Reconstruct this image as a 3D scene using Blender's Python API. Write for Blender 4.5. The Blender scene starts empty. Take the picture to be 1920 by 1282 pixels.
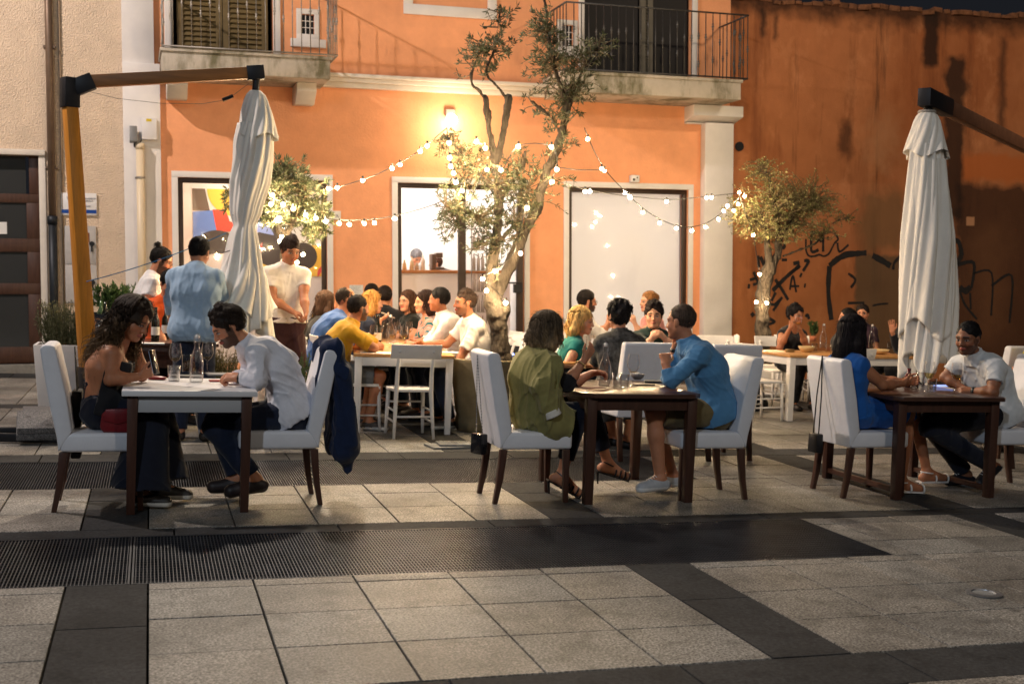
import bpy, bmesh, math, random
import numpy as np
from mathutils import Matrix, Vector

random.seed(7)
RNG = np.random.default_rng(11)
scene = bpy.context.scene
COL = scene.collection
R = math.radians

# ------------------------------------------------------------------ camera
F, CX, CY, CAM_H = 2250.0, 960.0, 641.0, 1.49        # focal length in photo pixels, photo centre, eye height


def nz(v):
    v = np.array(v, float)
    return v / np.linalg.norm(v)


_ry = nz((281 - CX, 499 - CY, F))
_rx = nz((8770 - CX, 800 - CY, F))
_rx = nz(_rx - _rx.dot(_ry) * _ry)
_rz = np.cross(_rx, _ry)
MC = np.array([_rx, _ry, _rz])                       # world (paving frame) from camera axes
CAMP = np.array((0.0, 0.0, CAM_H))
cam_d = bpy.data.cameras.new('camera')
cam = bpy.data.objects.new('camera', cam_d)
COL.objects.link(cam)
cam_d.sensor_width = 36.0
cam_d.lens = F / 1920 * 36
cam_d.clip_start = 0.05
cam_d.clip_end = 600
_cr, _cu, _cb = MC[:, 0], -MC[:, 1], -MC[:, 2]
cam.matrix_world = Matrix([[_cr[i], _cu[i], _cb[i], CAMP[i]] for i in range(3)] + [[0, 0, 0, 1]])
cam_d.dof.use_dof = True
cam_d.dof.focus_distance = 8.0
cam_d.dof.aperture_fstop = 3.5
scene.camera = cam

# ------------------------------------------------------------------ world and light
wd = bpy.data.worlds.new('World')
scene.world = wd
wd.use_nodes = True
wn = wd.node_tree.nodes
bg = wn['Background']
bg.inputs['Color'].default_value = (0.105, 0.115, 0.145, 1)   # night sky, faint town glow
bg.inputs['Strength'].default_value = 0.062
scene.view_settings.view_transform = 'Standard'
scene.view_settings.look = 'None'
scene.view_settings.exposure = 0.65
scene.view_settings.gamma = 1.0
scene.render.engine = 'CYCLES'
scene.cycles.use_denoising = True
scene.cycles.max_bounces = 7
scene.cycles.transparent_max_bounces = 12
scene.cycles.transmission_bounces = 8
scene.cycles.sample_clamp_indirect = 4.0
scene.cycles.caustics_refractive = False
scene.cycles.caustics_reflective = False


def lamp(name, loc, power, color, radius=.1, kind='POINT', aim=None, spot=120, blend=.6):
    d = bpy.data.lights.new(name, kind)
    d.energy = power
    d.color = color
    d.shadow_soft_size = radius
    o = bpy.data.objects.new(name, d)
    COL.objects.link(o)
    o.location = loc
    if kind == 'SPOT':
        d.spot_size = R(spot)
        d.spot_blend = blend
        v = Vector(aim) - Vector(loc)
        o.rotation_euler = v.to_track_quat('-Z', 'Y').to_euler()
    return o


# street lamps of the square (their poles stand outside the picture)
lamp('street_and_fill_light', (-6.2, 12.4, 9.0), 2300, (1.0, .84, .74), .12, 'SPOT', (2.0, 12.5, 0), 120, .5)
lamp('street_and_fill_light', (-6.0, -5.0, 9.0), 1250, (.80, .90, 1.0), .30, 'SPOT', (2.2, 9.5, .5), 80, .7)
lamp('street_and_fill_light', (8.0, -6.0, 9.0), 700, (1.0, .86, .68), .30, 'SPOT', (4.5, 8.0, .5), 80, .7)
lamp('street_and_fill_light', (11.8, 6.5, 9.0), 1150, (1.0, .76, .50), .20, 'SPOT', (12.0, 17.0, 2.5), 110, .8)



# ------------------------------------------------------------------ pixel helpers (photo pixels, 1920 x 1282)
def ray(x, y):
    return MC @ np.array(((x - CX) / F, (y - CY) / F, 1.0))


def G(x, y, z=0.0):
    r = ray(x, y)
    return CAMP + r * ((z - CAM_H) / r[2])


def J(x, y, Y):
    r = ray(x, y)
    return CAMP + r * (Y / r[1])


# building frame: its floor is level while the square slopes
_up = nz((0, -F, -(CY - 525)))
_xb = nz((8040 - CX, 525 - CY, F))
_xb = nz(_xb - _xb.dot(_up) * _up)
BU, BX = MC @ _up, MC @ _xb
BY = np.cross(BU, BX)
BO = G(40, 698)
BM = Matrix([[BX[i], BY[i], BU[i], BO[i]] for i in range(3)] + [[0, 0, 0, 1]])


def FL(x, y, off=0.0):
    """photo pixel -> (x, z) on the facade plane (off < 0: in front of it)"""
    r = ray(x, y)
    t = ((BO - CAMP).dot(BY) + off) / r.dot(BY)
    p = CAMP + r * t - BO
    return p.dot(BX), p.dot(BU)


def BW(x, y, z):
    """building coordinates -> world"""
    return BO + BX * x + BY * y + BU * z


# added fill spot, unseen above the frame, to brighten the paving among the tables
lamp('street_and_fill_light', BW(3.6, -1.6, 8.6), 1900, (1.0, .83, .64), .15, 'SPOT', (2.6, 8.8, 0), 52, .7)


# ------------------------------------------------------------------ materials
MATS = {}


def lin(c):
    """sRGB 0-255 triple -> linear"""
    out = []
    for v in c:
        v /= 255.0
        out.append(v / 12.92 if v <= .04045 else ((v + .055) / 1.055) ** 2.4)
    return tuple(out)


def mat(name, color=(.5, .5, .5), rough=.6, metal=0.0, var=0.0, vscale=8.0, bump=0.0, bscale=60.0, bdist=.004, emis=0.0,
        trans=0.0, attr=False, spec=.5, alpha=1.0, ecolor=None, stretch=None, sheen=0.0, coat=0.0, ior=1.45, wrinkle=0.0, wscale=9.0):
    if name in MATS:
        return MATS[name]
    m = bpy.data.materials.new(name)
    MATS[name] = m
    m.use_nodes = True
    nt = m.node_tree
    N, L = nt.nodes, nt.links
    b = N['Principled BSDF']
    b.inputs['Roughness'].default_value = rough
    b.inputs['Metallic'].default_value = metal
    b.inputs['Specular IOR Level'].default_value = spec
    b.inputs['Transmission Weight'].default_value = trans
    b.inputs['IOR'].default_value = ior
    b.inputs['Alpha'].default_value = alpha
    b.inputs['Sheen Weight'].default_value = sheen
    b.inputs['Coat Weight'].default_value = coat
    if emis:
        b.inputs['Emission Color'].default_value = (*(ecolor or color), 1)
        b.inputs['Emission Strength'].default_value = emis
    tc = N.new('ShaderNodeTexCoord')
    src = tc.outputs['Object']
    if stretch:
        mp = N.new('ShaderNodeMapping')
        mp.inputs['Scale'].default_value = stretch
        L.new(src, mp.inputs['Vector'])
        src = mp.outputs['Vector']
    base = None
    if attr:
        a = N.new('ShaderNodeVertexColor')
        a.layer_name = 'col'
        base = a.outputs['Color']
    if var:
        n = N.new('ShaderNodeTexNoise')
        n.inputs['Scale'].default_value = vscale
        n.inputs['Detail'].default_value = 6
        n.inputs['Roughness'].default_value = .65
        L.new(src, n.inputs['Vector'])
        mr = N.new('ShaderNodeMapRange')
        mr.inputs['From Min'].default_value = .3
        mr.inputs['From Max'].default_value = .7
        mr.inputs['To Min'].default_value = 1 - var
        mr.inputs['To Max'].default_value = 1 + var
        L.new(n.outputs['Fac'], mr.inputs['Value'])
        mx = N.new('ShaderNodeVectorMath')
        mx.operation = 'SCALE'
        if base is not None:
            L.new(base, mx.inputs[0])
        else:
            mx.inputs[0].default_value = color
        L.new(mr.outputs['Result'], mx.inputs['Scale'])
        L.new(mx.outputs['Vector'], b.inputs['Base Color'])
    elif base is not None:
        L.new(base, b.inputs['Base Color'])
    else:
        b.inputs['Base Color'].default_value = (*color, 1)
    if bump:
        n = N.new('ShaderNodeTexNoise')
        n.inputs['Scale'].default_value = bscale
        n.inputs['Detail'].default_value = 4
        L.new(src, n.inputs['Vector'])
        bp = N.new('ShaderNodeBump')
        bp.inputs['Strength'].default_value = bump
        bp.inputs['Distance'].default_value = bdist
        L.new(n.outputs['Fac'], bp.inputs['Height'])
        L.new(bp.outputs['Normal'], b.inputs['Normal'])
        if wrinkle:
            mp2 = N.new('ShaderNodeMapping')
            mp2.inputs['Scale'].default_value = (1, 1, .55)
            mp2.inputs['Rotation'].default_value = (.5, .3, 0)
            L.new(tc.outputs['Object'], mp2.inputs['Vector'])
            w = N.new('ShaderNodeTexNoise')
            w.noise_type = 'RIDGED_MULTIFRACTAL'
            w.inputs['Scale'].default_value = wscale
            w.inputs['Detail'].default_value = 2.5
            w.inputs['Distortion'].default_value = .6
            L.new(mp2.outputs['Vector'], w.inputs['Vector'])
            b2 = N.new('ShaderNodeBump')
            b2.inputs['Strength'].default_value = wrinkle
            b2.inputs['Distance'].default_value = .010
            L.new(w.outputs['Fac'], b2.inputs['Height'])
            L.new(bp.outputs['Normal'], b2.inputs['Normal'])
            L.new(b2.outputs['Normal'], b.inputs['Normal'])
    return m


def cloth(name, rgb, **k):
    a = dict(rough=.85, var=.10, vscale=14, bump=.5, bscale=320, bdist=.0012, spec=.25, sheen=.15, wrinkle=.8, wscale=12.0)
    a.update(k)
    return mat(name, lin(rgb), **a)


# ------------------------------------------------------------------ mesh builder
class MB:
    def __init__(s):
        s.v, s.f, s.m = [], [], []
        s.mi = 0

    def add(s, vs, fs):
        o = len(s.v)
        s.v += [tuple(float(c) for c in v) for v in vs]
        for f in fs:
            s.f.append([o + i for i in f])
            s.m.append(s.mi)
        return s

    def box(s, x0, y0, z0, x1, y1, z1, M=None):
        vs = [(x, y, z) for z in (z0, z1) for y in (y0, y1) for x in (x0, x1)]
        if M is not None:
            vs = [tuple(M @ Vector(v)) for v in vs]
        return s.add(vs, [(0, 2, 3, 1), (4, 5, 7, 6), (0, 1, 5, 4), (2, 6, 7, 3), (0, 4, 6, 2), (1, 3, 7, 5)])

    def bar(s, a, b, w, h=None, up=(0, 0, 1), w2=None, h2=None):
        """rectangular bar from a to b, section w (sideways) x h (along up)"""
        h = h or w
        w2 = w2 or w
        h2 = h2 or h
        a, b = np.array(a, float), np.array(b, float)
        d = nz(b - a)
        u = np.array(up, float)
        if abs(d.dot(nz(u))) > .97:
            u = np.array((0, 1.0, 0)) if abs(d[1]) < .9 else np.array((1.0, 0, 0))
        l = nz(np.cross(u, d))
        u = np.cross(d, l)
        vs = []
        for p, ww, hh in ((a, w, h), (b, w2, h2)):
            for i, j in ((-1, -1), (1, -1), (1, 1), (-1, 1)):
                vs.append(p + l * ww / 2 * i + u * hh / 2 * j)
        return s.add(vs, [(3, 2, 1, 0), (4, 5, 6, 7), (0, 1, 5, 4), (1, 2, 6, 5), (2, 3, 7, 6), (3, 0, 4, 7)])

    def tube(s, pts, rad, n=8, cap=True):
        pts = [np.array(p, float) for p in pts]
        k = len(pts)
        if not hasattr(rad, '__len__'):
            rad = [rad] * k
        ref = None
        rings = []
        for i in range(k):
            d = nz(pts[min(i + 1, k - 1)] - pts[max(i - 1, 0)] + 1e-9)
            if ref is None:
                ref = np.array((0, 0, 1.0)) if abs(d[2]) < .9 else np.array((1.0, 0, 0))
            x = nz(np.cross(d, ref))
            y = np.cross(x, d)
            ref = nz(y)
            for j in range(n):
                t = 2 * math.pi * j / n
                rings.append(pts[i] + (x * math.cos(t) + y * math.sin(t)) * rad[i])
        fs = []
        for i in range(k - 1):
            for j in range(n):
                j2 = (j + 1) % n
                fs.append((i * n + j, i * n + j2, (i + 1) * n + j2, (i + 1) * n + j))
        if cap:
            fs.append(tuple(range(n - 1, -1, -1)))
            fs.append(tuple((k - 1) * n + j for j in range(n)))
        return s.add(rings, fs)

    def lathe(s, prof, n=24, c=(0, 0, 0), cap0=False, cap1=False):
        vs = []
        for r, z in prof:
            for j in range(n):
                t = 2 * math.pi * j / n
                vs.append((c[0] + r * math.cos(t), c[1] + r * math.sin(t), c[2] + z))
        fs = []
        k = len(prof)
        for i in range(k - 1):
            for j in range(n):
                j2 = (j + 1) % n
                fs.append((i * n + j, i * n + j2, (i + 1) * n + j2, (i + 1) * n + j))
        if cap0:
            fs.append(tuple(range(n - 1, -1, -1)))
        if cap1:
            fs.append(tuple((k - 1) * n + j for j in range(n)))
        return s.add(vs, fs)

    def prism(s, poly, a, b, fn):
        """polygon poly of (p, q), extruded from a to b; fn(p, q, t) -> xyz"""
        n = len(poly)
        vs = [fn(p, q, a) for p, q in poly] + [fn(p, q, b) for p, q in poly]
        fs = [tuple(range(n - 1, -1, -1)), tuple(range(n, 2 * n))]
        fs += [(i, (i + 1) % n, n + (i + 1) % n, n + i) for i in range(n)]
        return s.add(vs, fs)

    def sphere(s, c, r, n=10, m=7, sc=(1, 1, 1)):
        vs = [(c[0], c[1], c[2] - r * sc[2])]
        for i in range(1, m):
            a = -math.pi / 2 + math.pi * i / m
            for j in range(n):
                t = 2 * math.pi * j / n
                vs.append((c[0] + r * sc[0] * math.cos(a) * math.cos(t), c[1] + r * sc[1] * math.cos(a) * math.sin(t), c[2] + r * sc[2] * math.sin(a)))
        vs.append((c[0], c[1], c[2] + r * sc[2]))
        fs = [(0, 1 + (j + 1) % n, 1 + j) for j in range(n)]
        for i in range(m - 2):
            for j in range(n):
                a, b = 1 + i * n + j, 1 + i * n + (j + 1) % n
                fs.append((a, b, b + n, a + n))
        t = len(vs) - 1
        o = 1 + (m - 2) * n
        fs += [(o + j, o + (j + 1) % n, t) for j in range(n)]
        return s.add(vs, fs)

    def build(s, name, mats, parent=None, bevel=0.0, smooth=False, seg=2, fix=True, sub=0):
        me = bpy.data.meshes.new(name)
        me.from_pydata(s.v, [], s.f)
        if not isinstance(mats, (list, tuple)):
            mats = [mats]
        for m in mats:
            me.materials.append(m)
        if len(mats) > 1:
            me.polygons.foreach_set('material_index', s.m)
        if fix or bevel:
            bm = bmesh.new()
            bm.from_mesh(me)
            if fix:
                bmesh.ops.recalc_face_normals(bm, faces=bm.faces)
            if bevel:
                es = [e for e in bm.edges if len(e.link_faces) == 2 and e.calc_face_angle(0) > .6]
                bmesh.ops.bevel(bm, geom=es, offset=bevel, segments=seg, profile=.5, affect='EDGES', clamp_overlap=True)
            bm.to_mesh(me)
            bm.free()
        o = bpy.data.objects.new(name, me)
        COL.objects.link(o)
        if parent is not None:
            o.parent = parent
        if smooth or bevel:
            me.polygons.foreach_set('use_smooth', [True] * len(me.polygons))
        if bevel and not smooth:
            me.set_sharp_from_angle(angle=R(40))
        if sub:
            md = o.modifiers.new('sub', 'SUBSURF')
            md.levels = md.render_levels = sub
        return o


def tag(o, label=None, cat=None, group=None, kind=None):
    if label:
        o['label'] = label
    if cat:
        o['category'] = cat
    if group:
        o['group'] = group
    if kind:
        o['kind'] = kind
    return o


def thing(name, label, cat, loc=(0, 0, 0), rz=0.0, group=None, mw=None):
    o = bpy.data.objects.new(name, None)
    o.empty_display_size = .1
    COL.objects.link(o)
    if mw is not None:
        o.matrix_world = mw
    else:
        o.location = tuple(float(c) for c in loc)
        o.rotation_euler = (0, 0, rz)
    return tag(o, label, cat, group)


def dup(root, loc, rz, label, group=None):
    """a copy of a thing with copies of its parts and sub-parts"""
    r = root.copy()
    COL.objects.link(r)
    r.location = tuple(float(c) for c in loc)
    r.rotation_euler = (0, 0, rz)
    tag(r, label, None, group)

    def kids(src, dst):
        for ch in list(src.children):
            c = ch.copy()
            COL.objects.link(c)
            c.parent = dst
            kids(ch, c)
    kids(root, r)
    return r


# ------------------------------------------------------------------ smooth bodies: distance fields meshed with surface nets
class SDF:
    def __init__(s):
        s.P = []

    def cap(s, a, b, ra, rb=None, k=.03, flat=0, op=0):
        """tapered capsule; flat=1 cuts both ends flat; op 0 union, 1 subtract"""
        s.P.append(('c', np.array(a, float), np.array(b, float), ra, ra if rb is None else rb, k, flat, op))
        return s

    def sph(s, c, r, k=.03, op=0):
        c = np.array(c, float)
        return s.cap(c, c + (0, 0, 1e-4), r, r, k, 0, op)

    def ell(s, c, Rm, rad, k=.03, op=0):
        s.P.append(('e', np.array(c, float), np.array(Rm, float), np.array(rad, float), None, k, 0, op))
        return s

    def clip(s, p, n, k=.0):
        """drop everything on the side n points to"""
        s.P.append(('p', np.array(p, float), nz(n), None, None, k, 0, 2))
        return s

    def mesh(s, h, noise=None, pad=.02):
        lo, hi = np.full(3, 1e9), np.full(3, -1e9)
        for t, a, b, ra, rb, k, fl, op in s.P:
            if op:
                continue
            if t == 'c':
                r = max(ra, rb)
                lo = np.minimum(lo, np.minimum(a, b) - r)
                hi = np.maximum(hi, np.maximum(a, b) + r)
            else:
                r = ra.max()
                lo = np.minimum(lo, a - r)
                hi = np.maximum(hi, a + r)
        lo -= pad + 2 * h
        hi += pad + 2 * h
        n = np.ceil((hi - lo) / h).astype(int) + 1
        D = np.full(n, 1.0, np.float32)
        ax = [(lo[i] + h * np.arange(n[i])).astype(np.float32) for i in range(3)]
        for t, a, b, ra, rb, k, fl, op in s.P:
            if t == 'p':
                d = ((ax[0] - a[0]) * b[0])[:, None, None] + ((ax[1] - a[1]) * b[1])[None, :, None] + ((ax[2] - a[2]) * b[2])[None, None, :]
                np.maximum(D, d.astype(np.float32), out=D)
                continue
            r = max(ra, rb) if t == 'c' else ra.max()
            q0 = (np.minimum(a, b) if t == 'c' else a) - r - k - 3 * h
            q1 = (np.maximum(a, b) if t == 'c' else a) + r + k + 3 * h
            i0 = np.clip(np.floor((q0 - lo) / h).astype(int), 0, n - 1)
            i1 = np.clip(np.ceil((q1 - lo) / h).astype(int) + 1, 1, n)
            if (i1 <= i0).any():
                continue
            sl = tuple(slice(i0[i], i1[i]) for i in range(3))
            X = ax[0][sl[0]][:, None, None] - np.float32(a[0])
            Y = ax[1][sl[1]][None, :, None] - np.float32(a[1])
            Z = ax[2][sl[2]][None, None, :] - np.float32(a[2])
            if t == 'c':
                v = (b - a).astype(np.float32)
                L2 = float(v.dot(v)) + 1e-12
                tt = (X * v[0] + Y * v[1] + Z * v[2]) / L2
                tc = np.clip(tt, 0, 1)
                d = np.sqrt((X - v[0] * tc) ** 2 + (Y - v[1] * tc) ** 2 + (Z - v[2] * tc) ** 2)
                if fl:
                    d = np.sqrt((X - v[0] * tt) ** 2 + (Y - v[1] * tt) ** 2 + (Z - v[2] * tt) ** 2)
                    d = d - (ra + (rb - ra) * tc)
                    L = math.sqrt(L2)
                    d = np.maximum(d, np.maximum((tt - 1) * L, -tt * L))
                else:
                    d = d - (ra + (rb - ra) * tc)
            else:
                Rm = b.astype(np.float32)
                k0 = k1 = 0
                for i in range(3):
                    c = (X * Rm[i, 0] + Y * Rm[i, 1] + Z * Rm[i, 2]) / np.float32(ra[i])
                    k0 = k0 + c * c
                    k1 = k1 + (c / np.float32(ra[i])) ** 2
                k0 = np.sqrt(k0)
                d = k0 * (k0 - 1) / np.sqrt(k1 + 1e-9)
            E = D[sl]
            k = max(k, 1e-4)
            if op == 0:
                hh = np.maximum(k - np.abs(E - d), 0) / k
                D[sl] = np.minimum(E, d) - hh * hh * (k * .25)
            else:
                d = -d
                hh = np.maximum(k - np.abs(E - d), 0) / k
                D[sl] = np.maximum(E, d) + hh * hh * (k * .25)
        if noise is not None:
            idx = np.nonzero(np.abs(D) < .03)
            p = np.stack([ax[i][idx[i]] for i in range(3)], 1)
            D[idx] += noise(p)
        return nets(D, lo, h)


def nets(D, lo, h):
    S = D < 0
    c = [S[i:S.shape[0] - 1 + i, j:S.shape[1] - 1 + j, k:S.shape[2] - 1 + k].astype(np.int8) for i in (0, 1) for j in (0, 1) for k in (0, 1)]
    tot = sum(c)
    act = np.nonzero((tot > 0) & (tot < 8))
    n = len(act[0])
    vid = np.full(tot.shape, -1, np.int32)
    vid[act] = np.arange(n)
    cv = np.stack([D[act[0] + i, act[1] + j, act[2] + k] for i in (0, 1) for j in (0, 1) for k in (0, 1)], 1)
    offs = np.array([(i, j, k) for i in (0, 1) for j in (0, 1) for k in (0, 1)], float)
    acc = np.zeros((n, 3))
    cnt = np.zeros(n)
    for a in range(8):
        for b in range(a + 1, 8):
            if abs(offs[a] - offs[b]).sum() != 1:
                continue
            m = (cv[:, a] < 0) != (cv[:, b] < 0)
            t = np.where(m, cv[:, a] / np.where(m, cv[:, a] - cv[:, b], 1), 0)
            acc += np.where(m[:, None], offs[a] + t[:, None] * (offs[b] - offs[a]), 0)
            cnt += m
    V = lo + h * (np.stack(act, 1) + acc / cnt[:, None])
    Q = []
    for axis in range(3):
        A = S if axis == 0 else np.moveaxis(S, axis, 0)
        e = A[1:] != A[:-1]
        vi = vid if axis == 0 else np.moveaxis(vid, axis, 0)
        ii, jj, kk = np.nonzero(e[:, 1:-1, 1:-1])
        jj += 1
        kk += 1
        q = np.stack([vi[ii, jj - 1, kk - 1], vi[ii, jj, kk - 1], vi[ii, jj, kk], vi[ii, jj - 1, kk]], 1)
        inside = A[ii, jj, kk]
        flip = inside if axis != 1 else ~inside
        q = np.where(flip[:, None], q, q[:, ::-1])
        Q.append(q)
    Q = np.concatenate(Q)
    Q = Q[(Q >= 0).all(1)]
    return V, Q


def np_obj(name, V, Fq, m, parent=None, origin=(0, 0, 0), colors=None, F3=None):
    """mesh object straight from numpy arrays; smooth shaded"""
    me = bpy.data.meshes.new(name)
    V = np.asarray(V, float) - np.array(origin, float)
    nq = len(Fq)
    me.vertices.add(len(V))
    me.vertices.foreach_set('co', V.astype(np.float32).ravel())
    me.loops.add(nq * 4)
    me.loops.foreach_set('vertex_index', np.asarray(Fq, np.int32).ravel())
    me.polygons.add(nq)
    me.polygons.foreach_set('loop_start', np.arange(nq, dtype=np.int32) * 4)
    me.update(calc_edges=True)
    me.validate()
    me.polygons.foreach_set('use_smooth', [True] * len(me.polygons))
    if colors is not None:
        a = me.color_attributes.new('col', 'FLOAT_COLOR', 'POINT')
        cc = np.ones((len(V), 4), np.float32)
        cc[:, :3] = colors
        a.data.foreach_set('color', cc.ravel())
    me.materials.append(m)
    o = bpy.data.objects.new(name, me)
    COL.objects.link(o)
    if parent is not None:
        o.parent = parent
    else:
        o.location = tuple(float(c) for c in origin)
    return o


def folds(amp, f=22, seed=0, dirv=(0, 0, 1), aniso=.35):
    """cloth: broad soft drape plus sharper creases in patches, stretched along dirv; mostly outward"""
    rg = np.random.default_rng(seed)
    d = nz(dirv)
    W = []
    for i in range(6):
        k = rg.normal(size=3)
        k = k / np.linalg.norm(k)
        k = k - d * k.dot(d) * (1 - aniso)
        W.append((k * f * rg.uniform(1.2, 2.6), rg.uniform(0, 6.28), rg.normal(size=3) * f * .45, rg.uniform(0, 6.28)))
    lowk = rg.normal(size=(3, 3)) * f * .35

    def fn(p):
        v = .25 * np.sin(p @ lowk.T).sum(1)
        for k, ph, k2, p2 in W:
            s_ = np.sin(p @ k + ph + 1.6 * np.sin(p @ k2 * .5 + p2))
            v = v + (1 - np.abs(s_)) ** 2.2 * np.clip(.2 + 1.1 * np.sin(p @ k2 + p2), 0, 1)
        return (-np.clip(v - .35, -.35, 2.2) * amp * .8).astype(np.float32)
    return fn


def tubes(paths, r0, r1, n=4):
    """many thin tapered tubes; paths (N, K, 3)"""
    P = np.asarray(paths, float)
    N, K = P.shape[:2]
    T = np.gradient(P, axis=1)
    T /= np.linalg.norm(T, axis=2, keepdims=True) + 1e-9
    ref = np.where(np.abs(T[:, :, 2:3]) > .9, np.array((1.0, 0, 0)), np.array((0, 0, 1.0)))
    X = np.cross(T, ref)
    X /= np.linalg.norm(X, axis=2, keepdims=True) + 1e-9
    Y = np.cross(T, X)
    rr = (r0 + (r1 - r0) * np.linspace(0, 1, K))[None, :, None]
    V = np.stack([P + rr * (X * math.cos(2 * math.pi * j / n) + Y * math.sin(2 * math.pi * j / n)) for j in range(n)], 2)  # N K n 3
    b = (np.arange(N)[:, None, None] * K + np.arange(K - 1)[None, :, None]) * n
    j = np.arange(n)[None, None, :]
    j2 = (j + 1) % n
    Q = np.stack([b + j, b + j2, b + n + j2, b + n + j], -1).reshape(-1, 4)
    return V.reshape(-1, 3), Q


def merge(parts):
    V, Q, o = [], [], 0
    for v, q in parts:
        V.append(v)
        Q.append(q + o)
        o += len(v)
    return np.concatenate(V), np.concatenate(Q)


# ------------------------------------------------------------------ people
UPZ = np.array((0, 0, 1.0))
SKIN = {'light': lin((214, 160, 130)), 'tan': lin((190, 130, 98)), 'olive': lin((170, 112, 80)), 'brown': lin((134, 88, 64))}


def ik(a, c, l1, l2, hint):
    """middle joint of a two-bone chain"""
    a, c = np.array(a, float), np.array(c, float)
    d = c - a
    L = min(np.linalg.norm(d), (l1 + l2) * .995)
    u = nz(d)
    x = (l1 * l1 - l2 * l2 + L * L) / (2 * L)
    y = math.sqrt(max(l1 * l1 - x * x, 1e-6))
    hv = np.array(hint, float)
    hv = nz(hv - u * hv.dot(u))
    return a + u * x + hv * y


def hand_prims(S, w, d, n, side, s=1.0, curl=.5, k=.012, spread=1.0, fine=True, fist=0):
    """palm, four fingers and a thumb; d = pointing direction, n = palm normal, side = direction of the thumb"""
    d = nz(d)
    n = nz(np.array(n, float) - d * np.dot(n, d))
    l = nz(np.cross(n, d))
    if np.dot(l, side) < 0:
        l = -l
    pe = w + d * .075 * s
    for a, r in ((-.028, .0125), (-.010, .0135), (.009, .0135), (.027, .013)):
        S.cap(w + d * .012 * s + l * a * .6 * s, pe + l * a * s, r * s, r * .92 * s, .018)
    for a, L, cc in ((-.031, .068, 1.15), (-.011, .081, 1.05), (.010, .085, 1.0), (.031, .077, .9)):
        p = pe + l * a * s + d * .008 * s
        q = d + l * a * 2.2 * spread
        th = 0
        r = .0092 * s
        for seg, f in enumerate((.45, .32, .23)):
            th += curl * cc * (.8 if seg == 0 else 1.0)
            v = nz(nz(q) * math.cos(th) + n * math.sin(th))
            p2 = p + v * L * f * s
            S.cap(p, p2, r, r * .9, .006)
            p, r = p2, r * .9
    t0 = w + d * .022 * s + l * .024 * s
    v1 = nz(d * .75 + l * .75 + n * .25)
    t1 = t0 + v1 * .042 * s
    t2 = t1 + nz(d * .9 + l * .25 + n * (.2 + .35 * curl)) * .032 * s
    t3 = t2 + nz(d * .9 + l * .0 + n * (.2 + .55 * curl)) * .026 * s
    S.cap(t0, t1, .0145 * s, .0115 * s, .014)
    S.cap(t1, t2, .0108 * s, .0100 * s, .006)
    S.cap(t2, t3, .0100 * s, .0085 * s, .006)


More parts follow.
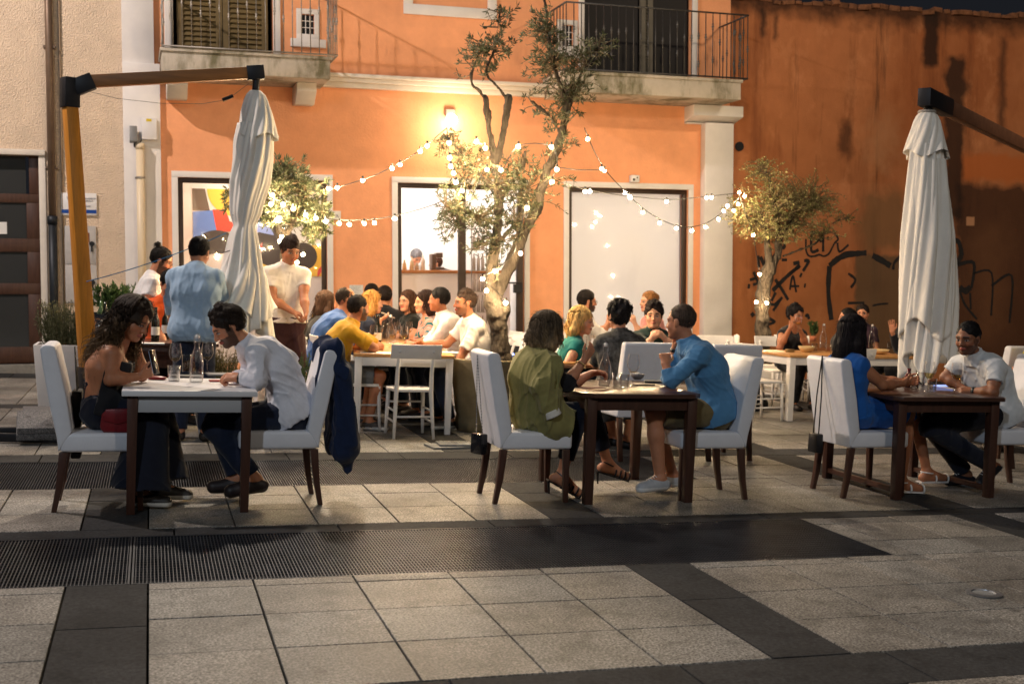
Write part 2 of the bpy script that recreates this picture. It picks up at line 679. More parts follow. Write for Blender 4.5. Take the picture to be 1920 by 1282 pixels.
def person(label, pel, yaw, head, hyaw=None, hpitch=0, hroll=0, syaw=None, sex='m', s=1.0, arms=None, legs=None, skin='tan', hair=None,
           haircol=(40, 30, 25), top=None, bottom=None, shoes=None, beard=None, near=False, curve=.03, group='people', name='person', hs=1.0,
           glasses=None, extra=None, lips=(165, 85, 75), fat=1.0, trunk=True):
    pel, head = np.array(pel, float), np.array(head, float)
    hb = .0056 if near else .0085
    hyaw = yaw if hyaw is None else hyaw
    syaw = yaw if syaw is None else syaw
    f = sex == 'f'
    w = (.90 if f else 1.0) * s
    fw = np.array((math.cos(R(yaw)), math.sin(R(yaw)), 0))
    hl_ = np.array((-fw[1], fw[0], 0))
    lat = np.array((-math.sin(R(syaw)), math.cos(R(syaw)), 0))
    sf = np.array((math.cos(R(syaw)), math.sin(R(syaw)), 0))
    y, p = R(hyaw), R(hpitch)
    hf = np.array((math.cos(y) * math.cos(p), math.sin(y) * math.cos(p), -math.sin(p)))
    hl = np.array((-math.sin(y), math.cos(y), 0))
    hu = np.cross(hf, hl)
    if hroll:
        c, sn = math.cos(R(hroll)), math.sin(R(hroll))
        hl, hu = hl * c + hu * sn, hu * c - hl * sn
    HR = np.array([hf, hl, hu])
    hs_ = hs * (.97 if f else 1.0) * s

    def H(a, b, c):
        return head + (hf * a + hl * b + hu * c) * hs_
    tdir = nz(head - pel)
    nb = head - hf * .035 * s - hu * .085 * s - tdir * .085 * s
    back = nz(np.cross(nb - pel, lat) * 1.0)
    if back.dot(sf) > 0:
        back = -back
    ch = pel + (nb - pel) * .60 + back * curve
    wp = pel + (nb - pel) * .30 + back * curve * .7
    uc = ch + (nb - ch) * .55 + back * curve * .3
    shw = (.146 if f else .168) * s
    sh = {'L': nb - tdir * .068 * s + lat * shw, 'R': nb - tdir * .068 * s - lat * shw}
    hip = {'L': pel + hl_ * .088 * s, 'R': pel - hl_ * .088 * s}
    arms = dict(arms or {})
    legs = dict(legs or {})
    JT = {}
    for k, sg in (('L', 1), ('R', -1)):
        a = arms.get(k)
        if a is None:
            wr = pel + fw * .34 * s + hl_ * sg * .09 + UPZ * .12
            a = dict(w=wr)
        elif not isinstance(a, dict):
            a = dict(w=a)
        wr = np.array(a['w'], float)
        el = np.array(a['e'], float) if 'e' in a else ik(sh[k], wr, .285 * s, .255 * s, a.get('hint', -UPZ + lat * sg * .6 - sf * .3))
        Lf = np.linalg.norm(wr - sh[k])
        if 'e' not in a and Lf > .53 * s:
            wr = sh[k] + (wr - sh[k]) * (.53 * s / Lf)
        JT[k] = (sh[k], el, wr, a)
        lg = legs.get(k)
        if lg == 'stand' or (lg is None and legs.get('stand')):
            an = hip[k] * (1, 1, 0) + hl_ * sg * .02 + UPZ * .085
            kn = (hip[k] + an) / 2 + fw * .02
        elif lg is None:
            kn = hip[k] + fw * .42 * s + hl_ * sg * .05 + UPZ * -.045
            an = np.array((kn[0], kn[1], .085)) - fw * (.05 + .1 * random.random())
        else:
            kn, an = np.array(lg[0], float), np.array(lg[1], float)
        JT[k + 'l'] = (hip[k], kn, an, (lg[2] if isinstance(lg, tuple) and len(lg) > 2 else None))

    def torso(S, o=0.0, bust=True, low=True, cloth_=False):
        lo_ = o + (.022 if cloth_ else 0)
        halter = cloth_ and top.get('halter')
        if low:
            S.cap(hip['L'] * .9 + hip['R'] * .1, hip['R'] * .9 + hip['L'] * .1, .108 * w * fat + lo_, None, .05)
            S.cap(pel - fw * .03 + hl_ * .05, pel - fw * .03 - hl_ * .05, .100 * w * fat + lo_, None, .04)
        wr_, cr_ = (.082 if f else .098) * s * fat, (.098 if f else .108) * s * fat
        for sg in (1, -1):
            S.cap(pel + hl_ * sg * .062 * w, wp + lat * sg * .060 * w, .100 * w * fat + lo_, wr_ + o, .05)
            S.cap(wp + lat * sg * .060 * w, ch + lat * sg * .075 * w, wr_ + o, cr_ + o, .05)
            S.cap(ch + lat * sg * .075 * w, uc + lat * sg * .082 * w, cr_ + o, .082 * w + o, .05)
            shp = sh['L' if sg > 0 else 'R']
            if halter:
                S.sph(ch + (nb - ch) * .18 + lat * sg * .062 - back * .085, .058 * s + o, .04)
                continue
            S.cap(uc + lat * sg * .05 * w, shp, .074 * w + o, .050 * w + o, .05)
            S.cap(nb + back * .01, shp + lat * sg * -.02, .046 * w + o, .046 * w + o, .045)
            if f and bust:
                S.sph(ch + (nb - ch) * .18 + lat * sg * .062 + -back * .085, .058 * s + o, .04)

    # body: one continuous surface
    S = SDF()
    torso(S, 0 if top is not None else 0.0)
    S.cap(nb - tdir * .02, head - hu * .055 * hs_ - hf * .018 * hs_, .060 * w, .053 * w, .035)
    for k, sg in (('L', 1), ('R', -1)):
        s0, e0, w0, a = JT[k]
        S.cap(s0, e0, .050 * w, .039 * w, .03)
        S.cap(s0 * .6 + e0 * .4, s0 * .4 + e0 * .6, .044 * w, .043 * w, .03)
        S.cap(e0, e0 * .65 + w0 * .35, .038 * w, .041 * w, .025)
        S.cap(e0 * .65 + w0 * .35, w0, .041 * w, .0265 * w, .025)
        d = a.get('d')
        d = nz(w0 - e0) if d is None else nz(d)
        n = a.get('n')
        if n is None:
            n = -lat * sg * .7 - UPZ * .6
        hand_prims(S, w0, d, n, a.get('thumb', sf * .4 + UPZ * .8), s=.95 * w, curl=a.get('curl', .45), spread=a.get('spread', 1.0))
        h0, k0, a0, ft = JT[k + 'l']
        S.cap(h0, k0, .088 * w * fat, .057 * w, .04)
        S.cap(k0, k0 * .68 + a0 * .32, .054 * w, .056 * w, .03)
        S.cap(k0 * .68 + a0 * .32, a0, .056 * w, .036 * w, .03)
        fd = nz(ft) if ft is not None else nz(fw + hl_ * sg * .12)
        heel = a0 - fd * .035 - UPZ * .035
        if ft is not None and abs(fd[2]) > .05:
            heel = a0 - nz(np.cross(np.cross(fd, UPZ), fd)) * .05 * np.sign(1) - fd * .03
        toe = a0 + fd * .155 * s - UPZ * (.055 if ft is None or abs(fd[2]) <= .05 else .03)
        JT[k + 'f'] = (a0, heel, toe, fd)
        S.cap(a0, heel, .036 * w, .033 * w, .025)
        S.cap(a0, toe, .038 * w, .026 * w, .025)
        S.cap(heel, toe, .030 * w, .026 * w, .02)
    # head
    S.ell(H(-.012, 0, .028), HR, np.array((.099, .077, .097)) * hs_, .02)
    S.ell(H(.028, 0, -.032), HR, np.array((.062, .060, .083)) * hs_, .03)
    for sg in (1, -1):
        S.cap(H(.0, sg * .050, -.05), H(.060, sg * .018, -.098), .022 * hs_, .018 * hs_, .03)
        S.cap(H(.066, sg * .052, .020), H(.084, 0, .020), .012 * hs_, .013 * hs_, .016)
        S.sph(H(.052, sg * .045, -.034), .022 * hs_, .03)
    S.sph(H(.074, 0, -.099), .0165 * hs_, .02)
    if near or True:
        for sg in (1, -1):
            S.sph(H(.094, sg * .033, -.003), .015 * hs_, .012, op=1)
            S.sph(H(.0735, sg * .033, -.002), .0135 * hs_, .003)
        S.cap(H(.088, 0, .010), H(.108, 0, -.034), .0085 * hs_, .0125 * hs_, .012)
        for sg in (1, -1):
            S.sph(H(.098, sg * .012, -.037), .0085 * hs_, .008)
            S.cap(H(.088, sg * .018, -.0655), H(.0965, sg * .004, -.061), .0045 * hs_, .0068 * hs_, .006)
            S.cap(H(.086, sg * .016, -.0705), H(.094, sg * .003, -.073), .0045 * hs_, .0075 * hs_, .006)
            S.ell(H(-.010, sg * .079, -.004), HR, np.array((.019, .0085, .031)) * hs_, .008)
    V, Q = S.mesh(hb)
    q = (V - head) @ HR.T / hs_
    col = np.tile(np.array(SKIN[skin], float), (len(V), 1))
    col *= (1 + .06 * np.sin(V * 37).sum(1, keepdims=True) / 3)
    fr = (q[:, 0] > .045) & (np.abs(q[:, 1]) < .07) & (np.abs(q[:, 2]) < .12)
    al = np.abs(q[:, 1])
    sc = np.array(SKIN[skin])

    def paint(m, c, a=1.0):
        col[m] = col[m] * (1 - a) + np.array(c) * a
    hc = np.array(lin(haircol))
    blush = fr & (q[:, 2] < -.015) & (q[:, 2] > -.05) & (al > .02)
    paint(blush, sc * np.array((1.08, .86, .84)), .5)
    if beard:
        u = q[:, 2]
        m = (q[:, 0] > .0) & (u < -.042 - .55 * np.maximum(0, .045 - al) * (q[:, 0] > .055)) & (u > -.135) & (al < .08)
        m |= fr & (u < -.045) & (u > -.060) & (al < .032) & (q[:, 0] > .08)
        m |= fr & (u < -.078)
        m |= (q[:, 0] > -.004) & (q[:, 0] < .04) & (u < -.0) & (u > -.12) & (al > .045)
        paint(m, hc * 1.1 + sc * .02, beard)
    lp = fr & (((q[:, 2] + .067) / .0115) ** 2 + (al / .026) ** 2 < 1) & (q[:, 0] > .07)
    paint(lp, lin(lips), .8)
    br = fr & (np.abs(q[:, 2] - .0215 + .10 * np.maximum(0, al - .034)) < (.0055 if f else .007)) & (al > .013) & (al < .054)
    paint(br, hc * .9, .85)
    ey = fr & (((al - .033) / .0165) ** 2 + ((q[:, 2] + .002) / .0072) ** 2 < 1)
    paint(ey, (.42, .38, .35), .9)
    paint(fr & (((al - .033) / .0068) ** 2 + ((q[:, 2] + .002) / .0072) ** 2 < 1), (.02, .012, .008), 1)
    paint(fr & (np.abs(q[:, 2] - .0065 + 25 * (al - .033) ** 2) < .0032) & (np.abs(al - .033) < .018), (.02, .012, .01), .9)
    origin = np.array((pel[0], pel[1], 0.0))
    sk = mat('skin', attr=True, rough=.5, var=.07, vscale=45, bump=.15, bscale=250, bdist=.0008, spec=.4)
    sb = sk.node_tree.nodes['Principled BSDF']
    sb.inputs['Subsurface Weight'].default_value = .12
    sb.inputs['Subsurface Scale'].default_value = .012
    body = np_obj(name, V, Q, sk, None, origin, col)
    tag(body, label, 'person', group)
    hcl = .0072 if near else .0095
    sd = int(abs(pel[0] * 977 + pel[1] * 313)) % 9973
    # --- top
    if top:
        o = top.get('o', .014)
        T = SDF()
        torso(T, o, cloth_=True)
        T.cap(nb - tdir * .03, nb + (head - nb) * top.get('nk', .08), .062 * w + o, .055 * w + o * .7, .03, flat=1)
        sl = top.get('sleeve', 1.0)
        for k, sg in (('L', 1), ('R', -1)):
            s0, e0, w0, a = JT[k]
            ko = top.get('slo', .013)
            if sl <= 0:
                continue
            if sl <= 1:
                T.cap(s0, s0 + (e0 - s0) * sl, .054 * w + ko, .046 * w + ko + .006, .03, flat=1)
                T.sph(s0, .053 * w + ko, .03)
            else:
                T.cap(s0, e0, .054 * w + ko, .043 * w + ko, .03)
                T.cap(e0, e0 + (w0 - e0) * (sl - 1), .043 * w + ko, .034 * w + ko, .02, flat=1)
                if top.get('cuff'):
                    c1 = e0 + (w0 - e0) * (sl - 1)
                    T.cap(c1 - nz(w0 - e0) * .05, c1, .040 * w + ko, .040 * w + ko, .005, flat=1)
        hem = top.get('hem', -.05)
        hd = nz(nb - pel) if hem > -.2 else UPZ
        T.clip(pel + hd * hem, -hd)
        if top.get('front'):
            T.clip(ch + back * top['front'], back)
        if top.get('topcut'):
            T.clip(nb - tdir * top['topcut'], tdir)
        if top.get('strap'):
            for sg in (1, -1):
                T.cap(nb - tdir * .20 - back * .09 + lat * sg * .05, nb + back * .02 + lat * sg * .045, .018, .012, .01)
        if top.get('neck'):
            T.sph(nb - back * .045 * s + tdir * .0, top['neck'], .012, op=1)
        if top.get('open_back'):
            T.sph(ch + back * .17, top['open_back'], .02, op=1)
        if top.get('collar'):
            ca = nb + tdir * .0
            cb = nb + (head - nb) * .34
            C2 = SDF()
            T.cap(ca, cb, .064 * w + .012, .058 * w + .014, .006, flat=1)
        Vt, Qt = T.mesh(hcl, folds(top.get('amp', .006), top.get('ff', 20), sd, nb - pel + .3 * fw))
        np_obj(top.get('n', 'shirt'), Vt, Qt, top['m'], body, origin)
    # --- bottom
    if bottom:
        o = bottom.get('o', .012)
        T = SDF()
        kind = bottom.get('kind', 'trousers')
        T.cap(hip['L'], hip['R'], .106 * w * fat + o, None, .04)
        T.cap(pel - fw * .03 + hl_ * .05, pel - fw * .03 - hl_ * .05, .100 * w * fat + o, None, .04)
        for sg in (1, -1):
            T.cap(pel + hl_ * sg * .062 * w, pel + hl_ * sg * .06 * w + nz(wp - pel) * bottom.get('rise', .10), .100 * w * fat + o, .092 * w * fat + o, .03, flat=1)
        ln = bottom.get('len', 1.95)
        fl = bottom.get('flare', 0)
        for k in 'LR':
            h0, k0, a0, _ = JT[k + 'l']
            l1 = min(ln, 1)
            T.cap(h0, h0 + (k0 - h0) * l1, .090 * w * fat + o, .058 * w + o + (0 if ln > 1 else .022), .035, flat=0 if ln > 1 else 1)
            if ln > 1:
                T.cap(k0, k0 + (a0 - k0) * (ln - 1), .064 * w + o + fl * .35, .050 * w + o + fl, .03, flat=1)
                T.sph(k0, .060 * w + o, .03)
        if kind == 'skirt':
            kl, kr = JT['Ll'][1], JT['Rl'][1]
            km = (kl + kr) / 2
            e = bottom.get('slen', .9)
            pm = pel + (km - pel) * e
            hw = (kl - kr) * .45
            for t in (-1, -.5, 0, .5, 1):
                T.cap(pel + hl_ * .05 * t, pm + hw * t, .10 * w + o, .075 * w + o + bottom.get('sflare', .0), .04, flat=1)
        Vt, Qt = T.mesh(hcl, folds(bottom.get('amp', .006), 18, sd + 5, fw))
        np_obj(bottom.get('n', 'trousers'), Vt, Qt, bottom['m'], body, origin)
    # --- shoes
    if shoes is None:
        shoes = dict(c=(34, 30, 30))
    if shoes:
        for k in 'LR':
            a0, heel, toe, fd = JT[k + 'f']
            T = SDF()
            T.cap(a0 - UPZ * .008, heel, .041 * w, .040 * w, .02)
            T.cap(a0 - UPZ * .01, toe, .040 * w, .034 * w, .02)
            T.cap(heel, toe, .037 * w, .035 * w, .02)
            T.cap(heel - hl_ * .008, toe - hl_ * .008, .036 * w, .034 * w, .02)
            T.cap(heel + hl_ * .008, toe + hl_ * .008, .036 * w, .034 * w, .02)
            if shoes.get('low', 1):
                T.clip(a0 + UPZ * .012, UPZ - fd * .35)
            bot = min(heel[2], toe[2]) - .030
            if abs(fd[2]) < .06:
                T.clip((0, 0, max(.001, min(heel[2] - .033, toe[2] - .026))), -UPZ)
            Vt, Qt = T.mesh(.006 if near else .0085)
            up2 = nz(np.cross(np.cross(fd, UPZ), fd))
            hgt = (Vt - heel) @ up2
            cc = np.where((hgt < -.016)[:, None], np.array(lin(shoes.get('sole', (30, 28, 26)))), np.array(lin(shoes['c'])))
            np_obj('shoe', Vt, Qt, mat('shoe', attr=True, rough=.5, var=.12, vscale=40), body, origin, cc)
    # --- hair
    if hair:
        hv, hq = hair_mesh(hair, H, HR, head, hs_, nb, back, near, sd)
        c = np.array(lin(haircol))
        cc = np.tile(c, (len(hv), 1))
        jit = .6 + .85 * np.random.default_rng(sd).random(len(hv) // 24 + 1)
        cc *= np.repeat(jit, 24)[:len(hv), None]
        hl2 = hair.get('tips')
        if hl2 is not None:
            t = np.clip(((head - hv)[:, 2] + .02) / .18 + .35 * np.sin(hv[:, 0] * 90) * np.sin(hv[:, 1] * 80), 0, 1)[:, None]
            cc = cc * (1 - t) + np.array(lin(hl2)) * t * np.repeat(jit, 24)[:len(hv), None]
        np_obj('hair', hv, hq, mat('hair', attr=True, rough=.62, spec=.22), body, origin, cc)
    if glasses:
        g = MB()
        for sg in (1, -1):
            pts = [H(.104, sg * .033 + .021 * math.cos(t), -.004 + .017 * math.sin(t)) - origin for t in np.linspace(0, 6.283, 13)]
            g.tube(pts, .0016, 5, cap=False)
            g.tube([H(.100, sg * .054, 0) - origin, H(.03, sg * .078, .004) - origin, H(-.012, sg * .082, .004) - origin], .0015, 5)
        g.tube([H(.104, -.012, 0) - origin, H(.108, 0, .003) - origin, H(.104, .012, 0) - origin], .0016, 5)
        g.build('eyeglasses', mat('dark_metal', (.03, .03, .03), .35, .6), body, smooth=True)
    info = dict(body=body, H=H, HR=HR, head=head, nb=nb, ch=ch, pel=pel, JT=JT, sh=sh, origin=origin, back=back, lat=lat, fw=fw, hl=hl_, wp=wp, uc=uc, tdir=tdir, w=w)
    return info


def hair_mesh(st, H, HR, head, hs, nb, back, near, seed):
    rg = np.random.default_rng(seed)
    kind = st['kind']
    hf, hl, hu = HR
    vol = st.get('vol', 0.0)
    S = SDF()
    S.ell(H(-.018, 0, .034), HR, np.array((.105 + vol, .086 + vol, .101 + vol)) * hs, .01)
    if kind in ('curly', 'quiff'):
        for i in range(60 if kind == 'curly' else 26):
            a, b = rg.uniform(0, 6.28), rg.uniform(.05, 1.35 if kind == 'curly' else 1.0)
            if kind == 'quiff' and math.cos(a) < -.2:
                continue
            v = np.array((math.cos(a) * math.sin(b), math.sin(a) * math.sin(b), math.cos(b)))
            S.sph(H(-.015 + v[0] * (.10 + vol), v[1] * (.08 + vol), .035 + v[2] * (.097 + vol)), rg.uniform(.014, .024), .012)
    long = kind in ('long', 'bob', 'long_curly')
    if long:
        L = st.get('len', .28)

        def tailv(p0, k):
            """fall direction: down, and back over the shoulders for hair from the back of the head"""
            tgt = p0 - UPZ * 1.0 + nz(back * (1, 1, 0)) * (st.get('backfall', .30) * k)
            return nz(tgt - p0)
        dn = tailv(head, 1)
        for sg in (1, -1):
            a = H(-.03, sg * .070, .0)
            b = H(-.045, sg * (.072 + vol), -.09)
            S.cap(a, b, .034 + vol, .038 + vol, .03)
            if L > .16:
                c = b + dn * (L - .12) - hl * sg * .02
                S.cap(b, c, .040 + vol, .026 + vol * .6, .03)
        a, b = H(-.075, 0, .0), H(-.085, 0, -.09)
        S.cap(a, b, .06, .055 + vol, .03)
        if L > .16:
            S.cap(b, b + dn * (L - .12), .055 + vol, .035 + vol * .6, .03)
    if kind == 'bun':
        S.sph(H(-.085, 0, .135), .03 * hs, .012)
    if kind == 'updo':
        S.sph(H(-.095, 0, .06), .042 * hs, .02)
    fz = st.get('fringe', 0)
    # open the face
    S.ell(H(.108, 0, -.028 - fz), HR, np.array((.074, .078 if not long else .070, .098)) * hs, .012, op=1)
    for sg in (1, -1):
        S.cap(H(.062, sg * .085, -.01 - fz * .5), H(.07, sg * .075, -.17), .036 * hs, .04 * hs, .012, op=1)
    S.cap(H(.07, 0, -.06), H(.05, 0, -.25), .06 * hs, .055 * hs, .01, op=1)
    if not long:
        S.clip(H(-.02, 0, st.get('nape', -.045)), hf * .5 - hu * .87)
        if kind != 'afro':
            for sg in (1, -1):
                S.sph(H(-.004, sg * .094, -.012), .030 * hs, .008, op=1)
        if st.get('recede'):
            S.ell(H(.075, 0, .10), HR, np.array((.075, .05, .05)) * hs, .02, op=1)
    amp = {'curly': .010, 'long_curly': .010, 'quiff': .004, 'long': .0015, 'bob': .003}.get(kind, .0016)
    f = {'curly': 90, 'long_curly': 60}.get(kind, 130)
    k3 = rg.normal(size=(6, 3))
    k3 = k3 / np.linalg.norm(k3, axis=1, keepdims=True) * f * rg.uniform(.6, 1.4, (6, 1))
    ph = rg.uniform(0, 6.28, 6)

    def nf(p):
        return (np.sin(p @ k3.T + ph).sum(1) * amp / 2.5).astype(np.float32)
    V, Q = S.mesh(.0056 if near else .0075, nf)
    parts = [(V, Q)]
    # strands
    qa = (V - head) @ HR.T
    okv = np.nonzero(~((qa[:, 0] > .035) & (qa[:, 2] < .085 - st.get('fringe', 0))))[0]
    N = int(st.get('n', 3200 if near else 700) * (.4 if long else 1))
    id_ = okv[rg.integers(0, len(okv), N)]
    P0 = V[id_]
    q = (P0 - head) @ HR.T
    nrm = q - np.array((-.018, 0, .034))
    nrm /= np.linalg.norm(nrm, axis=1, keepdims=True)
    K = 7
    t = np.linspace(0, 1, K)[None, :, None]
    if kind in ('long', 'bob', 'long_curly'):
        # comb down along the head and away from the parting
        dr = np.tile(np.array((-.25, 0, -1.0)), (N, 1)) + np.stack([-.2 * np.ones(N), np.sign(q[:, 1]) * (.25 * (q[:, 2] > .06) + 1.6 * (q[:, 0] > .0) * (st.get('fringe', 0) == 0)), np.zeros(N)], 1)
        ln = np.where(q[:, 2] > -.02, .07, .06) * rg.uniform(.7, 1.3, N)
    else:
        dr = np.stack([-.5 + 1.1 * (q[:, 0] > .03) * (1 if kind != 'quiff' else -.3), .3 * rg.normal(size=N), -.55 + 1.2 * (kind == 'quiff') * (q[:, 0] > 0)], 1)
        ln = rg.uniform(.5, 1.3, N) * st.get('sl', .024)
    if kind == 'curly':
        dr = rg.normal(size=(N, 3))
        ln = ln * 1.2
    dr = dr - nrm * (dr * nrm).sum(1, keepdims=True)
    dr /= np.linalg.norm(dr, axis=1, keepdims=True) + 1e-9
    lift = st.get('lift', .02 if kind in ('long', 'bob', 'long_curly') else .14)
    pl = (t * ln[:, None, None]) * dr[:, None, :] + nrm[:, None, :] * (.002 + lift * ln[:, None, None] * (t - .9 * t * t) * (.5 + rg.random((N, 1, 1))))
    curl = st.get('curl', 0)
    if curl:
        b = np.cross(nrm, dr)
        pp = rg.uniform(0, 6.28, (N, 1, 1))
        fr = st.get('cf', 9)
        pl = pl + (b[:, None, :] * np.sin(t * fr + pp) + nrm[:, None, :] * np.cos(t * fr + pp)) * curl * (.4 + t)
    W = P0[:, None, :] + pl @ HR
    parts.append(tubes(W, .0017 if near else .003, .0005, 4))
    if long:
        curly = kind == 'long_curly'
        Nf = st.get('nf', 340 if near else 140) * (2 if near else 1)
        Kf = 22
        az = rg.uniform(*st.get('az', (1.05, 5.23)), Nf)
        Ls = max(st.get('len', .28) - .08, .05) * rg.uniform(.72, 1.08, Nf)
        rad = rg.uniform(.97, 1.12 + (.12 if curly else 0), Nf)
        tt = np.linspace(0, 1, Kf)
        paths = np.zeros((Nf, Kf, 3))
        wave = st.get('wave', .013 if curly else (.006 if st.get('curl') else .0025))
        for i in range(Nf):
            ca, sa = math.cos(az[i]), math.sin(az[i])
            el = np.linspace(rg.uniform(.02, .9), 1.75, 9)
            loc = np.stack([-.018 + ca * np.sin(el) * (.106 + vol) * rad[i], sa * np.sin(el) * (.087 + vol) * rad[i], .034 + np.cos(el) * (.102 + vol) * (1 + (rad[i] - 1) * .5)], 1)
            wpt = head + loc @ HR * hs
            dn = tailv(wpt[-1], 1 if st.get('allback') else max(0, -ca))
            tail = wpt[-1] + np.outer(np.linspace(0, 1, 14)[1:], dn * Ls[i] + rg.normal(size=3) * (.03 if curly else .012))
            full = np.concatenate([wpt, tail])
            a1 = rg.uniform(0, 6.28)
            fq = rg.uniform(26, 40) if curly else rg.uniform(9, 16)
            am = wave * np.clip(tt * 2.2 - .2, 0, 1)
            e1 = nz(np.cross(dn, hl + .01))
            e2 = nz(np.cross(dn, e1))
            paths[i] = full + (np.outer(np.sin(tt * fq + a1) * am, e1) + np.outer(np.cos(tt * fq + a1) * am, e2))
        parts.append(tubes(paths, .0042 if near else .007, .0012, 4))
    return merge(parts)


# ------------------------------------------------------------------ ground, paving, gratings
def speckle_mat(name, tintlo, rough=.56, sp=.72, scale=95, stain=.34, spec=.38):
    """granite paving: fine speckle, a tint per slab (attribute col), worn stains"""
    m = mat(name, attr=True, rough=rough, spec=spec)
    nt = m.node_tree
    N, L = nt.nodes, nt.links
    b = N['Principled BSDF']
    a = [n for n in N if n.type == 'VERTEX_COLOR'][0]
    tc = [n for n in N if n.type == 'TEX_COORD'][0]
    fac = None
    for sc, lo, hi, det in ((scale, 1 - sp, 1 + sp, 2), (45, .76, 1.24, 3), (1.7, 1 - stain, 1 + stain * .7, 6), (6.5, 1 - stain * .8, 1.08, 5)):
        n = N.new('ShaderNodeTexNoise')
        n.inputs['Scale'].default_value = sc
        n.inputs['Detail'].default_value = det
        L.new(tc.outputs['Object'], n.inputs['Vector'])
        r = N.new('ShaderNodeMapRange')
        r.inputs['From Min'].default_value = .34
        r.inputs['From Max'].default_value = .66 if sc != 6.5 else .5
        r.inputs['To Min'].default_value = lo
        r.inputs['To Max'].default_value = hi
        L.new(n.outputs['Fac'], r.inputs['Value'])
        if fac is None:
            fac = r.outputs['Result']
            bump = n
        else:
            q = N.new('ShaderNodeMath')
            q.operation = 'MULTIPLY'
            L.new(fac, q.inputs[0])
            L.new(r.outputs['Result'], q.inputs[1])
            fac = q.outputs['Value']
    # trodden-in spots: gum and drips, few and small
    for vs, rad, dk in ((2.1, .030, .55), (5.3, .022, .7)):
        v = N.new('ShaderNodeTexVoronoi')
        v.inputs['Scale'].default_value = vs
        L.new(tc.outputs['Object'], v.inputs['Vector'])
        r = N.new('ShaderNodeMapRange')
        r.inputs['From Min'].default_value = rad * vs * .75
        r.inputs['From Max'].default_value = rad * vs
        r.inputs['To Min'].default_value = dk
        r.inputs['To Max'].default_value = 1
        L.new(v.outputs['Distance'], r.inputs['Value'])
        q = N.new('ShaderNodeMath')
        q.operation = 'MULTIPLY'
        L.new(fac, q.inputs[0])
        L.new(r.outputs['Result'], q.inputs[1])
        fac = q.outputs['Value']
    sc_ = N.new('ShaderNodeVectorMath')
    sc_.operation = 'SCALE'
    L.new(a.outputs['Color'], sc_.inputs[0])
    L.new(fac, sc_.inputs['Scale'])
    L.new(sc_.outputs['Vector'], b.inputs['Base Color'])
    bp = N.new('ShaderNodeBump')
    bp.inputs['Strength'].default_value = .5
    bp.inputs['Distance'].default_value = .0015
    L.new(bump.outputs['Fac'], bp.inputs['Height'])
    L.new(bp.outputs['Normal'], b.inputs['Normal'])
    return m


def slabs(name, rects, cols, m, gap=.009, z=0.0, th=.05, kind='structure'):
    """paving slabs with open joints, chamfered edges, slightly uneven"""
    V, Q, C = [], [], []
    o = 0
    for (x0, y0, x1, y1), c in zip(rects, cols):
        dz = RNG.uniform(-.0016, .0016)
        g, h = gap / 2, .0015
        a = [(x0 + g, y0 + g), (x1 - g, y0 + g), (x1 - g, y1 - g), (x0 + g, y1 - g)]
        bb = [(x0 + g + h, y0 + g + h), (x1 - g - h, y0 + g + h), (x1 - g - h, y1 - g - h), (x0 + g + h, y1 - g - h)]
        V += [(p[0], p[1], z - th) for p in a] + [(p[0], p[1], z + dz - .003) for p in a] + [(p[0], p[1], z + dz) for p in bb]
        for i in range(4):
            j = (i + 1) % 4
            Q += [(o + i, o + j, o + 4 + j, o + 4 + i), (o + 4 + i, o + 4 + j, o + 8 + j, o + 8 + i)]
        Q.append((o + 8, o + 9, o + 10, o + 11))
        C += [c] * 12
        o += 12
    ob = np_obj(name, np.array(V), np.array(Q), m, colors=np.array(C))
    ob.data.polygons.foreach_set('use_smooth', [False] * len(Q))
    tag(ob, kind=kind)
    return ob


g = MB()
g.add([(-120, -60, -.06), (140, -60, -.06), (140, 160, -.06), (-120, 160, -.06)], [(0, 1, 2, 3)])
ground = tag(g.build('ground', mat('joint_dirt', (.028, .026, .022), .9, var=.3, vscale=5)), kind='structure')

PER = 2.785
XB = [(-.345 + PER * i, .02 + PER * i) for i in range(-4, 7)]          # dark bands running away from the camera
ROWB = [(3.88, 4.25), (6.865, 7.06), (9.53, 9.90), (13.1, 13.47), (16.5, 17.5), (.9, 1.27)]
TILE = .48
rects, cols, drects, dcols = [], [], [], []
GR = [(-3.2, 5.83, 4.09, 6.86), (-3.2, 8.38, 4.09, 9.52)]              # grating pits


def in_pit(x0, y0, x1, y1):
    return any(x0 < g_[2] - .01 and x1 > g_[0] + .01 and y0 < g_[3] - .01 and y1 > g_[1] + .01 for g_ in GR)


def split(a, b, brk):
    pts = [a] + sorted(v for v in brk if a + .02 < v < b - .02) + [b]
    return list(zip(pts[:-1], pts[1:]))


ybands = [(.0, .9)] + [(1.27, 3.88), (4.25, 6.865), (7.06, 9.53), (9.90, 13.1), (13.47, 16.5)]
gx = [v for g_ in GR for v in (g_[0], g_[2])]
gy = [v for g_ in GR for v in (g_[1], g_[3])]
for i in range(len(XB) - 1):
    tx0, tx1 = XB[i][1], XB[i + 1][0]
    nx = 5
    xs = np.linspace(tx0, tx1, nx + 1)
    for y0, y1 in ybands:
        ys = []
        yy = y0
        while yy < y1 - .05:
            ys.append(yy)
            yy += .4865
        ys.append(y1)
        for a, b in zip(xs[:-1], xs[1:]):
            for c, d in zip(ys[:-1], ys[1:]):
                for a2, b2 in split(a, b, gx):
                    for c2, d2 in split(c, d, gy):
                        if d2 - c2 < .03 or in_pit(a2, c2, b2, d2):
                            continue
                        rects.append((a2, c2, b2, d2))
                        t = RNG.normal(1, .09)
                        w = RNG.uniform(-.03, .03)
                        cols.append((.176 * t * (1 + w), .168 * t, .154 * t * (1 - w)))
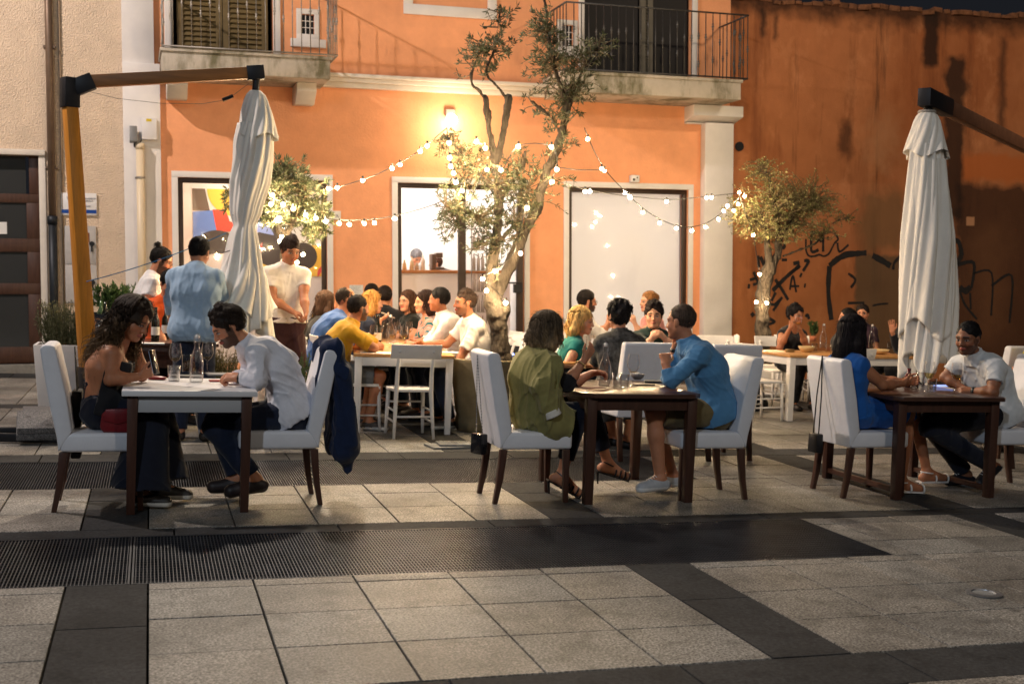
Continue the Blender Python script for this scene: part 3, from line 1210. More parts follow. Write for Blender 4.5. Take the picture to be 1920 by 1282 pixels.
for x0, x1 in XB:
    for y0, y1 in ybands:
        for c, d in split(y0, y1, [y0 + .88, y0 + 1.76, y0 + 2.64] + gy):
            if in_pit(x0, c, x1, d):
                continue
            drects.append((x0, c, x1, d))
            t = RNG.normal(1, .1)
            dcols.append((.032 * t, .033 * t, .035 * t))
for y0, y1 in ROWB:
    for a, b in split(-11.2, 16.6, list(np.arange(-11.2, 16.6, .93) + .2)):
        drects.append((a, y0, b, y1))
        t = RNG.normal(1, .1)
        dcols.append((.032 * t, .033 * t, .035 * t))
slabs('paving', rects, cols, speckle_mat('granite_paving', 0))
slabs('paving_band', drects, dcols, speckle_mat('basalt_band', 0, .8, .18, 130, .22, .12))

steel = mat('galvanised_steel', (.30, .31, .33), .42, .85, var=.25, vscale=9)
pitm = mat('pit_dark', (.012, .013, .016), .9)
galv = mat('grating_steel', (.062, .068, .082), .42, .85, var=.35, vscale=4)


def grating(x0, y0, x1, y1, label, px=.0175, py=.05):
    t = thing('drain_grating', label, 'drain grating', ((x0 + x1) / 2, (y0 + y1) / 2, 0), 0, 'steel drain gratings set in the paving')
    cx, cy = (x0 + x1) / 2, (y0 + y1) / 2
    b = MB()
    n = int((x1 - x0) / px)
    for i in range(1, n):
        x = x0 + (x1 - x0) * i / n - cx
        b.box(x - .0016, y0 - cy + .012, -.030, x + .0024, y1 - cy - .012, -.0015)
    n = int((y1 - y0) / py)
    for i in range(1, n):
        y = y0 + (y1 - y0) * i / n - cy
        b.box(x0 - cx + .012, y - .0016, -.026, x1 - cx - .012, y + .0022, -.0035)
    b.build('bars', galv, t, fix=False)
    f = MB()
    f.box(x0 - cx, y0 - cy, -.032, x1 - cx, y0 - cy + .009, .0005)
    f.box(x0 - cx, y1 - cy - .009, -.032, x1 - cx, y1 - cy, .0005)
    f.box(x0 - cx, y0 - cy + .009, -.032, x0 - cx + .009, y1 - cy - .009, .0005)
    f.box(x1 - cx - .009, y0 - cy + .009, -.032, x1 - cx, y1 - cy - .009, .0005)
    f.build('frame', galv, t)
    return t


grating(-3.2, 5.83, -.064, 6.86, 'short steel drain grating at the left edge, left of the front channel seam')
grating(-.056, 5.83, 4.09, 6.86, 'long steel drain grating in the empty paving in front of the dining tables')
grating(-3.2, 8.38, 4.09, 9.52, 'steel drain grating running behind the front row of dining chairs')
for i, (x0, y0, x1, y1) in enumerate(GR):
    p_ = MB()
    p_.box(x0, y0, -.055, x1, y1, -.045)
    tag(p_.build('drain_pit', pitm), kind='structure')

# round recessed ground light, unlit
u = thing('ground_light', 'round steel recessed light set flush in the paving near the lower right corner', 'ground light', (4.03, 4.99, .001))
b = MB()
b.lathe([(.088, 0), (.088, .006), (.060, .009), (.058, .004)], 28)
b.build('rim', steel, u, smooth=False)
b = MB()
b.lathe([(.0, .004), (.058, .0045)], 24)
b.build('lens', mat('lens_grey', (.25, .26, .26), .15, .0), u)


# ------------------------------------------------------------------ facade helpers
def wall_mesh(x0, x1, z0, z1, holes, y0=0.0, depth=.28, mb=None):
    """front wall sheet with real openings and reveals, y0 front, going back by depth"""
    b = mb or MB()
    xs = sorted({x0, x1} | {h[0] for h in holes} | {h[1] for h in holes})
    zs = sorted({z0, z1} | {h[2] for h in holes} | {h[3] for h in holes})
    for i in range(len(xs) - 1):
        for j in range(len(zs) - 1):
            cx, cz = (xs[i] + xs[i + 1]) / 2, (zs[j] + zs[j + 1]) / 2
            if any(h[0] < cx < h[1] and h[2] < cz < h[3] for h in holes):
                continue
            b.add([(xs[i], y0, zs[j]), (xs[i + 1], y0, zs[j]), (xs[i + 1], y0, zs[j + 1]), (xs[i], y0, zs[j + 1])], [(0, 1, 2, 3)])
            b.add([(xs[i], y0 + depth, zs[j]), (xs[i + 1], y0 + depth, zs[j]), (xs[i + 1], y0 + depth, zs[j + 1]), (xs[i], y0 + depth, zs[j + 1])], [(3, 2, 1, 0)])
    for h in holes:
        a, c, e, f_ = h
        y1 = y0 + depth
        b.add([(a, y0, e), (a, y1, e), (a, y1, f_), (a, y0, f_)], [(0, 1, 2, 3)])
        b.add([(c, y0, e), (c, y0, f_), (c, y1, f_), (c, y1, e)], [(0, 1, 2, 3)])
        b.add([(a, y0, f_), (a, y1, f_), (c, y1, f_), (c, y0, f_)], [(0, 1, 2, 3)])
        b.add([(a, y0, e), (c, y0, e), (c, y1, e), (a, y1, e)], [(0, 1, 2, 3)])
    return b


def frame_boxes(b, x0, x1, z0, z1, w, ya, yb, bottom=False):
    """mitre-free frame: uprights between a head and, if asked, a sill, just outside x0..x1, z0..z1"""
    b.box(x0 - w, ya, z1, x1 + w, yb, z1 + w)
    b.box(x0 - w, ya, z0, x0, yb, z1)
    b.box(x1, ya, z0, x1 + w, yb, z1)
    if bottom:
        b.box(x0 - w, ya, z0 - w, x1 + w, yb, z0)


def ragged(name, base, cfg):
    """plaster with weathering; cfg = list of (color, scale xyz, threshold lo, hi, detail, strength)"""
    m = mat(name, base, .88, var=.08, vscale=3, spec=.2)
    nt = m.node_tree
    N, L = nt.nodes, nt.links
    b = N['Principled BSDF']
    cur = b.inputs['Base Color'].links[0].from_socket
    tc = [n for n in N if n.type == 'TEX_COORD'][0]
    for col, sc, lo, hi, det, stg, off in cfg:
        mp = N.new('ShaderNodeMapping')
        mp.inputs['Scale'].default_value = sc
        mp.inputs['Location'].default_value = off
        L.new(tc.outputs['Object'], mp.inputs['Vector'])
        n = N.new('ShaderNodeTexNoise')
        n.inputs['Scale'].default_value = 1.0
        n.inputs['Detail'].default_value = det
        n.inputs['Roughness'].default_value = .68
        L.new(mp.outputs['Vector'], n.inputs['Vector'])
        r = N.new('ShaderNodeMapRange')
        r.inputs['From Min'].default_value = lo
        r.inputs['From Max'].default_value = hi
        r.inputs['To Min'].default_value = 0
        r.inputs['To Max'].default_value = stg
        L.new(n.outputs['Fac'], r.inputs['Value'])
        mx = N.new('ShaderNodeMix')
        mx.data_type = 'RGBA'
        L.new(r.outputs['Result'], mx.inputs['Factor'])
        L.new(cur, mx.inputs[6])
        mx.inputs[7].default_value = (*col, 1)
        cur = mx.outputs[2]
    L.new(cur, b.inputs['Base Color'])
    n = N.new('ShaderNodeTexNoise')
    n.inputs['Scale'].default_value = 30
    n.inputs['Detail'].default_value = 8
    L.new(tc.outputs['Object'], n.inputs['Vector'])
    bp = N.new('ShaderNodeBump')
    bp.inputs['Strength'].default_value = .5
    bp.inputs['Distance'].default_value = .008
    L.new(n.outputs['Fac'], bp.inputs['Height'])
    L.new(bp.outputs['Normal'], b.inputs['Normal'])
    return m


orange = ragged('orange_plaster', lin((236, 166, 122)), [(lin((218, 142, 98)), (.5, 1, .9), .50, .75, 5, .30, (3, 0, 0)), (lin((233, 168, 130)), (.35, 1, .5), .52, .8, 4, .4, (9, 0, 4))])
cream = mat('roughcast_cream', lin((226, 204, 180)), .9, var=.10, vscale=2.5, bump=1.0, bscale=48, bdist=.032, spec=.2)
white_paint = mat('white_plaster', (.74, .71, .69), .75, var=.05, vscale=3, bump=.15, bscale=40, bdist=.003)
cornice_m = mat('pale_stone_paint', (.72, .66, .58), .75, var=.08, vscale=4)
conc = ragged('balcony_concrete', (.50, .45, .38), [((.10, .095, .04), (2.6, 2.6, .8), .46, .64, 6, .85, (0, 0, 3)), ((.60, .54, .48), (3, 3, 3), .5, .7, 5, .6, (5, 0, 0))])
darkframe = mat('dark_bronze_frame', lin((58, 44, 36)), .45, .2, var=.1)
iron = mat('wrought_iron', lin((150, 144, 136)), .5, .6, var=.25, vscale=30)  # lightened: lamplight on the left railing is put into the iron colour
iron_dark = mat('dark_iron', (.022, .022, .026), .5, .5)
shutter_m = mat('olive_shutter_paint', lin((104, 88, 56)), .6, var=.15, vscale=6)
black = mat('black_plastic', (.012, .012, .014), .4)
matte_black = mat('matte_black', (.010, .010, .012), .85)
white_room = mat('white_room_paint', (.82, .80, .78), .8)


def glass_pane(name='window_glass', tint=(1, 1, 1), base=.05, edge=.85, power=2.6):
    """thin clear sheet: see-through, mirror-like towards grazing angles"""
    if name in MATS:
        return MATS[name]
    m = bpy.data.materials.new(name)
    MATS[name] = m
    m.use_nodes = True
    N, L = m.node_tree.nodes, m.node_tree.links
    N.clear()
    o = N.new('ShaderNodeOutputMaterial')
    t = N.new('ShaderNodeBsdfTransparent')
    t.inputs['Color'].default_value = (*tint, 1)
    g_ = N.new('ShaderNodeBsdfGlossy')
    g_.inputs['Roughness'].default_value = .04
    f = N.new('ShaderNodeLayerWeight')
    f.inputs['Blend'].default_value = .5
    p = N.new('ShaderNodeMath')
    p.operation = 'POWER'
    L.new(f.outputs['Facing'], p.inputs[0])
    p.inputs[1].default_value = power
    q = N.new('ShaderNodeMath')
    q.operation = 'MULTIPLY_ADD'
    L.new(p.outputs['Value'], q.inputs[0])
    q.inputs[1].default_value = edge
    q.inputs[2].default_value = base
    x = N.new('ShaderNodeMixShader')
    L.new(q.outputs['Value'], x.inputs['Fac'])
    L.new(t.outputs['BSDF'], x.inputs[1])
    L.new(g_.outputs['BSDF'], x.inputs[2])
    L.new(x.outputs['Shader'], o.inputs['Surface'])
    return m


# ------------------------------------------------------------------ the orange restaurant building
ob = thing('restaurant_building', 'two-storey orange plastered building with white trim, balconies and lit shop windows', 'building', mw=BM)
W1 = (2.07, 4.14, .05, 2.67)
DR = (5.18, 7.14, -.30, 2.67)
W2 = (7.86, 9.88, .05, 2.67)
UD1 = (2.02, 3.40, 4.32, 6.3)
UD2 = (8.10, 9.92, 4.32, 6.3)
UW = (5.42, 6.56, 5.27, 6.5)
SW1 = (3.80, 3.98, 4.74, 5.02)
SW2 = (7.74, 7.92, 4.80, 5.12)
wall_mesh(1.36, 10.6, -1.2, 6.9, [W1, DR, W2, UD1, UD2, SW1, SW2]).build('wall', orange, ob)
b = MB()
b.box(1.36, -.07, -1.2, 1.85, 0.0, 4.0)
b.box(1.36, -.07, 4.19, 1.78, 0.0, 6.9)
b.box(1.36, -.13, 4.0, 1.85, 0.0, 4.19)
b.build('corner_pilaster', white_paint, ob, bevel=.006)
b = MB()
b.box(10.09, -.16, -1.2, 10.59, -.002, 3.72)
b.prism([(0, 3.72), (-.34, 3.80), (-.34, 3.965), (0, 3.965)], 9.80, 10.66, lambda p, q, t: (t, p, q))
b.box(9.80, -.10, 3.70, 10.09, -.001, 3.72)
b.build('pillar', white_paint, ob, bevel=.006)
b = MB()
b.box(4.08, -.10, 4.0, 7.44, 0, 4.07)
b.box(4.08, -.16, 4.07, 7.44, 0, 4.13)
b.box(4.08, -.21, 4.13, 7.44, 0, 4.185)
b.build('cornice', cornice_m, ob, bevel=.008)
b = MB()
b.box(5.28, -.03, 5.12, 6.70, 0, 5.27)
b.box(5.28, -.03, 5.27, 5.42, 0, 6.9)
b.box(6.56, -.03, 5.27, 6.70, 0, 6.9)
b.build('blind_window_trim', white_paint, ob, bevel=.004)

wf = []
for nm, (a, c, e, f_) in (('window', W1), ('door', DR), ('window', W2)):
    b = MB()
    frame_boxes(b, a, c, e - .2, f_, .085, -.025, .0)
    tr = b.build(nm, white_paint, ob, bevel=.004)
    b = MB()
    frame_boxes(b, a + .07, c - .07, e - .2, f_ - .07, .07, .05, .11)
    b.build('frame', darkframe, tr, bevel=.003)
    wf.append(tr)
b = MB()
b.box(W1[0] + .07, .078, .0, W1[1] - .07, .084, W1[3] - .07)
b.build('pane', glass_pane(), wf[0])
b = MB()
b.box(W2[0] + .07, .078, .0, W2[1] - .07, .084, W2[3] - .07)
b.build('pane', glass_pane(), wf[2])
b = MB()
b.box(W2[0] + .071, .17, -.2, W2[1] - .071, .174, W2[3] - .071)
b.build('blind', mat('backlit_blind', (.80, .79, .80), .9, emis=.20, ecolor=(1.0, .86, .80)), wf[2])
# door: a post, an open leaf and a handle
b = MB()
b.box(6.12, .05, -.3, 6.235, .11, 2.60)
b.build('post', darkframe, wf[1], bevel=.003)
b = MB()
b.box(6.995, -.10, -.3, 7.09, -.03, 2.55)
b.build('leaf_edge', darkframe, wf[1], bevel=.003)
b = MB()
b.box(6.93, -.16, 1.05, 7.06, -.10, 1.18)
b.tube([(7.05, -.16, 1.20), (6.84, -.17, 1.20)], .012, 8)
b.build('handle', iron_dark, wf[1])

# rooms behind the openings
b = MB()


def room(b, x0, x1, y0, y1, z0, z1):
    b.add([(x0, y1, z0), (x1, y1, z0), (x1, y1, z1), (x0, y1, z1)], [(0, 1, 2, 3)])
    b.add([(x0, y0, z0), (x0, y1, z0), (x0, y1, z1), (x0, y0, z1)], [(0, 1, 2, 3)])
    b.add([(x1, y0, z0), (x1, y1, z0), (x1, y1, z1), (x1, y0, z1)], [(0, 1, 2, 3)])
    b.add([(x0, y0, z1), (x1, y0, z1), (x1, y1, z1), (x0, y1, z1)], [(0, 1, 2, 3)])
    b.add([(x0, y0, z0), (x1, y0, z0), (x1, y1, z0), (x0, y1, z0)], [(0, 1, 2, 3)])


room(b, 1.9, 4.45, .285, 2.0, -.1, 2.9)
room(b, 4.62, 7.6, .285, 4.2, -.1, 3.0)
room(b, 7.75, 10.0, .285, .7, -.1, 2.9)
b.build('interior', white_room, ob, fix=False)
b = MB()
room(b, 2.0, 3.45, .285, .6, 4.2, 6.4)
room(b, 8.0, 10.0, .285, 1.6, 4.2, 6.4)
b.build('painted_dark_interior', mat('painted_dark_room', (.03, .03, .032), .9), ob, fix=False)  # upstairs rooms: the unlit darkness is put into the wall colour
for nm, x, y, z, e, c in (('ceiling_light', 3.2, 1.0, 2.75, 34, (1, .86, .68)), ('ceiling_light', 5.6, 1.6, 2.85, 62, (1, .92, .84)), ('ceiling_light', 6.4, 3.0, 2.85, 44, (1, .92, .84))):
    lamp(nm, BW(x, y, z), e, c, .12)

# balconies
def railing(b, x0, x1, yf, z0, z1, seed):
    rg = random.Random(seed)
    for zz in (z0 + .012, z1):
        b.box(x0 - .012, yf - .012, zz - .008, x1 + .012, yf + .012, zz + .012)
        b.box(x0 - .012, yf + .012, zz - .008, x0 + .012, -.002, zz + .012)
        b.box(x1 - .012, yf + .012, zz - .008, x1 + .012, -.002, zz + .012)

    def bal(x, y):
        k = rg.choice((0, 1, 2, 1))
        if k == 0:
            b.tube([(x, y, z0), (x, y, z1)], .0075, 6)
        else:
            zs = [z0]
            rr = [.0075]
            for q in ([.55] if k == 1 else [.28, .72]):
                zc = z0 + (z1 - z0) * (q + rg.uniform(-.1, .1))
                for dz, r_ in ((-.05, .0075), (-.042, .017), (-.02, .009), (0, .022), (.02, .009), (.042, .017), (.05, .0075)):
                    zs.append(zc + dz)
                    rr.append(r_)
            zs.append(z1)
            rr.append(.0075)
            o_ = sorted(zip(zs, rr))
            b.tube([(x, y, z) for z, r_ in o_], [r_ for z, r_ in o_], 6)
    n = round((x1 - x0) / .118)
    for i in range(n + 1):
        bal(x0 + (x1 - x0) * i / n, yf)
    for xx in (x0, x1):
        for i in range(1, 7):
            bal(xx, yf + (0 - yf) * i / 7)


for i, (x0, x1) in enumerate(((1.86, 4.06), (7.46, 10.31))):
    b = MB()
    b.box(x0, -.90, 3.975, x1, -.0, 4.23)
    b.box(x0 - .025, -.925, 4.23, x1 + .025, -.0, 4.275)
    bal = b.build('balcony', conc, ob, bevel=.006)
    b = MB()
    railing(b, x0 + .02 if i == 0 else x0 + .01, x1 + .09, -.93, 4.28, 5.24, 5 + i)
    b.build('railing', iron if i == 0 else mat('grey_iron', lin((84, 84, 84)), .5, .6, var=.2, vscale=30), bal, smooth=True)
for x0 in (1.93, 3.66):
    b = MB()
    b.prism([(0, 3.72), (-.30, 3.70), (-.52, 3.86), (-.52, 3.974), (0, 3.974)], x0, x0 + .27, lambda p, q, t: (t, p, q))
    b.build('bracket', cornice_m, ob, bevel=.006)


def louvres(b, x0, x1, z0, z1, y, n):
    w = .085
    b.box(x0, y - .02, z0, x0 + w, y + .03, z1)
    b.box(x1 - w, y - .02, z0, x1, y + .03, z1)
    b.box(x0 + w, y - .02, z0, x1 - w, y + .03, z0 + .12)
    b.box(x0 + w, y - .02, z1 - .1, x1 - w, y + .03, z1)
    for k in range(n):
        z = z0 + .13 + (z1 - z0 - .25) * (k + .5) / n
        h = (z1 - z0 - .25) / n * .52
        b.add([(x0 + w, y - .018, z - h), (x1 - w, y - .018, z - h), (x1 - w, y + .022, z + h), (x0 + w, y + .022, z + h),
               (x0 + w, y - .010, z - h - .006), (x1 - w, y - .010, z - h - .006), (x1 - w, y + .030, z + h - .006), (x0 + w, y + .030, z + h - .006)],
              [(0, 1, 2, 3), (7, 6, 5, 4), (0, 4, 5, 1), (3, 2, 6, 7)])


b = MB()
frame_boxes(b, UD1[0], UD1[1], UD1[2], UD1[3], .10, -.03, 0)
d1 = b.build('balcony_door', white_paint, ob, bevel=.004)
for x0, x1 in ((2.09, 2.70), (2.71, 3.33)):
    b = MB()
    louvres(b, x0, x1, 4.30, 6.3, .06, 25)
    b.build('shutter', shutter_m, d1)
b = MB()
frame_boxes(b, UD2[0], UD2[1], UD2[2], UD2[3], .09, -.03, 0)
d2 = b.build('balcony_door', white_paint, ob, bevel=.004)
b = MB()
b.box(8.12, .10, 4.3, 9.05, .12, 6.3)
b.box(9.28, .10, 4.3, 9.90, .12, 6.3)
b.build('door_leaf', mat('night_glass', (.006, .006, .009), .5, spec=.2), d2)
b = MB()
louvres(b, 9.06, 9.27, 4.30, 6.3, .06, 34)
b.build('shutter', mat('grey_shutter_paint', lin((92, 88, 78)), .6, var=.1), d2)
for (a, c, e, f_) in (SW1, SW2):
    b = MB()
    frame_boxes(b, a, c, e, f_, .075, -.02, .0, True)
    b.box(a - .16, -.06, e - .19, c + .16, 0, e - .076)
    w_ = b.build('small_window', white_paint, ob, bevel=.004)
    b = MB()
    b.box(a, .05, e, c, .055, f_)
    b.build('pane', mat('night_pane', (.03, .035, .04), .1), w_)
    b = MB()
    for q in (1 / 3, 2 / 3):
        b.tube([(a + (c - a) * q, .01, e), (a + (c - a) * q, .01, f_)], .006, 5)
        b.tube([(a, .012, e + (f_ - e) * q), (c, .012, e + (f_ - e) * q)], .006, 5)
    b.build('bars', white_paint, w_)

# ------------------------------------------------------------------ left building
lb = thing('stucco_building', 'cream roughcast building with dark wooden glazed door at the left edge', 'building', mw=BM)
LD = (-1.4, .27, -.02, 2.91)
wall_mesh(-9.0, 1.36, -1.2, 6.9, [LD]).build('wall', cream, lb)
b = MB()
b.box(.27, -.02, -.02, .355, .0, 2.91)
b.box(-1.4, -.05, 2.91, .355, .0, 2.985)
b.build('door_surround', cornice_m, lb, bevel=.004)
woodd = mat('dark_door_wood', lin((72, 47, 35)), .45, var=.3, vscale=5, stretch=(8, 8, .8))
b = MB()
b.box(-1.4, .08, .12, .27, .14, .34)
b.box(-1.4, .08, 1.05, .27, .14, 1.20)
b.box(-1.4, .08, 1.62, .27, .14, 1.80)
b.box(-1.4, .08, 2.28, .27, .14, 2.40)
b.box(.10, .08, .34, .27, .14, 1.05)
b.box(.10, .08, 1.20, .27, .14, 1.62)
b.box(.10, .08, 1.80, .27, .14, 2.28)
b.box(.14, .08, 2.40, .27, .14, 2.91)
dl = b.build('door', woodd, lb, bevel=.006)
b = MB()
b.box(-1.4, .105, .34, .10, .112, 2.91)
b.build('pane', mat('dark_door_glass', (.040, .042, .042), .10, spec=.8), dl)
b = MB()
b.box(-.30, .098, 1.86, -.15, .101, 2.02)
b.build('notice', mat('paper', (.72, .72, .70), .8), dl)
b = MB()
b.box(-1.6, -.16, -.4, .45, .0, .115)
b.build('doorstep', speckle_mat('step_stone', 0) and mat('grey_step_stone', (.17, .165, .15), .8, var=.25, vscale=14), lb, bevel=.012)
b = MB()
b.box(-9.0, -.015, -1.2, -1.6, 0, .5)
b.box(.45, -.015, -1.2, 1.36, 0, .42)
b.build('plinth', mat('plinth_render', lin((170, 140, 108)), .9, var=.15, vscale=4), lb)

# ------------------------------------------------------------------ boundary wall with stains and graffiti
bw = thing('boundary_wall', 'tall weathered orange wall with stained plaster and black graffiti at the right', 'wall', mw=BM)
wallm = ragged('stained_plaster', lin((178, 114, 74)), [
    (lin((150, 88, 52)), (.45, 1, .25), .46, .62, 5, .8, (0, 0, 0)),
    (lin((104, 58, 36)), (1.1, 1, .16), .52, .68, 6, .85, (4, 0, 1)),
    (lin((206, 140, 96)), (1.9, 1, 1.3), .54, .70, 8, .6, (2, 0, 7)),
    (lin((52, 40, 34)), (1.6, 1, .14), .575, .68, 6, .9, (11, 0, 3)),
])
# grey bare render low on the wall and darkness under the coping: shapes fixed to the wall
nt = wallm.node_tree
N, L = nt.nodes, nt.links
bs = N['Principled BSDF']
cur = bs.inputs['Base Color'].links[0].from_socket
tc = [n for n in N if n.type == 'TEX_COORD'][0]


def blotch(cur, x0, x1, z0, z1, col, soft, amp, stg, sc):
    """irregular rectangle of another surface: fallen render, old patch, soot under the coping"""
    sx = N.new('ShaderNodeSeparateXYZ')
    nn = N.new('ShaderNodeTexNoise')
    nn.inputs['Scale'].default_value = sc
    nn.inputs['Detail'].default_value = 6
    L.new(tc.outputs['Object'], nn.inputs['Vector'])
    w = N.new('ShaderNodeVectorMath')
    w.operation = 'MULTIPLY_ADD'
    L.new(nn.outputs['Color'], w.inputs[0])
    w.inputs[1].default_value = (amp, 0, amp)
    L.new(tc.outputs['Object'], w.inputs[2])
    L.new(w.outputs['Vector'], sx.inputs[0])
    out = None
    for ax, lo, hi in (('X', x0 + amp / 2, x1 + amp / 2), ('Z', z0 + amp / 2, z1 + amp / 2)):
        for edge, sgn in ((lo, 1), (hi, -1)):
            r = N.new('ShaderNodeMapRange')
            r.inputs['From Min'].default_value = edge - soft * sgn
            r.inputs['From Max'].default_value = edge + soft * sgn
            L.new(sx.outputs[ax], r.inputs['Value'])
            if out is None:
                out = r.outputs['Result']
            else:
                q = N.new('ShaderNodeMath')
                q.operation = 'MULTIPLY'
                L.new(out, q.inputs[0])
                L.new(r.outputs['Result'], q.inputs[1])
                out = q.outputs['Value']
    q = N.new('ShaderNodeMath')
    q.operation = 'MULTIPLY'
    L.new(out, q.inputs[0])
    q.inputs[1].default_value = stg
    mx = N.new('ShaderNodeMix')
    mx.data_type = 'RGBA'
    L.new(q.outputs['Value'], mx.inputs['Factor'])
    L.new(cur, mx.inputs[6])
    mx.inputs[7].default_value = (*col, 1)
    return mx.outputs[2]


cur = blotch(cur, 10.6, 17.0, -.5, 1.0, lin((150, 96, 56)), .5, .9, .6, 1.6)
cur = blotch(cur, 13.05, 13.9, 1.70, 2.75, lin((124, 92, 62)), .14, .5, .8, 2.6)
cur = blotch(cur, 13.15, 13.7, 3.1, 4.0, lin((176, 128, 92)), .22, .7, .55, 5)
cur = blotch(cur, 12.96, 13.88, -.5, 1.66, lin((104, 82, 60)), .03, .14, .9, 5)
cur = blotch(cur, 14.95, 17.2, -.5, 2.87, lin((64, 44, 34)), .07, .32, .88, 3)
cur = blotch(cur, 15.35, 16.0, .2, 2.2, lin((112, 76, 52)), .25, .7, .6, 2.5)
cur = blotch(cur, 15.0, 16.9, 2.95, 3.40, lin((186, 104, 54)), .06, .28, .85, 4)
cur = blotch(cur, 14.68, 15.08, 2.3, 5.05, lin((46, 34, 29)), .07, .42, .9, 2.6)
cur = blotch(cur, 14.22, 14.52, 4.85, 5.9, lin((42, 31, 27)), .05, .20, .9, 4)
cur = blotch(cur, 12.62, 12.86, 3.3, 3.85, lin((84, 54, 38)), .08, .30, .8, 5)
cur = blotch(cur, 11.14, 11.22, 5.15, 5.6, lin((60, 42, 34)), .04, .12, .85, 6)
cur = blotch(cur, 11.38, 11.45, 5.1, 5.5, lin((60, 42, 34)), .04, .12, .8, 6)
cur = blotch(cur, 15.75, 15.9, 3.6, 5.4, lin((70, 46, 36)), .06, .30, .7, 3)
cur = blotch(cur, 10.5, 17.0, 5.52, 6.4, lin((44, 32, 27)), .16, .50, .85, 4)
cur = blotch(cur, 15.15, 15.32, 2.18, 2.33, lin((190, 140, 104)), .01, .02, .9, 6)
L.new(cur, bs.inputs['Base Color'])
b = MB()
nx = 70
top = [5.72 + .006 * i * .5 + RNG.uniform(-.015, .015) for i in range(nx + 1)]
xs = np.linspace(10.60, 26, nx + 1)
for i in range(nx):
    for y, fl in ((.0, 0), (.35, 1)):
        q = [(xs[i], y, -1.4), (xs[i + 1], y, -1.4), (xs[i + 1], y, top[i + 1]), (xs[i], y, top[i])]
        b.add(q, [(0, 1, 2, 3)] if not fl else [(3, 2, 1, 0)])
    b.add([(xs[i], 0, top[i]), (xs[i + 1], 0, top[i + 1]), (xs[i + 1], .35, top[i + 1]), (xs[i], .35, top[i])], [(0, 1, 2, 3)])
b.build('wall', wallm, bw, fix=False)
b = MB()
x = 10.62
while x < 20:
    w = RNG.uniform(.10, .24)
    k = int((x - 10.6) / 15.4 * nx)
    z = top[min(k, nx)]
    Mx = Matrix.Translation((x + w / 2, .12, z + .02)) @ Matrix.Rotation(RNG.uniform(-.14, .14), 4, 'Y') @ Matrix.Rotation(RNG.uniform(-.2, .2), 4, 'X')
    b.box(-w / 2, -.17 + RNG.uniform(-.02, .04), -.05, w / 2, .2, RNG.uniform(.005, .05), Mx)
    x += w + RNG.uniform(.004, .03)
b.build('coping', mat('rubble_coping', lin((120, 80, 56)), .95, var=.5, vscale=5, bump=.6, bscale=20, bdist=.02), bw, bevel=.012)
b = MB()
b.lathe([(.07, 0), (.055, -.02), (.05, .0)], 12)
b = MB()
b.tube([(10.77, -.004, 3.38), (10.77, -.03, 3.38)], .075, 12)
b.build('drain_hole', matte_black, bw)


def stroke(b, pts, w0, w1=None, off=-.004, th=.003):
    """a painted stroke: ribbon along photo-pixel points laid on the wall"""
    w1 = w1 or w0
    P = [np.array(FL(x, y)) for x, y in pts]
    n = len(P)
    lv, rv = [], []
    for i in range(n):
        d = nz(P[min(i + 1, n - 1)] - P[max(0, i - 1)])
        nn = np.array((-d[1], d[0]))
        w = w0 + (w1 - w0) * i / (n - 1)
        w *= .85 + .3 * random.random()
        lv.append(P[i] + nn * w / 2)
        rv.append(P[i] - nn * w / 2)
    vs = [(p[0], off, p[1]) for p in lv + rv] + [(p[0], off + th, p[1]) for p in lv + rv]
    fs = [(i, i + 1, n + i + 1, n + i) for i in range(n - 1)]
    b.add(vs, fs)


def zz(x, y):
    return (1480 + x / 7.123, 420 + y / 7.123)


def zk(x, y):
    return (1780 + x / 5.827, 420 + y / 5.827)


def ze(x, y):
    return (1360 + x / 4.929, 400 + y / 4.929)


def smooth_path(p, k=5):
    p = [np.array(q, float) for q in p]
    o = []
    for i in range(len(p) - 1):
        a, b_, c, d = p[max(i - 1, 0)], p[i], p[i + 1], p[min(i + 2, len(p) - 1)]
        for t in np.linspace(0, 1, k, endpoint=False):
            o.append(.5 * (2 * b_ + (c - a) * t + (2 * a - 5 * b_ + 4 * c - d) * t * t + (3 * b_ - a - 3 * c + d) * t ** 3))
    o.append(p[-1])
    return o


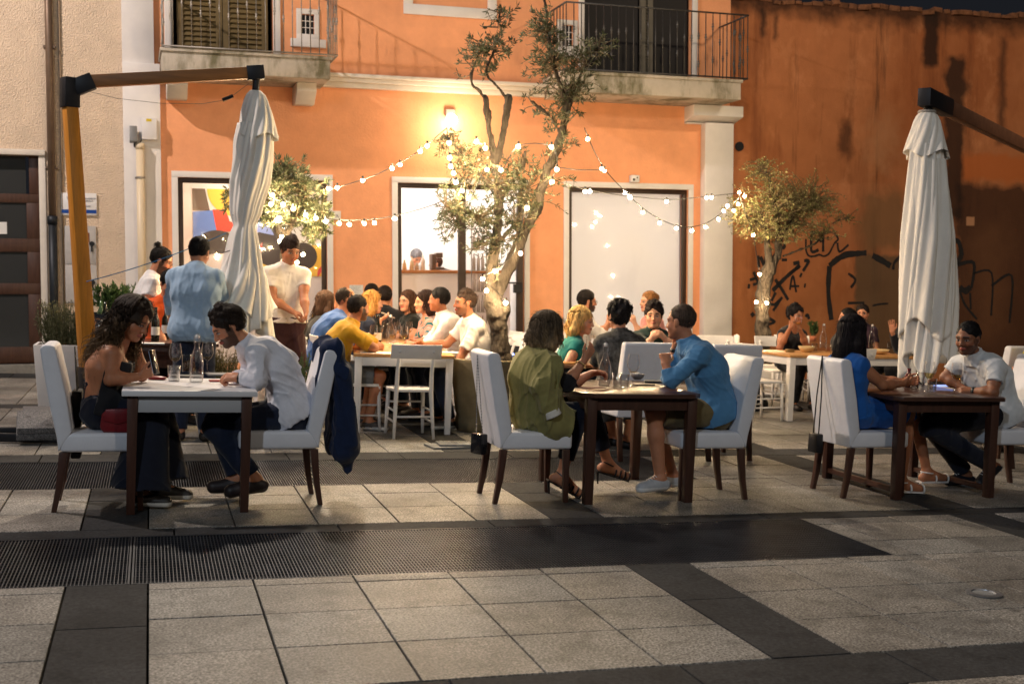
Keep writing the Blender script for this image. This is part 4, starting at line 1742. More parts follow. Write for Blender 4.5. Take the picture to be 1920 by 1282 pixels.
b = MB()
for pts, w in (
    ([zz(220, 200), zz(222, 350), zz(260, 425), zz(330, 430), zz(400, 410), zz(460, 430), zz(530, 390), zz(600, 260), zz(650, 200), zz(600, 120)], .035),
    ([zz(300, 120), zz(290, 240), zz(300, 370), zz(390, 345)], .05), ([zz(280, 120), zz(385, 112)], .06),
    ([zz(450, 370), zz(450, 200), zz(455, 130), zz(530, 100)], .045), ([zz(400, 235), zz(450, 215)], .05), ([zz(505, 190), zz(525, 192)], .06),
    ([zz(640, 250), zz(670, 370), zz(790, 275)], .04),
    ([zz(20, 660), zz(130, 570)], .05), ([zz(50, 530), zz(135, 510)], .06), ([zz(195, 490), zz(255, 500), zz(180, 630)], .055), ([zz(165, 655), zz(140, 710)], .045),
    ([zz(5, 880), zz(45, 690), zz(90, 910)], .04), ([zz(0, 830), zz(130, 830)], .035), ([zz(195, 820), zz(218, 825)], .075),
    ([zz(785, 660), zz(880, 745), zz(820, 850)], .045),
    ([zz(535, 560), zz(640, 470), zz(760, 410), zz(900, 395), zz(1030, 385)], .10),
    ([zz(535, 560), zz(520, 800), zz(525, 1000), zz(560, 1280)], .085),
    ([zz(1110, 420), zz(1240, 490), zz(1350, 560)], .10), ([zz(1480, 430), zz(1400, 520), zz(1385, 610)], .05),
    ([zz(780, 1055), zz(1000, 1050)], .04), ([zz(1110, 1090), zz(1200, 1070), zz(1320, 1060)], .03), ([zz(215, 1240), zz(240, 1210), zz(262, 1270)], .05),
    ([ze(435, 715), ze(560, 590), ze(690, 480)], .07), ([ze(460, 610), ze(520, 700), ze(580, 800)], .055),
    ([ze(300, 390), ze(310, 500)], .05), ([ze(325, 400), ze(365, 500)], .06), ([ze(370, 400), ze(372, 480)], .05), ([ze(420, 450), ze(450, 440)], .05), ([ze(520, 430), ze(570, 430)], .05),
    ([ze(490, 280), ze(495, 310)], .05), ([ze(490, 290), ze(540, 320), ze(545, 280)], .05),
    ([ze(260, 540), ze(335, 720)], .05), ([ze(225, 615), ze(280, 600)], .05), ([ze(255, 660), ze(350, 630)], .05), ([ze(205, 672), ze(228, 676)], .07),
    ([ze(415, 835), ze(460, 840), ze(525, 775)], .05), ([ze(465, 730), ze(425, 810)], .05), ([ze(515, 790), ze(440, 900)], .045),
    ([ze(240, 920), ze(262, 950)], .07), ([ze(385, 965), ze(455, 1000), ze(395, 1025)], .05),
    ([zk(30, 180), zk(95, 190), zk(125, 280), zk(130, 340), zk(80, 430)], .09), ([zk(75, 450), zk(265, 425), zk(240, 700)], .06),
    ([zk(110, 690), zk(170, 730), zk(230, 690)], .11), ([zk(110, 720), zk(170, 880), zk(300, 1040)], .04), ([zk(225, 750), zk(232, 930)], .04),
    ([zk(260, 540), zk(460, 535), zk(455, 1000)], .04), ([zk(460, 675), zk(680, 565), zk(655, 1080)], .045),
):
    pts = [(p[0], p[1]) for p in smooth_path(pts)] if len(pts) > 2 else pts
    if len(pts) == 2:
        pts = [np.array(pts[0]) * (1 - t) + np.array(pts[1]) * t for t in np.linspace(0, 1, 5)]
    stroke(b, pts, w)
b.build('graffiti', mat('black_spray_paint', (.014, .012, .012), .7, var=.4, vscale=18), bw, fix=False)


# ------------------------------------------------------------------ things fixed to the facades
cast = mat('cast_iron_pipe', lin((44, 48, 54)), .5, .5, var=.2)
pipe_m = mat('brown_pipe', lin((112, 92, 76)), .45, .3, var=.15, vscale=6)
t = thing('downpipe', 'brown rainwater downpipe with dark cast iron foot beside the dark wooden door', 'downpipe', mw=BM)
b = MB()
b.tube([(.435, -.09, 1.95), (.435, -.09, 6.9)], .048, 12)
b.build('upper_pipe', pipe_m, t, smooth=True)
b = MB()
b.tube([(.435, -.09, .3), (.435, -.09, 1.99)], .056, 12)
b.tube([(.435, -.09, 1.99), (.435, -.09, 2.10)], .066, 12)
b.build('cast_foot', cast, t, smooth=True)
for z in (2.75, 4.35, 5.9):
    b = MB()
    b.box(.36, -.10, z - .015, .51, .0, z + .015)
    b.build('clamp', pipe_m, t)
t = MB()
t.tube([(.565, -.02, .4), (.565, -.02, 6.9)], .012, 8)
tag(t.build('cable_conduit', mat('conduit_grey', lin((150, 128, 104)), .6), smooth=True), 'thin beige cable conduit running up the cream wall beside the downpipe', 'conduit').matrix_world = BM

t = thing('drainpipe', 'cream plastic drainpipe on the white corner pilaster', 'drainpipe', mw=BM)
b = MB()
b.tube([(1.575, -.16, .2), (1.575, -.16, 3.02)], .055, 14)
b.tube([(1.575, -.16, 3.02), (1.575, -.16, 3.10)], .062, 14)
b.build('pipe', mat('cream_plastic', lin((224, 206, 176)), .4), t, smooth=True)
for z in (.9, 2.62):
    b = MB()
    b.tube([(1.575, -.16, z), (1.575, -.16, z + .03)], .061, 14)
    b.tube([(1.51, -.16, z + .015), (1.51, -.07, z + .015)], .01, 6)
    b.build('clamp', iron, t)
t = thing('flood_lamp', 'small grey floodlight tilted upward on the white pilaster above the drainpipe', 'lamp', mw=BM)
b = MB()
b.prism([(-.13, 3.10), (-.25, 3.12), (-.20, 3.33), (-.12, 3.33)], 1.44, 1.54, lambda p, q, t_: (t_, p, q))
b.build('housing', mat('lamp_grey', (.22, .22, .22), .5, .3), t, bevel=.008)
b = MB()
b.tube([(1.51, -.07, 3.07), (1.51, -.15, 3.09)], .02, 8)
b.tube([(1.54, -.14, 3.06), (1.60, -.10, 3.16)], .006, 6)
b.build('bracket', iron_dark, t)
t = thing('junction_box', 'white electrical box with yellow sticker on the corner pilaster', 'electrical box', mw=BM)
b = MB()
b.box(1.60, -.17, 3.155, 1.80, -.072, 3.45)
b.build('box', mat('white_plastic', (.72, .70, .70), .35), t, bevel=.012)
b = MB()
b.box(1.66, -.1735, 3.40, 1.73, -.1705, 3.435)
b.build('sticker', mat('yellow_sticker', lin((214, 190, 40)), .6), t)

t = thing('wall_sign', 'white plaque with blue stripe behind the left umbrella mast', 'sign', mw=BM)
b = MB()
b.box(.545, -.03, 2.12, 1.0, -.004, 2.42)
b.build('plaque', mat('plaque_white', (.78, .77, .78), .3), t, bevel=.004)
b = MB()
b.box(.55, -.0335, 2.145, .995, -.0305, 2.195)
b.build('stripe', mat('plaque_blue', lin((10, 66, 150)), .4), t)


def text(body, x, z, y, size, m, parent, ext=.0015):
    c = bpy.data.curves.new('lettering', 'FONT')
    c.body = body
    c.size = size
    c.extrude = ext
    o = bpy.data.objects.new('lettering_tmp', c)
    COL.objects.link(o)
    dg = bpy.context.evaluated_depsgraph_get()
    me = bpy.data.meshes.new_from_object(o.evaluated_get(dg))
    bpy.data.objects.remove(o)
    me.materials.clear()
    me.materials.append(m)
    k = bpy.data.objects.new('lettering', me)
    COL.objects.link(k)
    k.parent = parent
    k.matrix_local = Matrix.Translation((x, y, z)) @ Matrix.Rotation(R(90), 4, 'X')
    return k


ink = mat('grey_lettering', (.10, .10, .14), .7)
text('T', .615, 2.325, -.0325, .055, ink, t)
text('RANGESCO', .83, 2.335, -.0325, .030, ink, t)
text('RDISOLLA', .83, 2.305, -.0325, .028, ink, t)
text('studio', .86, 2.235, -.0325, .026, ink, t)
for z0, lab in ((1.455, 'upper grey meter cabinet with black lock below the white plaque'), (.93, 'lower grey meter cabinet on the cream wall')):
    t = thing('meter_cabinet', lab, 'meter cabinet', mw=BM, group='meter cabinets on the cream wall')
    b = MB()
    b.box(.58, -.03, z0, .985, -.004, z0 + .52)
    b.build('door', mat('cabinet_grey', (.46, .44, .43), .5, var=.08), t, bevel=.006)
    b = MB()
    b.tube([(.93, -.031, z0 + .28), (.93, -.055, z0 + .28)], .035, 10)
    b.box(.915, -.05, z0 + .17, .94, -.032, z0 + .25)
    b.build('lock', black, t)
    if z0 > 1:
        b = MB()
        b.box(.83, -.034, z0 + .30, .90, -.0305, z0 + .43)
        b.build('label', mat('label_brown', lin((120, 70, 50)), .6), t)
t = thing('house_number', 'small white tile plaque beside the first shop window', 'sign', mw=BM)
b = MB()
b.box(4.17, -.02, 2.11, 4.34, -.003, 2.24)
b.build('tile', mat('tile_white', (.72, .70, .66), .25), t, bevel=.004)
text('77A', 4.19, 2.145, -.0215, .07, ink, t)
t = thing('notice_sheet', 'white printed sheet pinned to the orange wall behind the long table', 'notice', mw=BM)
b = MB()
b.box(4.46, -.008, 1.02, 4.66, -.003, 1.17)
b.build('sheet', mat('paper', (.72, .72, .70), .8), t)
b = MB()
for k in range(6):
    b.box(4.48, -.0100, 1.15 - k * .02, 4.63 - .02 * (k % 3), -.0085, 1.153 - k * .02)
b.build('print', ink, t)
t = thing('security_camera', 'white wall camera above the right shop window', 'camera', mw=BM)
b = MB()
b.box(8.86, -.10, 2.76, 9.0, -.003, 2.87)
b.build('housing', mat('white_plastic', (.72, .70, .70), .35), t, bevel=.01)
b = MB()
b.tube([(8.90, -.102, 2.80), (8.90, -.108, 2.80)], .02, 10)
b.tube([(8.955, -.102, 2.83), (8.955, -.108, 2.83)], .012, 8)
b.build('lens', black, t)
t = thing('wall_lamp', 'bright round lamp glowing on the orange wall behind the olive tree', 'wall lamp', mw=BM)
b = MB()
b.box(5.90, -.09, 3.66, 6.04, -.003, 3.76)
b.build('mount', mat('lamp_bracket', (.30, .26, .22), .5), t, bevel=.008)
b = MB()
b.lathe([(.03, .12), (.075, .08), (.085, .03), (.075, -.02), (.04, -.045)], 16, (5.97, -.13, 3.56), True, True)
b.build('globe', mat('lamp_globe', (1, .9, .75), emis=14, ecolor=(1, .88, .72)), t, smooth=True)
lamp('wall_lamp_light', BW(5.97, -.5, 3.42), 34, (1.0, .72, .46), .08)

# bar inside the door
t = thing('bar_counter', 'white bar counter with wooden top inside the open door', 'counter', mw=BM)
b = MB()
b.box(4.9, 1.22, -.1, 7.3, 1.8, 1.35)
b.build('front', white_room, t)
b = MB()
b.box(4.9, 1.16, 1.352, 7.3, 1.86, 1.40)
b.build('top', mat('counter_wood', lin((176, 120, 70)), .4, var=.2, stretch=(1, 8, 8)), t, bevel=.006)
glass = glass_pane('clear_glass', (1, 1, 1), .07, 1.0, 2.0)
for k, (x, h, c) in enumerate(((5.58, .16, (.5, .35, .18)), (5.70, .20, (.55, .45, .3)), (5.78, .12, (.4, .3, .2)), (5.88, .24, (.6, .56, .5)))):
    b = MB()
    b.lathe([(.035, 0), (.036, h * .6), (.014, h * .8), (.014, h)], 10, (x, 1.35, 1.40), True, True)
    o = b.build('bottle', mat('bar_bottle_%d' % k, c, .2), smooth=True)
    o.matrix_world = BM
    tag(o, ('shortest of the bottles on the bar counter inside the door', 'amber', '')[0] if k == 2 else ('brown bottle at the left end of the bar counter', 'tall pale brown bottle on the bar counter', '', 'tallest whitish bottle on the bar counter')[k], 'bottle', 'bottles on the bar counter')
t = thing('coffee_machine', 'small dark coffee machine on the bar counter', 'coffee machine', mw=BM)
b = MB()
b.box(6.02, 1.3, 1.405, 6.09, 1.5, 1.66)
b.box(6.09, 1.3, 1.405, 6.22, 1.5, 1.45)
b.box(6.09, 1.3, 1.60, 6.20, 1.5, 1.68)
b.prism([(6.2, 1.44), (6.33, 1.405), (6.2, 1.405)], 1.3, 1.4, lambda p, q, y: (p, y, q))
b.build('body', mat('coffee_brown', (.10, .06, .04), .3), t, bevel=.008)
t = thing('wall_shelf', 'pale shelf rack with jars on the bar back wall', 'shelf', mw=BM)
b = MB()
for z in (1.62, 1.86, 2.10):
    b.box(4.95, 2.9, z, 5.45, 3.1, z + .02)
b.box(4.93, 2.9, 1.5, 4.95, 3.1, 2.35)
b.box(5.45, 2.9, 1.5, 5.47, 3.1, 2.35)
b.build('rack', mat('pale_wood', (.62, .56, .48), .6), t)
b = MB()
for z in (1.642, 1.882, 2.122):
    for x in (5.05, 5.17, 5.30):
        b.lathe([(.035, 0), (.035, .12)], 8, (x, 3.0, z), True, True)
b.build('jars', mat('jar_mixed', (.45, .46, .40), .3), t)
t = thing('bottle_rack', 'thin steel rack stacked with bottles just inside the doorway', 'rack', mw=BM)
b = MB()
for x in (6.42, 6.66):
    b.tube([(x, .40, -.2), (x, .40, 2.1)], .009, 6)
for z in np.arange(.1, 2.1, .32):
    b.box(6.41, .36, z, 6.67, .52, z + .012)
b.build('frame', iron, t)
b = MB()
for z in np.arange(.112, 1.8, .32):
    for x in (6.47, 6.54, 6.61):
        b.lathe([(.028, 0), (.028, .17), (.011, .21), (.011, .26)], 8, (x, .44, z), True, True)
b.build('bottles', mat('rack_bottles', (.42, .34, .30), .25), t, smooth=True)

# abstract painting in the first window
t = thing('mural', 'colourful abstract mural of bold curved shapes inside the first shop window', 'mural', mw=BM)
b = MB()
b.box(1.92, 1.94, -.05, 4.43, 1.975, 2.75)
b.build('panel', mat('mural_white', (.80, .78, .78), .7), t)
b = MB()
b.box(1.92, .30, -.05, 2.06, 1.93, 2.75)
b.build('side_panel', mat('mural_beige', lin((226, 180, 128)), .7), t)


def shape(pts, c, y, nm='shape'):
    b_ = MB()
    b_.prism(pts, y, y + .003, lambda p, q, yy: (p, yy, q))
    b_.build(nm, mat('mural_%d_%d_%d' % c, lin(c), .7), t, fix=True)


def disc(cx, cz, r, a0=0, a1=360, n=26):
    return [(cx + r * math.cos(R(a0 + (a1 - a0) * i / n)), cz + r * math.sin(R(a0 + (a1 - a0) * i / n))) for i in range(n + (0 if a1 - a0 >= 360 else 1))]


MD = (74, 68, 66)
shape([(2.36, 2.32), (2.62, 2.32), (2.55, 2.66), (2.36, 2.66)], (110, 96, 84), 1.930)
shape(disc(3.0, 2.66, .42, 180, 360), (246, 204, 84), 1.933)
shape([(2.36, 1.82), (2.62, 1.98), (2.84, 2.05), (2.84, 2.20), (2.70, 2.33), (2.36, 2.30)], (108, 140, 214), 1.927)
shape([(2.66, 2.34), (2.86, 2.34), (2.92, 2.16), (3.10, 2.10), (3.02, 2.0), (2.72, 2.0)], (230, 84, 66), 1.924)
shape(disc(2.72, 1.62, .40, 10, 180), MD, 1.921)
shape(disc(3.12, 2.02, .22, 190, 350), (248, 212, 120), 1.918)
shape(disc(3.0, 1.60, .30, 0, 150), MD, 1.919)
shape(disc(3.62, 1.78, .34), MD, 1.921)
shape([(3.30, 1.68), (3.44, 1.60), (3.72, 1.44), (4.0, 1.46), (4.2, 1.80), (4.40, 1.80), (4.40, 1.30), (3.34, 1.30)], (246, 204, 84), 1.924)
shape([(3.26, 1.72), (3.34, 1.72), (3.42, 1.84), (3.38, 1.56)], (220, 70, 70), 1.915)
shape(disc(4.06, 1.62, .22), MD, 1.918)
shape(disc(4.43, 1.34, .15, 90, 200), (220, 90, 80), 1.915)
shape([(3.34, 2.0), (3.6, 1.95), (3.5, 2.2), (3.36, 2.3)], (150, 170, 230), 1.915)
shape(disc(4.32, .62, .14), (246, 214, 90), 1.920)
b = MB()
b.box(2.5, 1.1, -.1, 3.2, 1.7, 1.05)
b.box(2.55, 1.15, 1.051, 3.15, 1.65, 1.32)
o = b.build('kitchen_unit', mat('white_enamel', (.78, .78, .80), .3), bevel=.02)
o.matrix_world = BM
tag(o, 'white kitchen unit standing inside the first shop window', 'kitchen unit')
t = thing('party_speaker', 'black floor speaker with glowing blue ring lights by the doorway', 'speaker', J(970, 655, 16.4) * (1, 1, 0), R(-5))
zb = J(970, 680, 16.4)[2]
b = MB()
b.box(-.20, -.16, zb - .45, .20, .16, zb + .38)
b.build('cabinet', black, t, bevel=.03)
b = MB()
pts = [(-.03 + .13 * math.cos(a), -.166, zb + .02 + .13 * math.sin(a)) for a in np.linspace(2.0, 4.6, 14)]
b.tube(pts, [.006 + .016 * math.sin(math.pi * i / 13) for i in range(14)], 6)
pts = [(.02 + .045 * math.cos(a), -.166, zb + .27 + .02 * math.sin(a)) for a in np.linspace(.2, 2.9, 8)]
b.tube(pts, .011, 6)
b.build('led_ring', mat('blue_led', (.3, .4, 1), emis=9, ecolor=(.25, .38, 1)), t)

# ------------------------------------------------------------------ chairs and tables
leather = mat('white_leatherette', (.72, .73, .78), .42, var=.05, vscale=5, bump=.35, bscale=9, bdist=.012, spec=.45, wrinkle=.3, wscale=4.5)
darkwood = mat('dark_wood', lin((70, 44, 34)), .38, var=.25, vscale=4, stretch=(9, 9, 1.2), coat=.1)
darktop = mat('dark_wood_top', lin((74, 48, 38)), .30, var=.25, vscale=4, stretch=(1.2, 9, 9), coat=.2)
whitewood = mat('white_painted_wood', (.76, .74, .72), .42, var=.05, vscale=7)
pinetop = mat('oiled_pine_top', lin((188, 138, 84)), .42, var=.22, vscale=4, stretch=(9, 1.2, 9))


def upholstered():
    t = thing('dining_chair', '', 'chair')
    b = MB()
    b.box(-.245, -.225, .362, .25, .225, .478)
    b.build('seat', leather, t, bevel=.022, seg=3)
    prof = [(-.252, .362), (-.175, .484), (-.215, .72), (-.275, .985), (-.295, 1.003), (-.345, 1.003), (-.365, .985), (-.352, .90), (-.300, .62), (-.262, .45)]
    b = MB()
    b.prism(prof, -.228, .228, lambda p, q, y: (p, y, q))
    b.build('backrest', leather, t, bevel=.018, seg=3)
    for sy in (-1, 1):
        b = MB()
        y = sy * .195
        b.bar((.215, y, .36), (.222, y, 0), .044, .044, (1, 0, 0), .032, .032)
        b.build('leg', darkwood, t, bevel=.003)
        b = MB()
        b.prism([(-.200, .36), (-.250, .36), (-.256, .26), (-.266, .14), (-.288, 0), (-.258, 0), (-.228, .14), (-.212, .26)], y - .02, y + .02, lambda p, q, yy: (p, yy, q))
        b.build('leg', darkwood, t, bevel=.003)
    return t


def wooden():
    t = thing('wooden_chair', '', 'chair')
    b = MB()
    pts = []
    for i in range(20):
        a = 2 * math.pi * i / 20
        c, s_ = math.cos(a), math.sin(a)
        e = .45
        pts.append((.205 * abs(c) ** e * np.sign(c), (.205 - .012 * (c < 0)) * abs(s_) ** e * np.sign(s_)))
    b.prism(pts, .425, .452, lambda p, q, z: (p, q, z))
    b.build('seat', whitewood, t, bevel=.007)
    b = MB()
    n = 12
    f, k = [], []
    for i in range(n + 1):
        y = -.235 + .47 * i / n
        x = -.245 - .035 * (1 - (y / .235) ** 2)
        for z, dx in ((.735, .018), (.80, -.004), (.865, -.018)):
            f.append((x + dx, y, z))
            k.append((x + dx - .022, y, z))
    o_ = len(f)
    fs = []
    for i in range(n):
        for j in range(2):
            a = i * 3 + j
            fs += [(a, a + 3, a + 4, a + 1), (o_ + a, o_ + a + 1, o_ + a + 4, o_ + a + 3)]
        for j in (0, 2):
            a = i * 3 + j
            fs.append((a, o_ + a, o_ + a + 3, a + 3))
    for i in (0, n):
        for j in range(2):
            a = i * 3 + j
            fs.append((a, a + 1, o_ + a + 1, o_ + a))
    b.add(f + k, fs)
    b.build('back_rail', whitewood, t, bevel=.006, smooth=False)
    for sy in (-1, 1):
        b = MB()
        b.tube([(.165, sy * .165, .43), (.185, sy * .178, 0)], [.021, .014], 8)
        b.build('leg', whitewood, t, smooth=True)
        b = MB()
        b.tube([(-.255, sy * .185, 0), (-.215, sy * .172, .22), (-.190, sy * .162, .43), (-.205, sy * .160, .60), (-.262, sy * .158, .80)], [.014, .018, .021, .019, .016], 8)
        b.tube([(-.225, sy * .158, .795), (-.300, sy * .158, .80)], .014, 8)
        b.build('back_post', whitewood, t, smooth=True)
    b = MB()
    for sy in (-1, 1):
        for z in (.15, .25):
            b.tube([(.18, sy * .173, z), (-.22, sy * .175, z)], .010, 6)
    b.tube([(.178, -.17, .30), (.178, .17, .30)], .010, 6)
    b.tube([(-.215, -.17, .20), (-.215, .17, .20)], .010, 6)
    b.build('stretchers', whitewood, t, smooth=True)
    return t


UP = upholstered()
WC = wooden()
_used = {}
GU, GW = 'white upholstered dining chairs', 'white painted wooden chairs'


def place(proto, x, y, rz, label, group):
    if id(proto) not in _used:
        _used[id(proto)] = 1
        proto.location = (x, y, 0)
        proto.rotation_euler = (0, 0, R(rz))
        return tag(proto, label, None, group)
    return dup(proto, (x, y, 0), R(rz), label, group)


place(UP, -.25, 7.80, 0, 'white upholstered chair under the woman in black, left of the white table', GU)
place(UP, .80, 7.86, 181, 'white upholstered chair with navy jacket on its back under the bearded man', GU)
place(UP, 2.49, 7.77, 0, 'white upholstered chair under the woman in the green blazer', GU)
place(UP, 3.77, 7.74, 180, 'white upholstered chair under the man in the blue shirt', GU)
place(UP, 5.08, 7.72, 2, 'white upholstered chair under the woman in the blue dress', GU)
place(UP, 6.36, 7.80, 178, 'white upholstered chair under the man in the white polo at the far right table', GU)
place(UP, 3.98, 9.55, 92, 'white upholstered chair under the curly-haired man seen from behind', GU)
place(UP, 4.78, 9.50, 90, 'white upholstered chair behind the blue-shirted man, its back to the square', GU)
place(UP, 7.35, 8.95, 100, 'white upholstered chair at the right edge behind the man in the white polo', GU)
place(UP, 8.35, 10.3, 97, 'farther white upholstered chair at the right edge, partly hidden behind another', GU)
place(WC, 2.335, 10.93, 90, 'empty white wooden chair at the near end of the long table, back to the square', GW)
place(WC, 1.95, 11.42, -4, 'white wooden chair under the man in the mustard shirt', GW)
place(WC, 1.86, 12.05, 0, 'white wooden chair under the man in the blue sweater', GW)
place(WC, 1.80, 12.75, 3, 'white wooden chair under the dark-haired woman on the left of the long table', GW)
place(WC, 2.62, 13.3, -8, 'white wooden chair under the blonde woman holding a phone', GW)
place(WC, 3.66, 11.55, 184, 'white wooden chair under the man in the white T-shirt', GW)
place(WC, 3.62, 12.15, 180, 'white wooden chair under the man in the white shirt at the long table', GW)
place(WC, 3.75, 12.85, 186, 'white wooden chair under the woman in the striped shirt', GW)
place(WC, 3.95, 13.6, 190, 'white wooden chair under the red-lipped woman in black', GW)
place(WC, 6.66, 12.18, 12, 'empty white wooden chair at the left corner of the right-hand back table', GW)
place(WC, 7.42, 11.72, 94, 'white wooden chair on the near side of the right-hand back table, seat front hidden', GW)
place(WC, 8.42, 11.50, 84, 'white wooden chair beside the right umbrella, turned to the back table', GW)
place(WC, 6.85, 13.55, 262, 'white wooden chair under the woman drinking wine', GW)
place(WC, 7.75, 13.7, 268, 'white wooden chair on the wall side of the right-hand back table', GW)
place(WC, 8.25, 14.2, 250, 'white wooden chair under the smiling woman by the wall', GW)


def table(name, label, x0, x1, y0, y1, top_m, leg_m, apron_m, h=.75, tt=.03, over=.03, lw=.062, taper=.8, apron=.085, group=None, rails=False, rz=0, chamf=.0):
    cx, cy = (x0 + x1) / 2, (y0 + y1) / 2
    t = thing(name, label, 'table', (cx, cy, 0), R(rz), group)
    w, d = (x1 - x0) / 2, (y1 - y0) / 2
    b = MB()
    c = chamf
    poly = [(-w + c, -d), (w - c, -d), (w, -d + c), (w, d - c), (w - c, d), (-w + c, d), (-w, d - c), (-w, -d + c)] if c else [(-w, -d), (w, -d), (w, d), (-w, d)]
    b.prism(poly, h - tt, h, lambda p, q, z: (p, q, z))
    b.build('tabletop', top_m, t, bevel=.004)
    b = MB()
    a, o = h - tt - .001, over + lw
    z0 = h - tt - apron
    b.box(-w + o, -d + over + .012, z0, w - o, -d + over + .034, a)
    b.box(-w + o, d - over - .034, z0, w - o, d - over - .012, a)
    b.box(-w + over + .012, -d + o, z0, -w + over + .034, d - o, a)
    b.box(w - over - .034, -d + o, z0, w - over - .012, d - o, a)
    b.build('apron', apron_m, t, bevel=.002)
    for sx in (-1, 1):
        for sy in (-1, 1):
            b = MB()
            x, y = sx * (w - over - lw / 2), sy * (d - over - lw / 2)
            b.bar((x, y, a), (x, y, 0), lw, lw, (0, 1, 0), lw * taper, lw * taper)
            b.build('leg', leg_m, t, bevel=.003)
    if rails:
        for sx in (-1, 1):
            b = MB()
            x = sx * (w - over - lw / 2)
            b.box(x - .02, -d + over + lw, .05, x + .02, d - over - lw, .085)
            b.build('foot_rail', leg_m, t, bevel=.002)
    return t


table('dining_table', 'white topped table with dark legs between the couple at the left', -.145, .645, 7.43, 8.30, mat('white_table_paint', (.70, .70, .72), .38, var=.06, vscale=4), darkwood, mat('grey_white_apron', (.42, .43, .45), .5), apron=.10, tt=.034)
table('dining_table', 'dark wooden table in the middle of the front row', 2.77, 3.64, 7.42, 8.50, darktop, darkwood, darkwood, chamf=.07, over=.035, taper=.85, lw=.07)
table('dining_table', 'dark wooden table with foot rails at the right of the front row', 5.10, 6.06, 7.33, 8.42, darktop, darkwood, darkwood, chamf=.05, over=.05, taper=.85, lw=.07, rails=True)
table('dining_table', 'dark table behind the middle couple, in front of the blonde woman', 3.42, 4.62, 10.0, 10.85, mat('brown_table_top', lin((140, 96, 60)), .45, var=.2, vscale=4), darkwood, mat('black_cloth_apron', (.012, .012, .014), .9), apron=.30)
GT = 'white framed tables with pine tops'
table('long_table', 'white framed pine topped table, near half of the long party table', 1.92, 2.86, 11.0, 12.35, pinetop, whitewood, whitewood, lw=.068, taper=.8, over=.01, group=GT, rz=-8)
table('long_table', 'white framed pine topped table, far half of the long party table', 2.11, 3.05, 12.37, 13.75, pinetop, whitewood, whitewood, lw=.068, taper=.8, over=.01, group=GT, rz=-8)
table('back_table', 'white framed pine topped table before the graffiti wall at the right', 6.88, 8.62, 12.02, 12.95, pinetop, whitewood, whitewood, lw=.075, taper=.9, over=.01, group=GT, rz=3)
table('serving_table', 'dark wooden serving table behind the woman in black at the left', -.34, .62, 11.3, 12.0, darktop, darkwood, darkwood, apron=.20, h=.80)
table('tray_stand', 'small dark side table carrying the ice bucket by the left umbrella', -.75, -.30, 12.5, 13.1, darktop, darkwood, darkwood, apron=.1, h=.70)
table('bar_table', 'small round-cornered white table in front of the right shop window', 4.9, 5.9, 12.6, 13.4, whitewood, whitewood, whitewood, over=.02, chamf=.05)

# ------------------------------------------------------------------ umbrellas
glulam = mat('varnished_timber', lin((198, 128, 40)), .45, var=.22, vscale=3, stretch=(12, 12, 1.0), bump=.2, bscale=40)
glulam_arm = mat('varnished_timber_arm', lin((150, 98, 48)), .5, var=.25, vscale=3, stretch=(1.0, 12, 12), bump=.2, bscale=40)
canvas = mat('cream_canvas', lin((238, 234, 226)), .85, var=.05, vscale=3, bump=.3, bscale=400, bdist=.001, sheen=.1)
canvas2 = mat('cream_canvas_shade', lin((234, 230, 222)), .85, var=.06, vscale=4, bump=.3, bscale=400, bdist=.001)


def canopy(name, parent, ctr, prof, nf, seed, m, hem=.0, twist=.6, cap=False, na=144):
    """gathered cloth: rings of radius prof[(s, r, fold)], sharp pleats that deepen away from the tie"""
    rg = np.random.default_rng(seed)
    th = np.linspace(0, 2 * math.pi, na, endpoint=False)
    ph, am = rg.uniform(0, 6.28, 6), rg.uniform(.5, 1, 6)
    S_ = np.linspace(0, 1, 46)
    P = np.array([p[0] for p in prof])
    rr = np.interp(S_, P, [p[1] for p in prof])
    ff = np.interp(S_, P, [p[2] for p in prof])
    C = np.stack([np.interp(S_, [c[0] for c in ctr], [c[1][i] for c in ctr]) for i in range(3)], 1)
    V = []
    for i, s_ in enumerate(S_):
        a = th + twist * s_
        w = (np.abs(np.sin(a * nf / 2 + ph[0] + .5 * np.sin(2 * a + ph[1]))) ** .6 - .55) + .35 * np.sin(a * (nf + 5) + ph[2] + 3 * s_) + .5 * np.sin(2 * a + ph[3] + 1.5 * s_) * .6
        r = rr[i] * (1 + ff[i] * w)
        z = C[i, 2] + (hem * np.sin(a * nf / 2 + ph[4]) * (s_ ** 6) if hem else 0)
        V.append(np.stack([C[i, 0] + r * np.cos(th), C[i, 1] + r * np.sin(th), np.broadcast_to(z, r.shape)], 1))
    V = np.array(V)
    K = len(S_)
    idx = np.arange(K * na).reshape(K, na)
    Q = np.stack([idx[:-1], np.roll(idx[:-1], -1, 1), np.roll(idx[1:], -1, 1), idx[1:]], -1).reshape(-1, 4)
    o = np_obj(name, V.reshape(-1, 3), Q, m, parent)
    md = o.modifiers.new('thickness', 'SOLIDIFY')
    md.thickness = .004
    return o


def umbrella_common(name, label, base):
    return thing(name, label, 'umbrella', base)


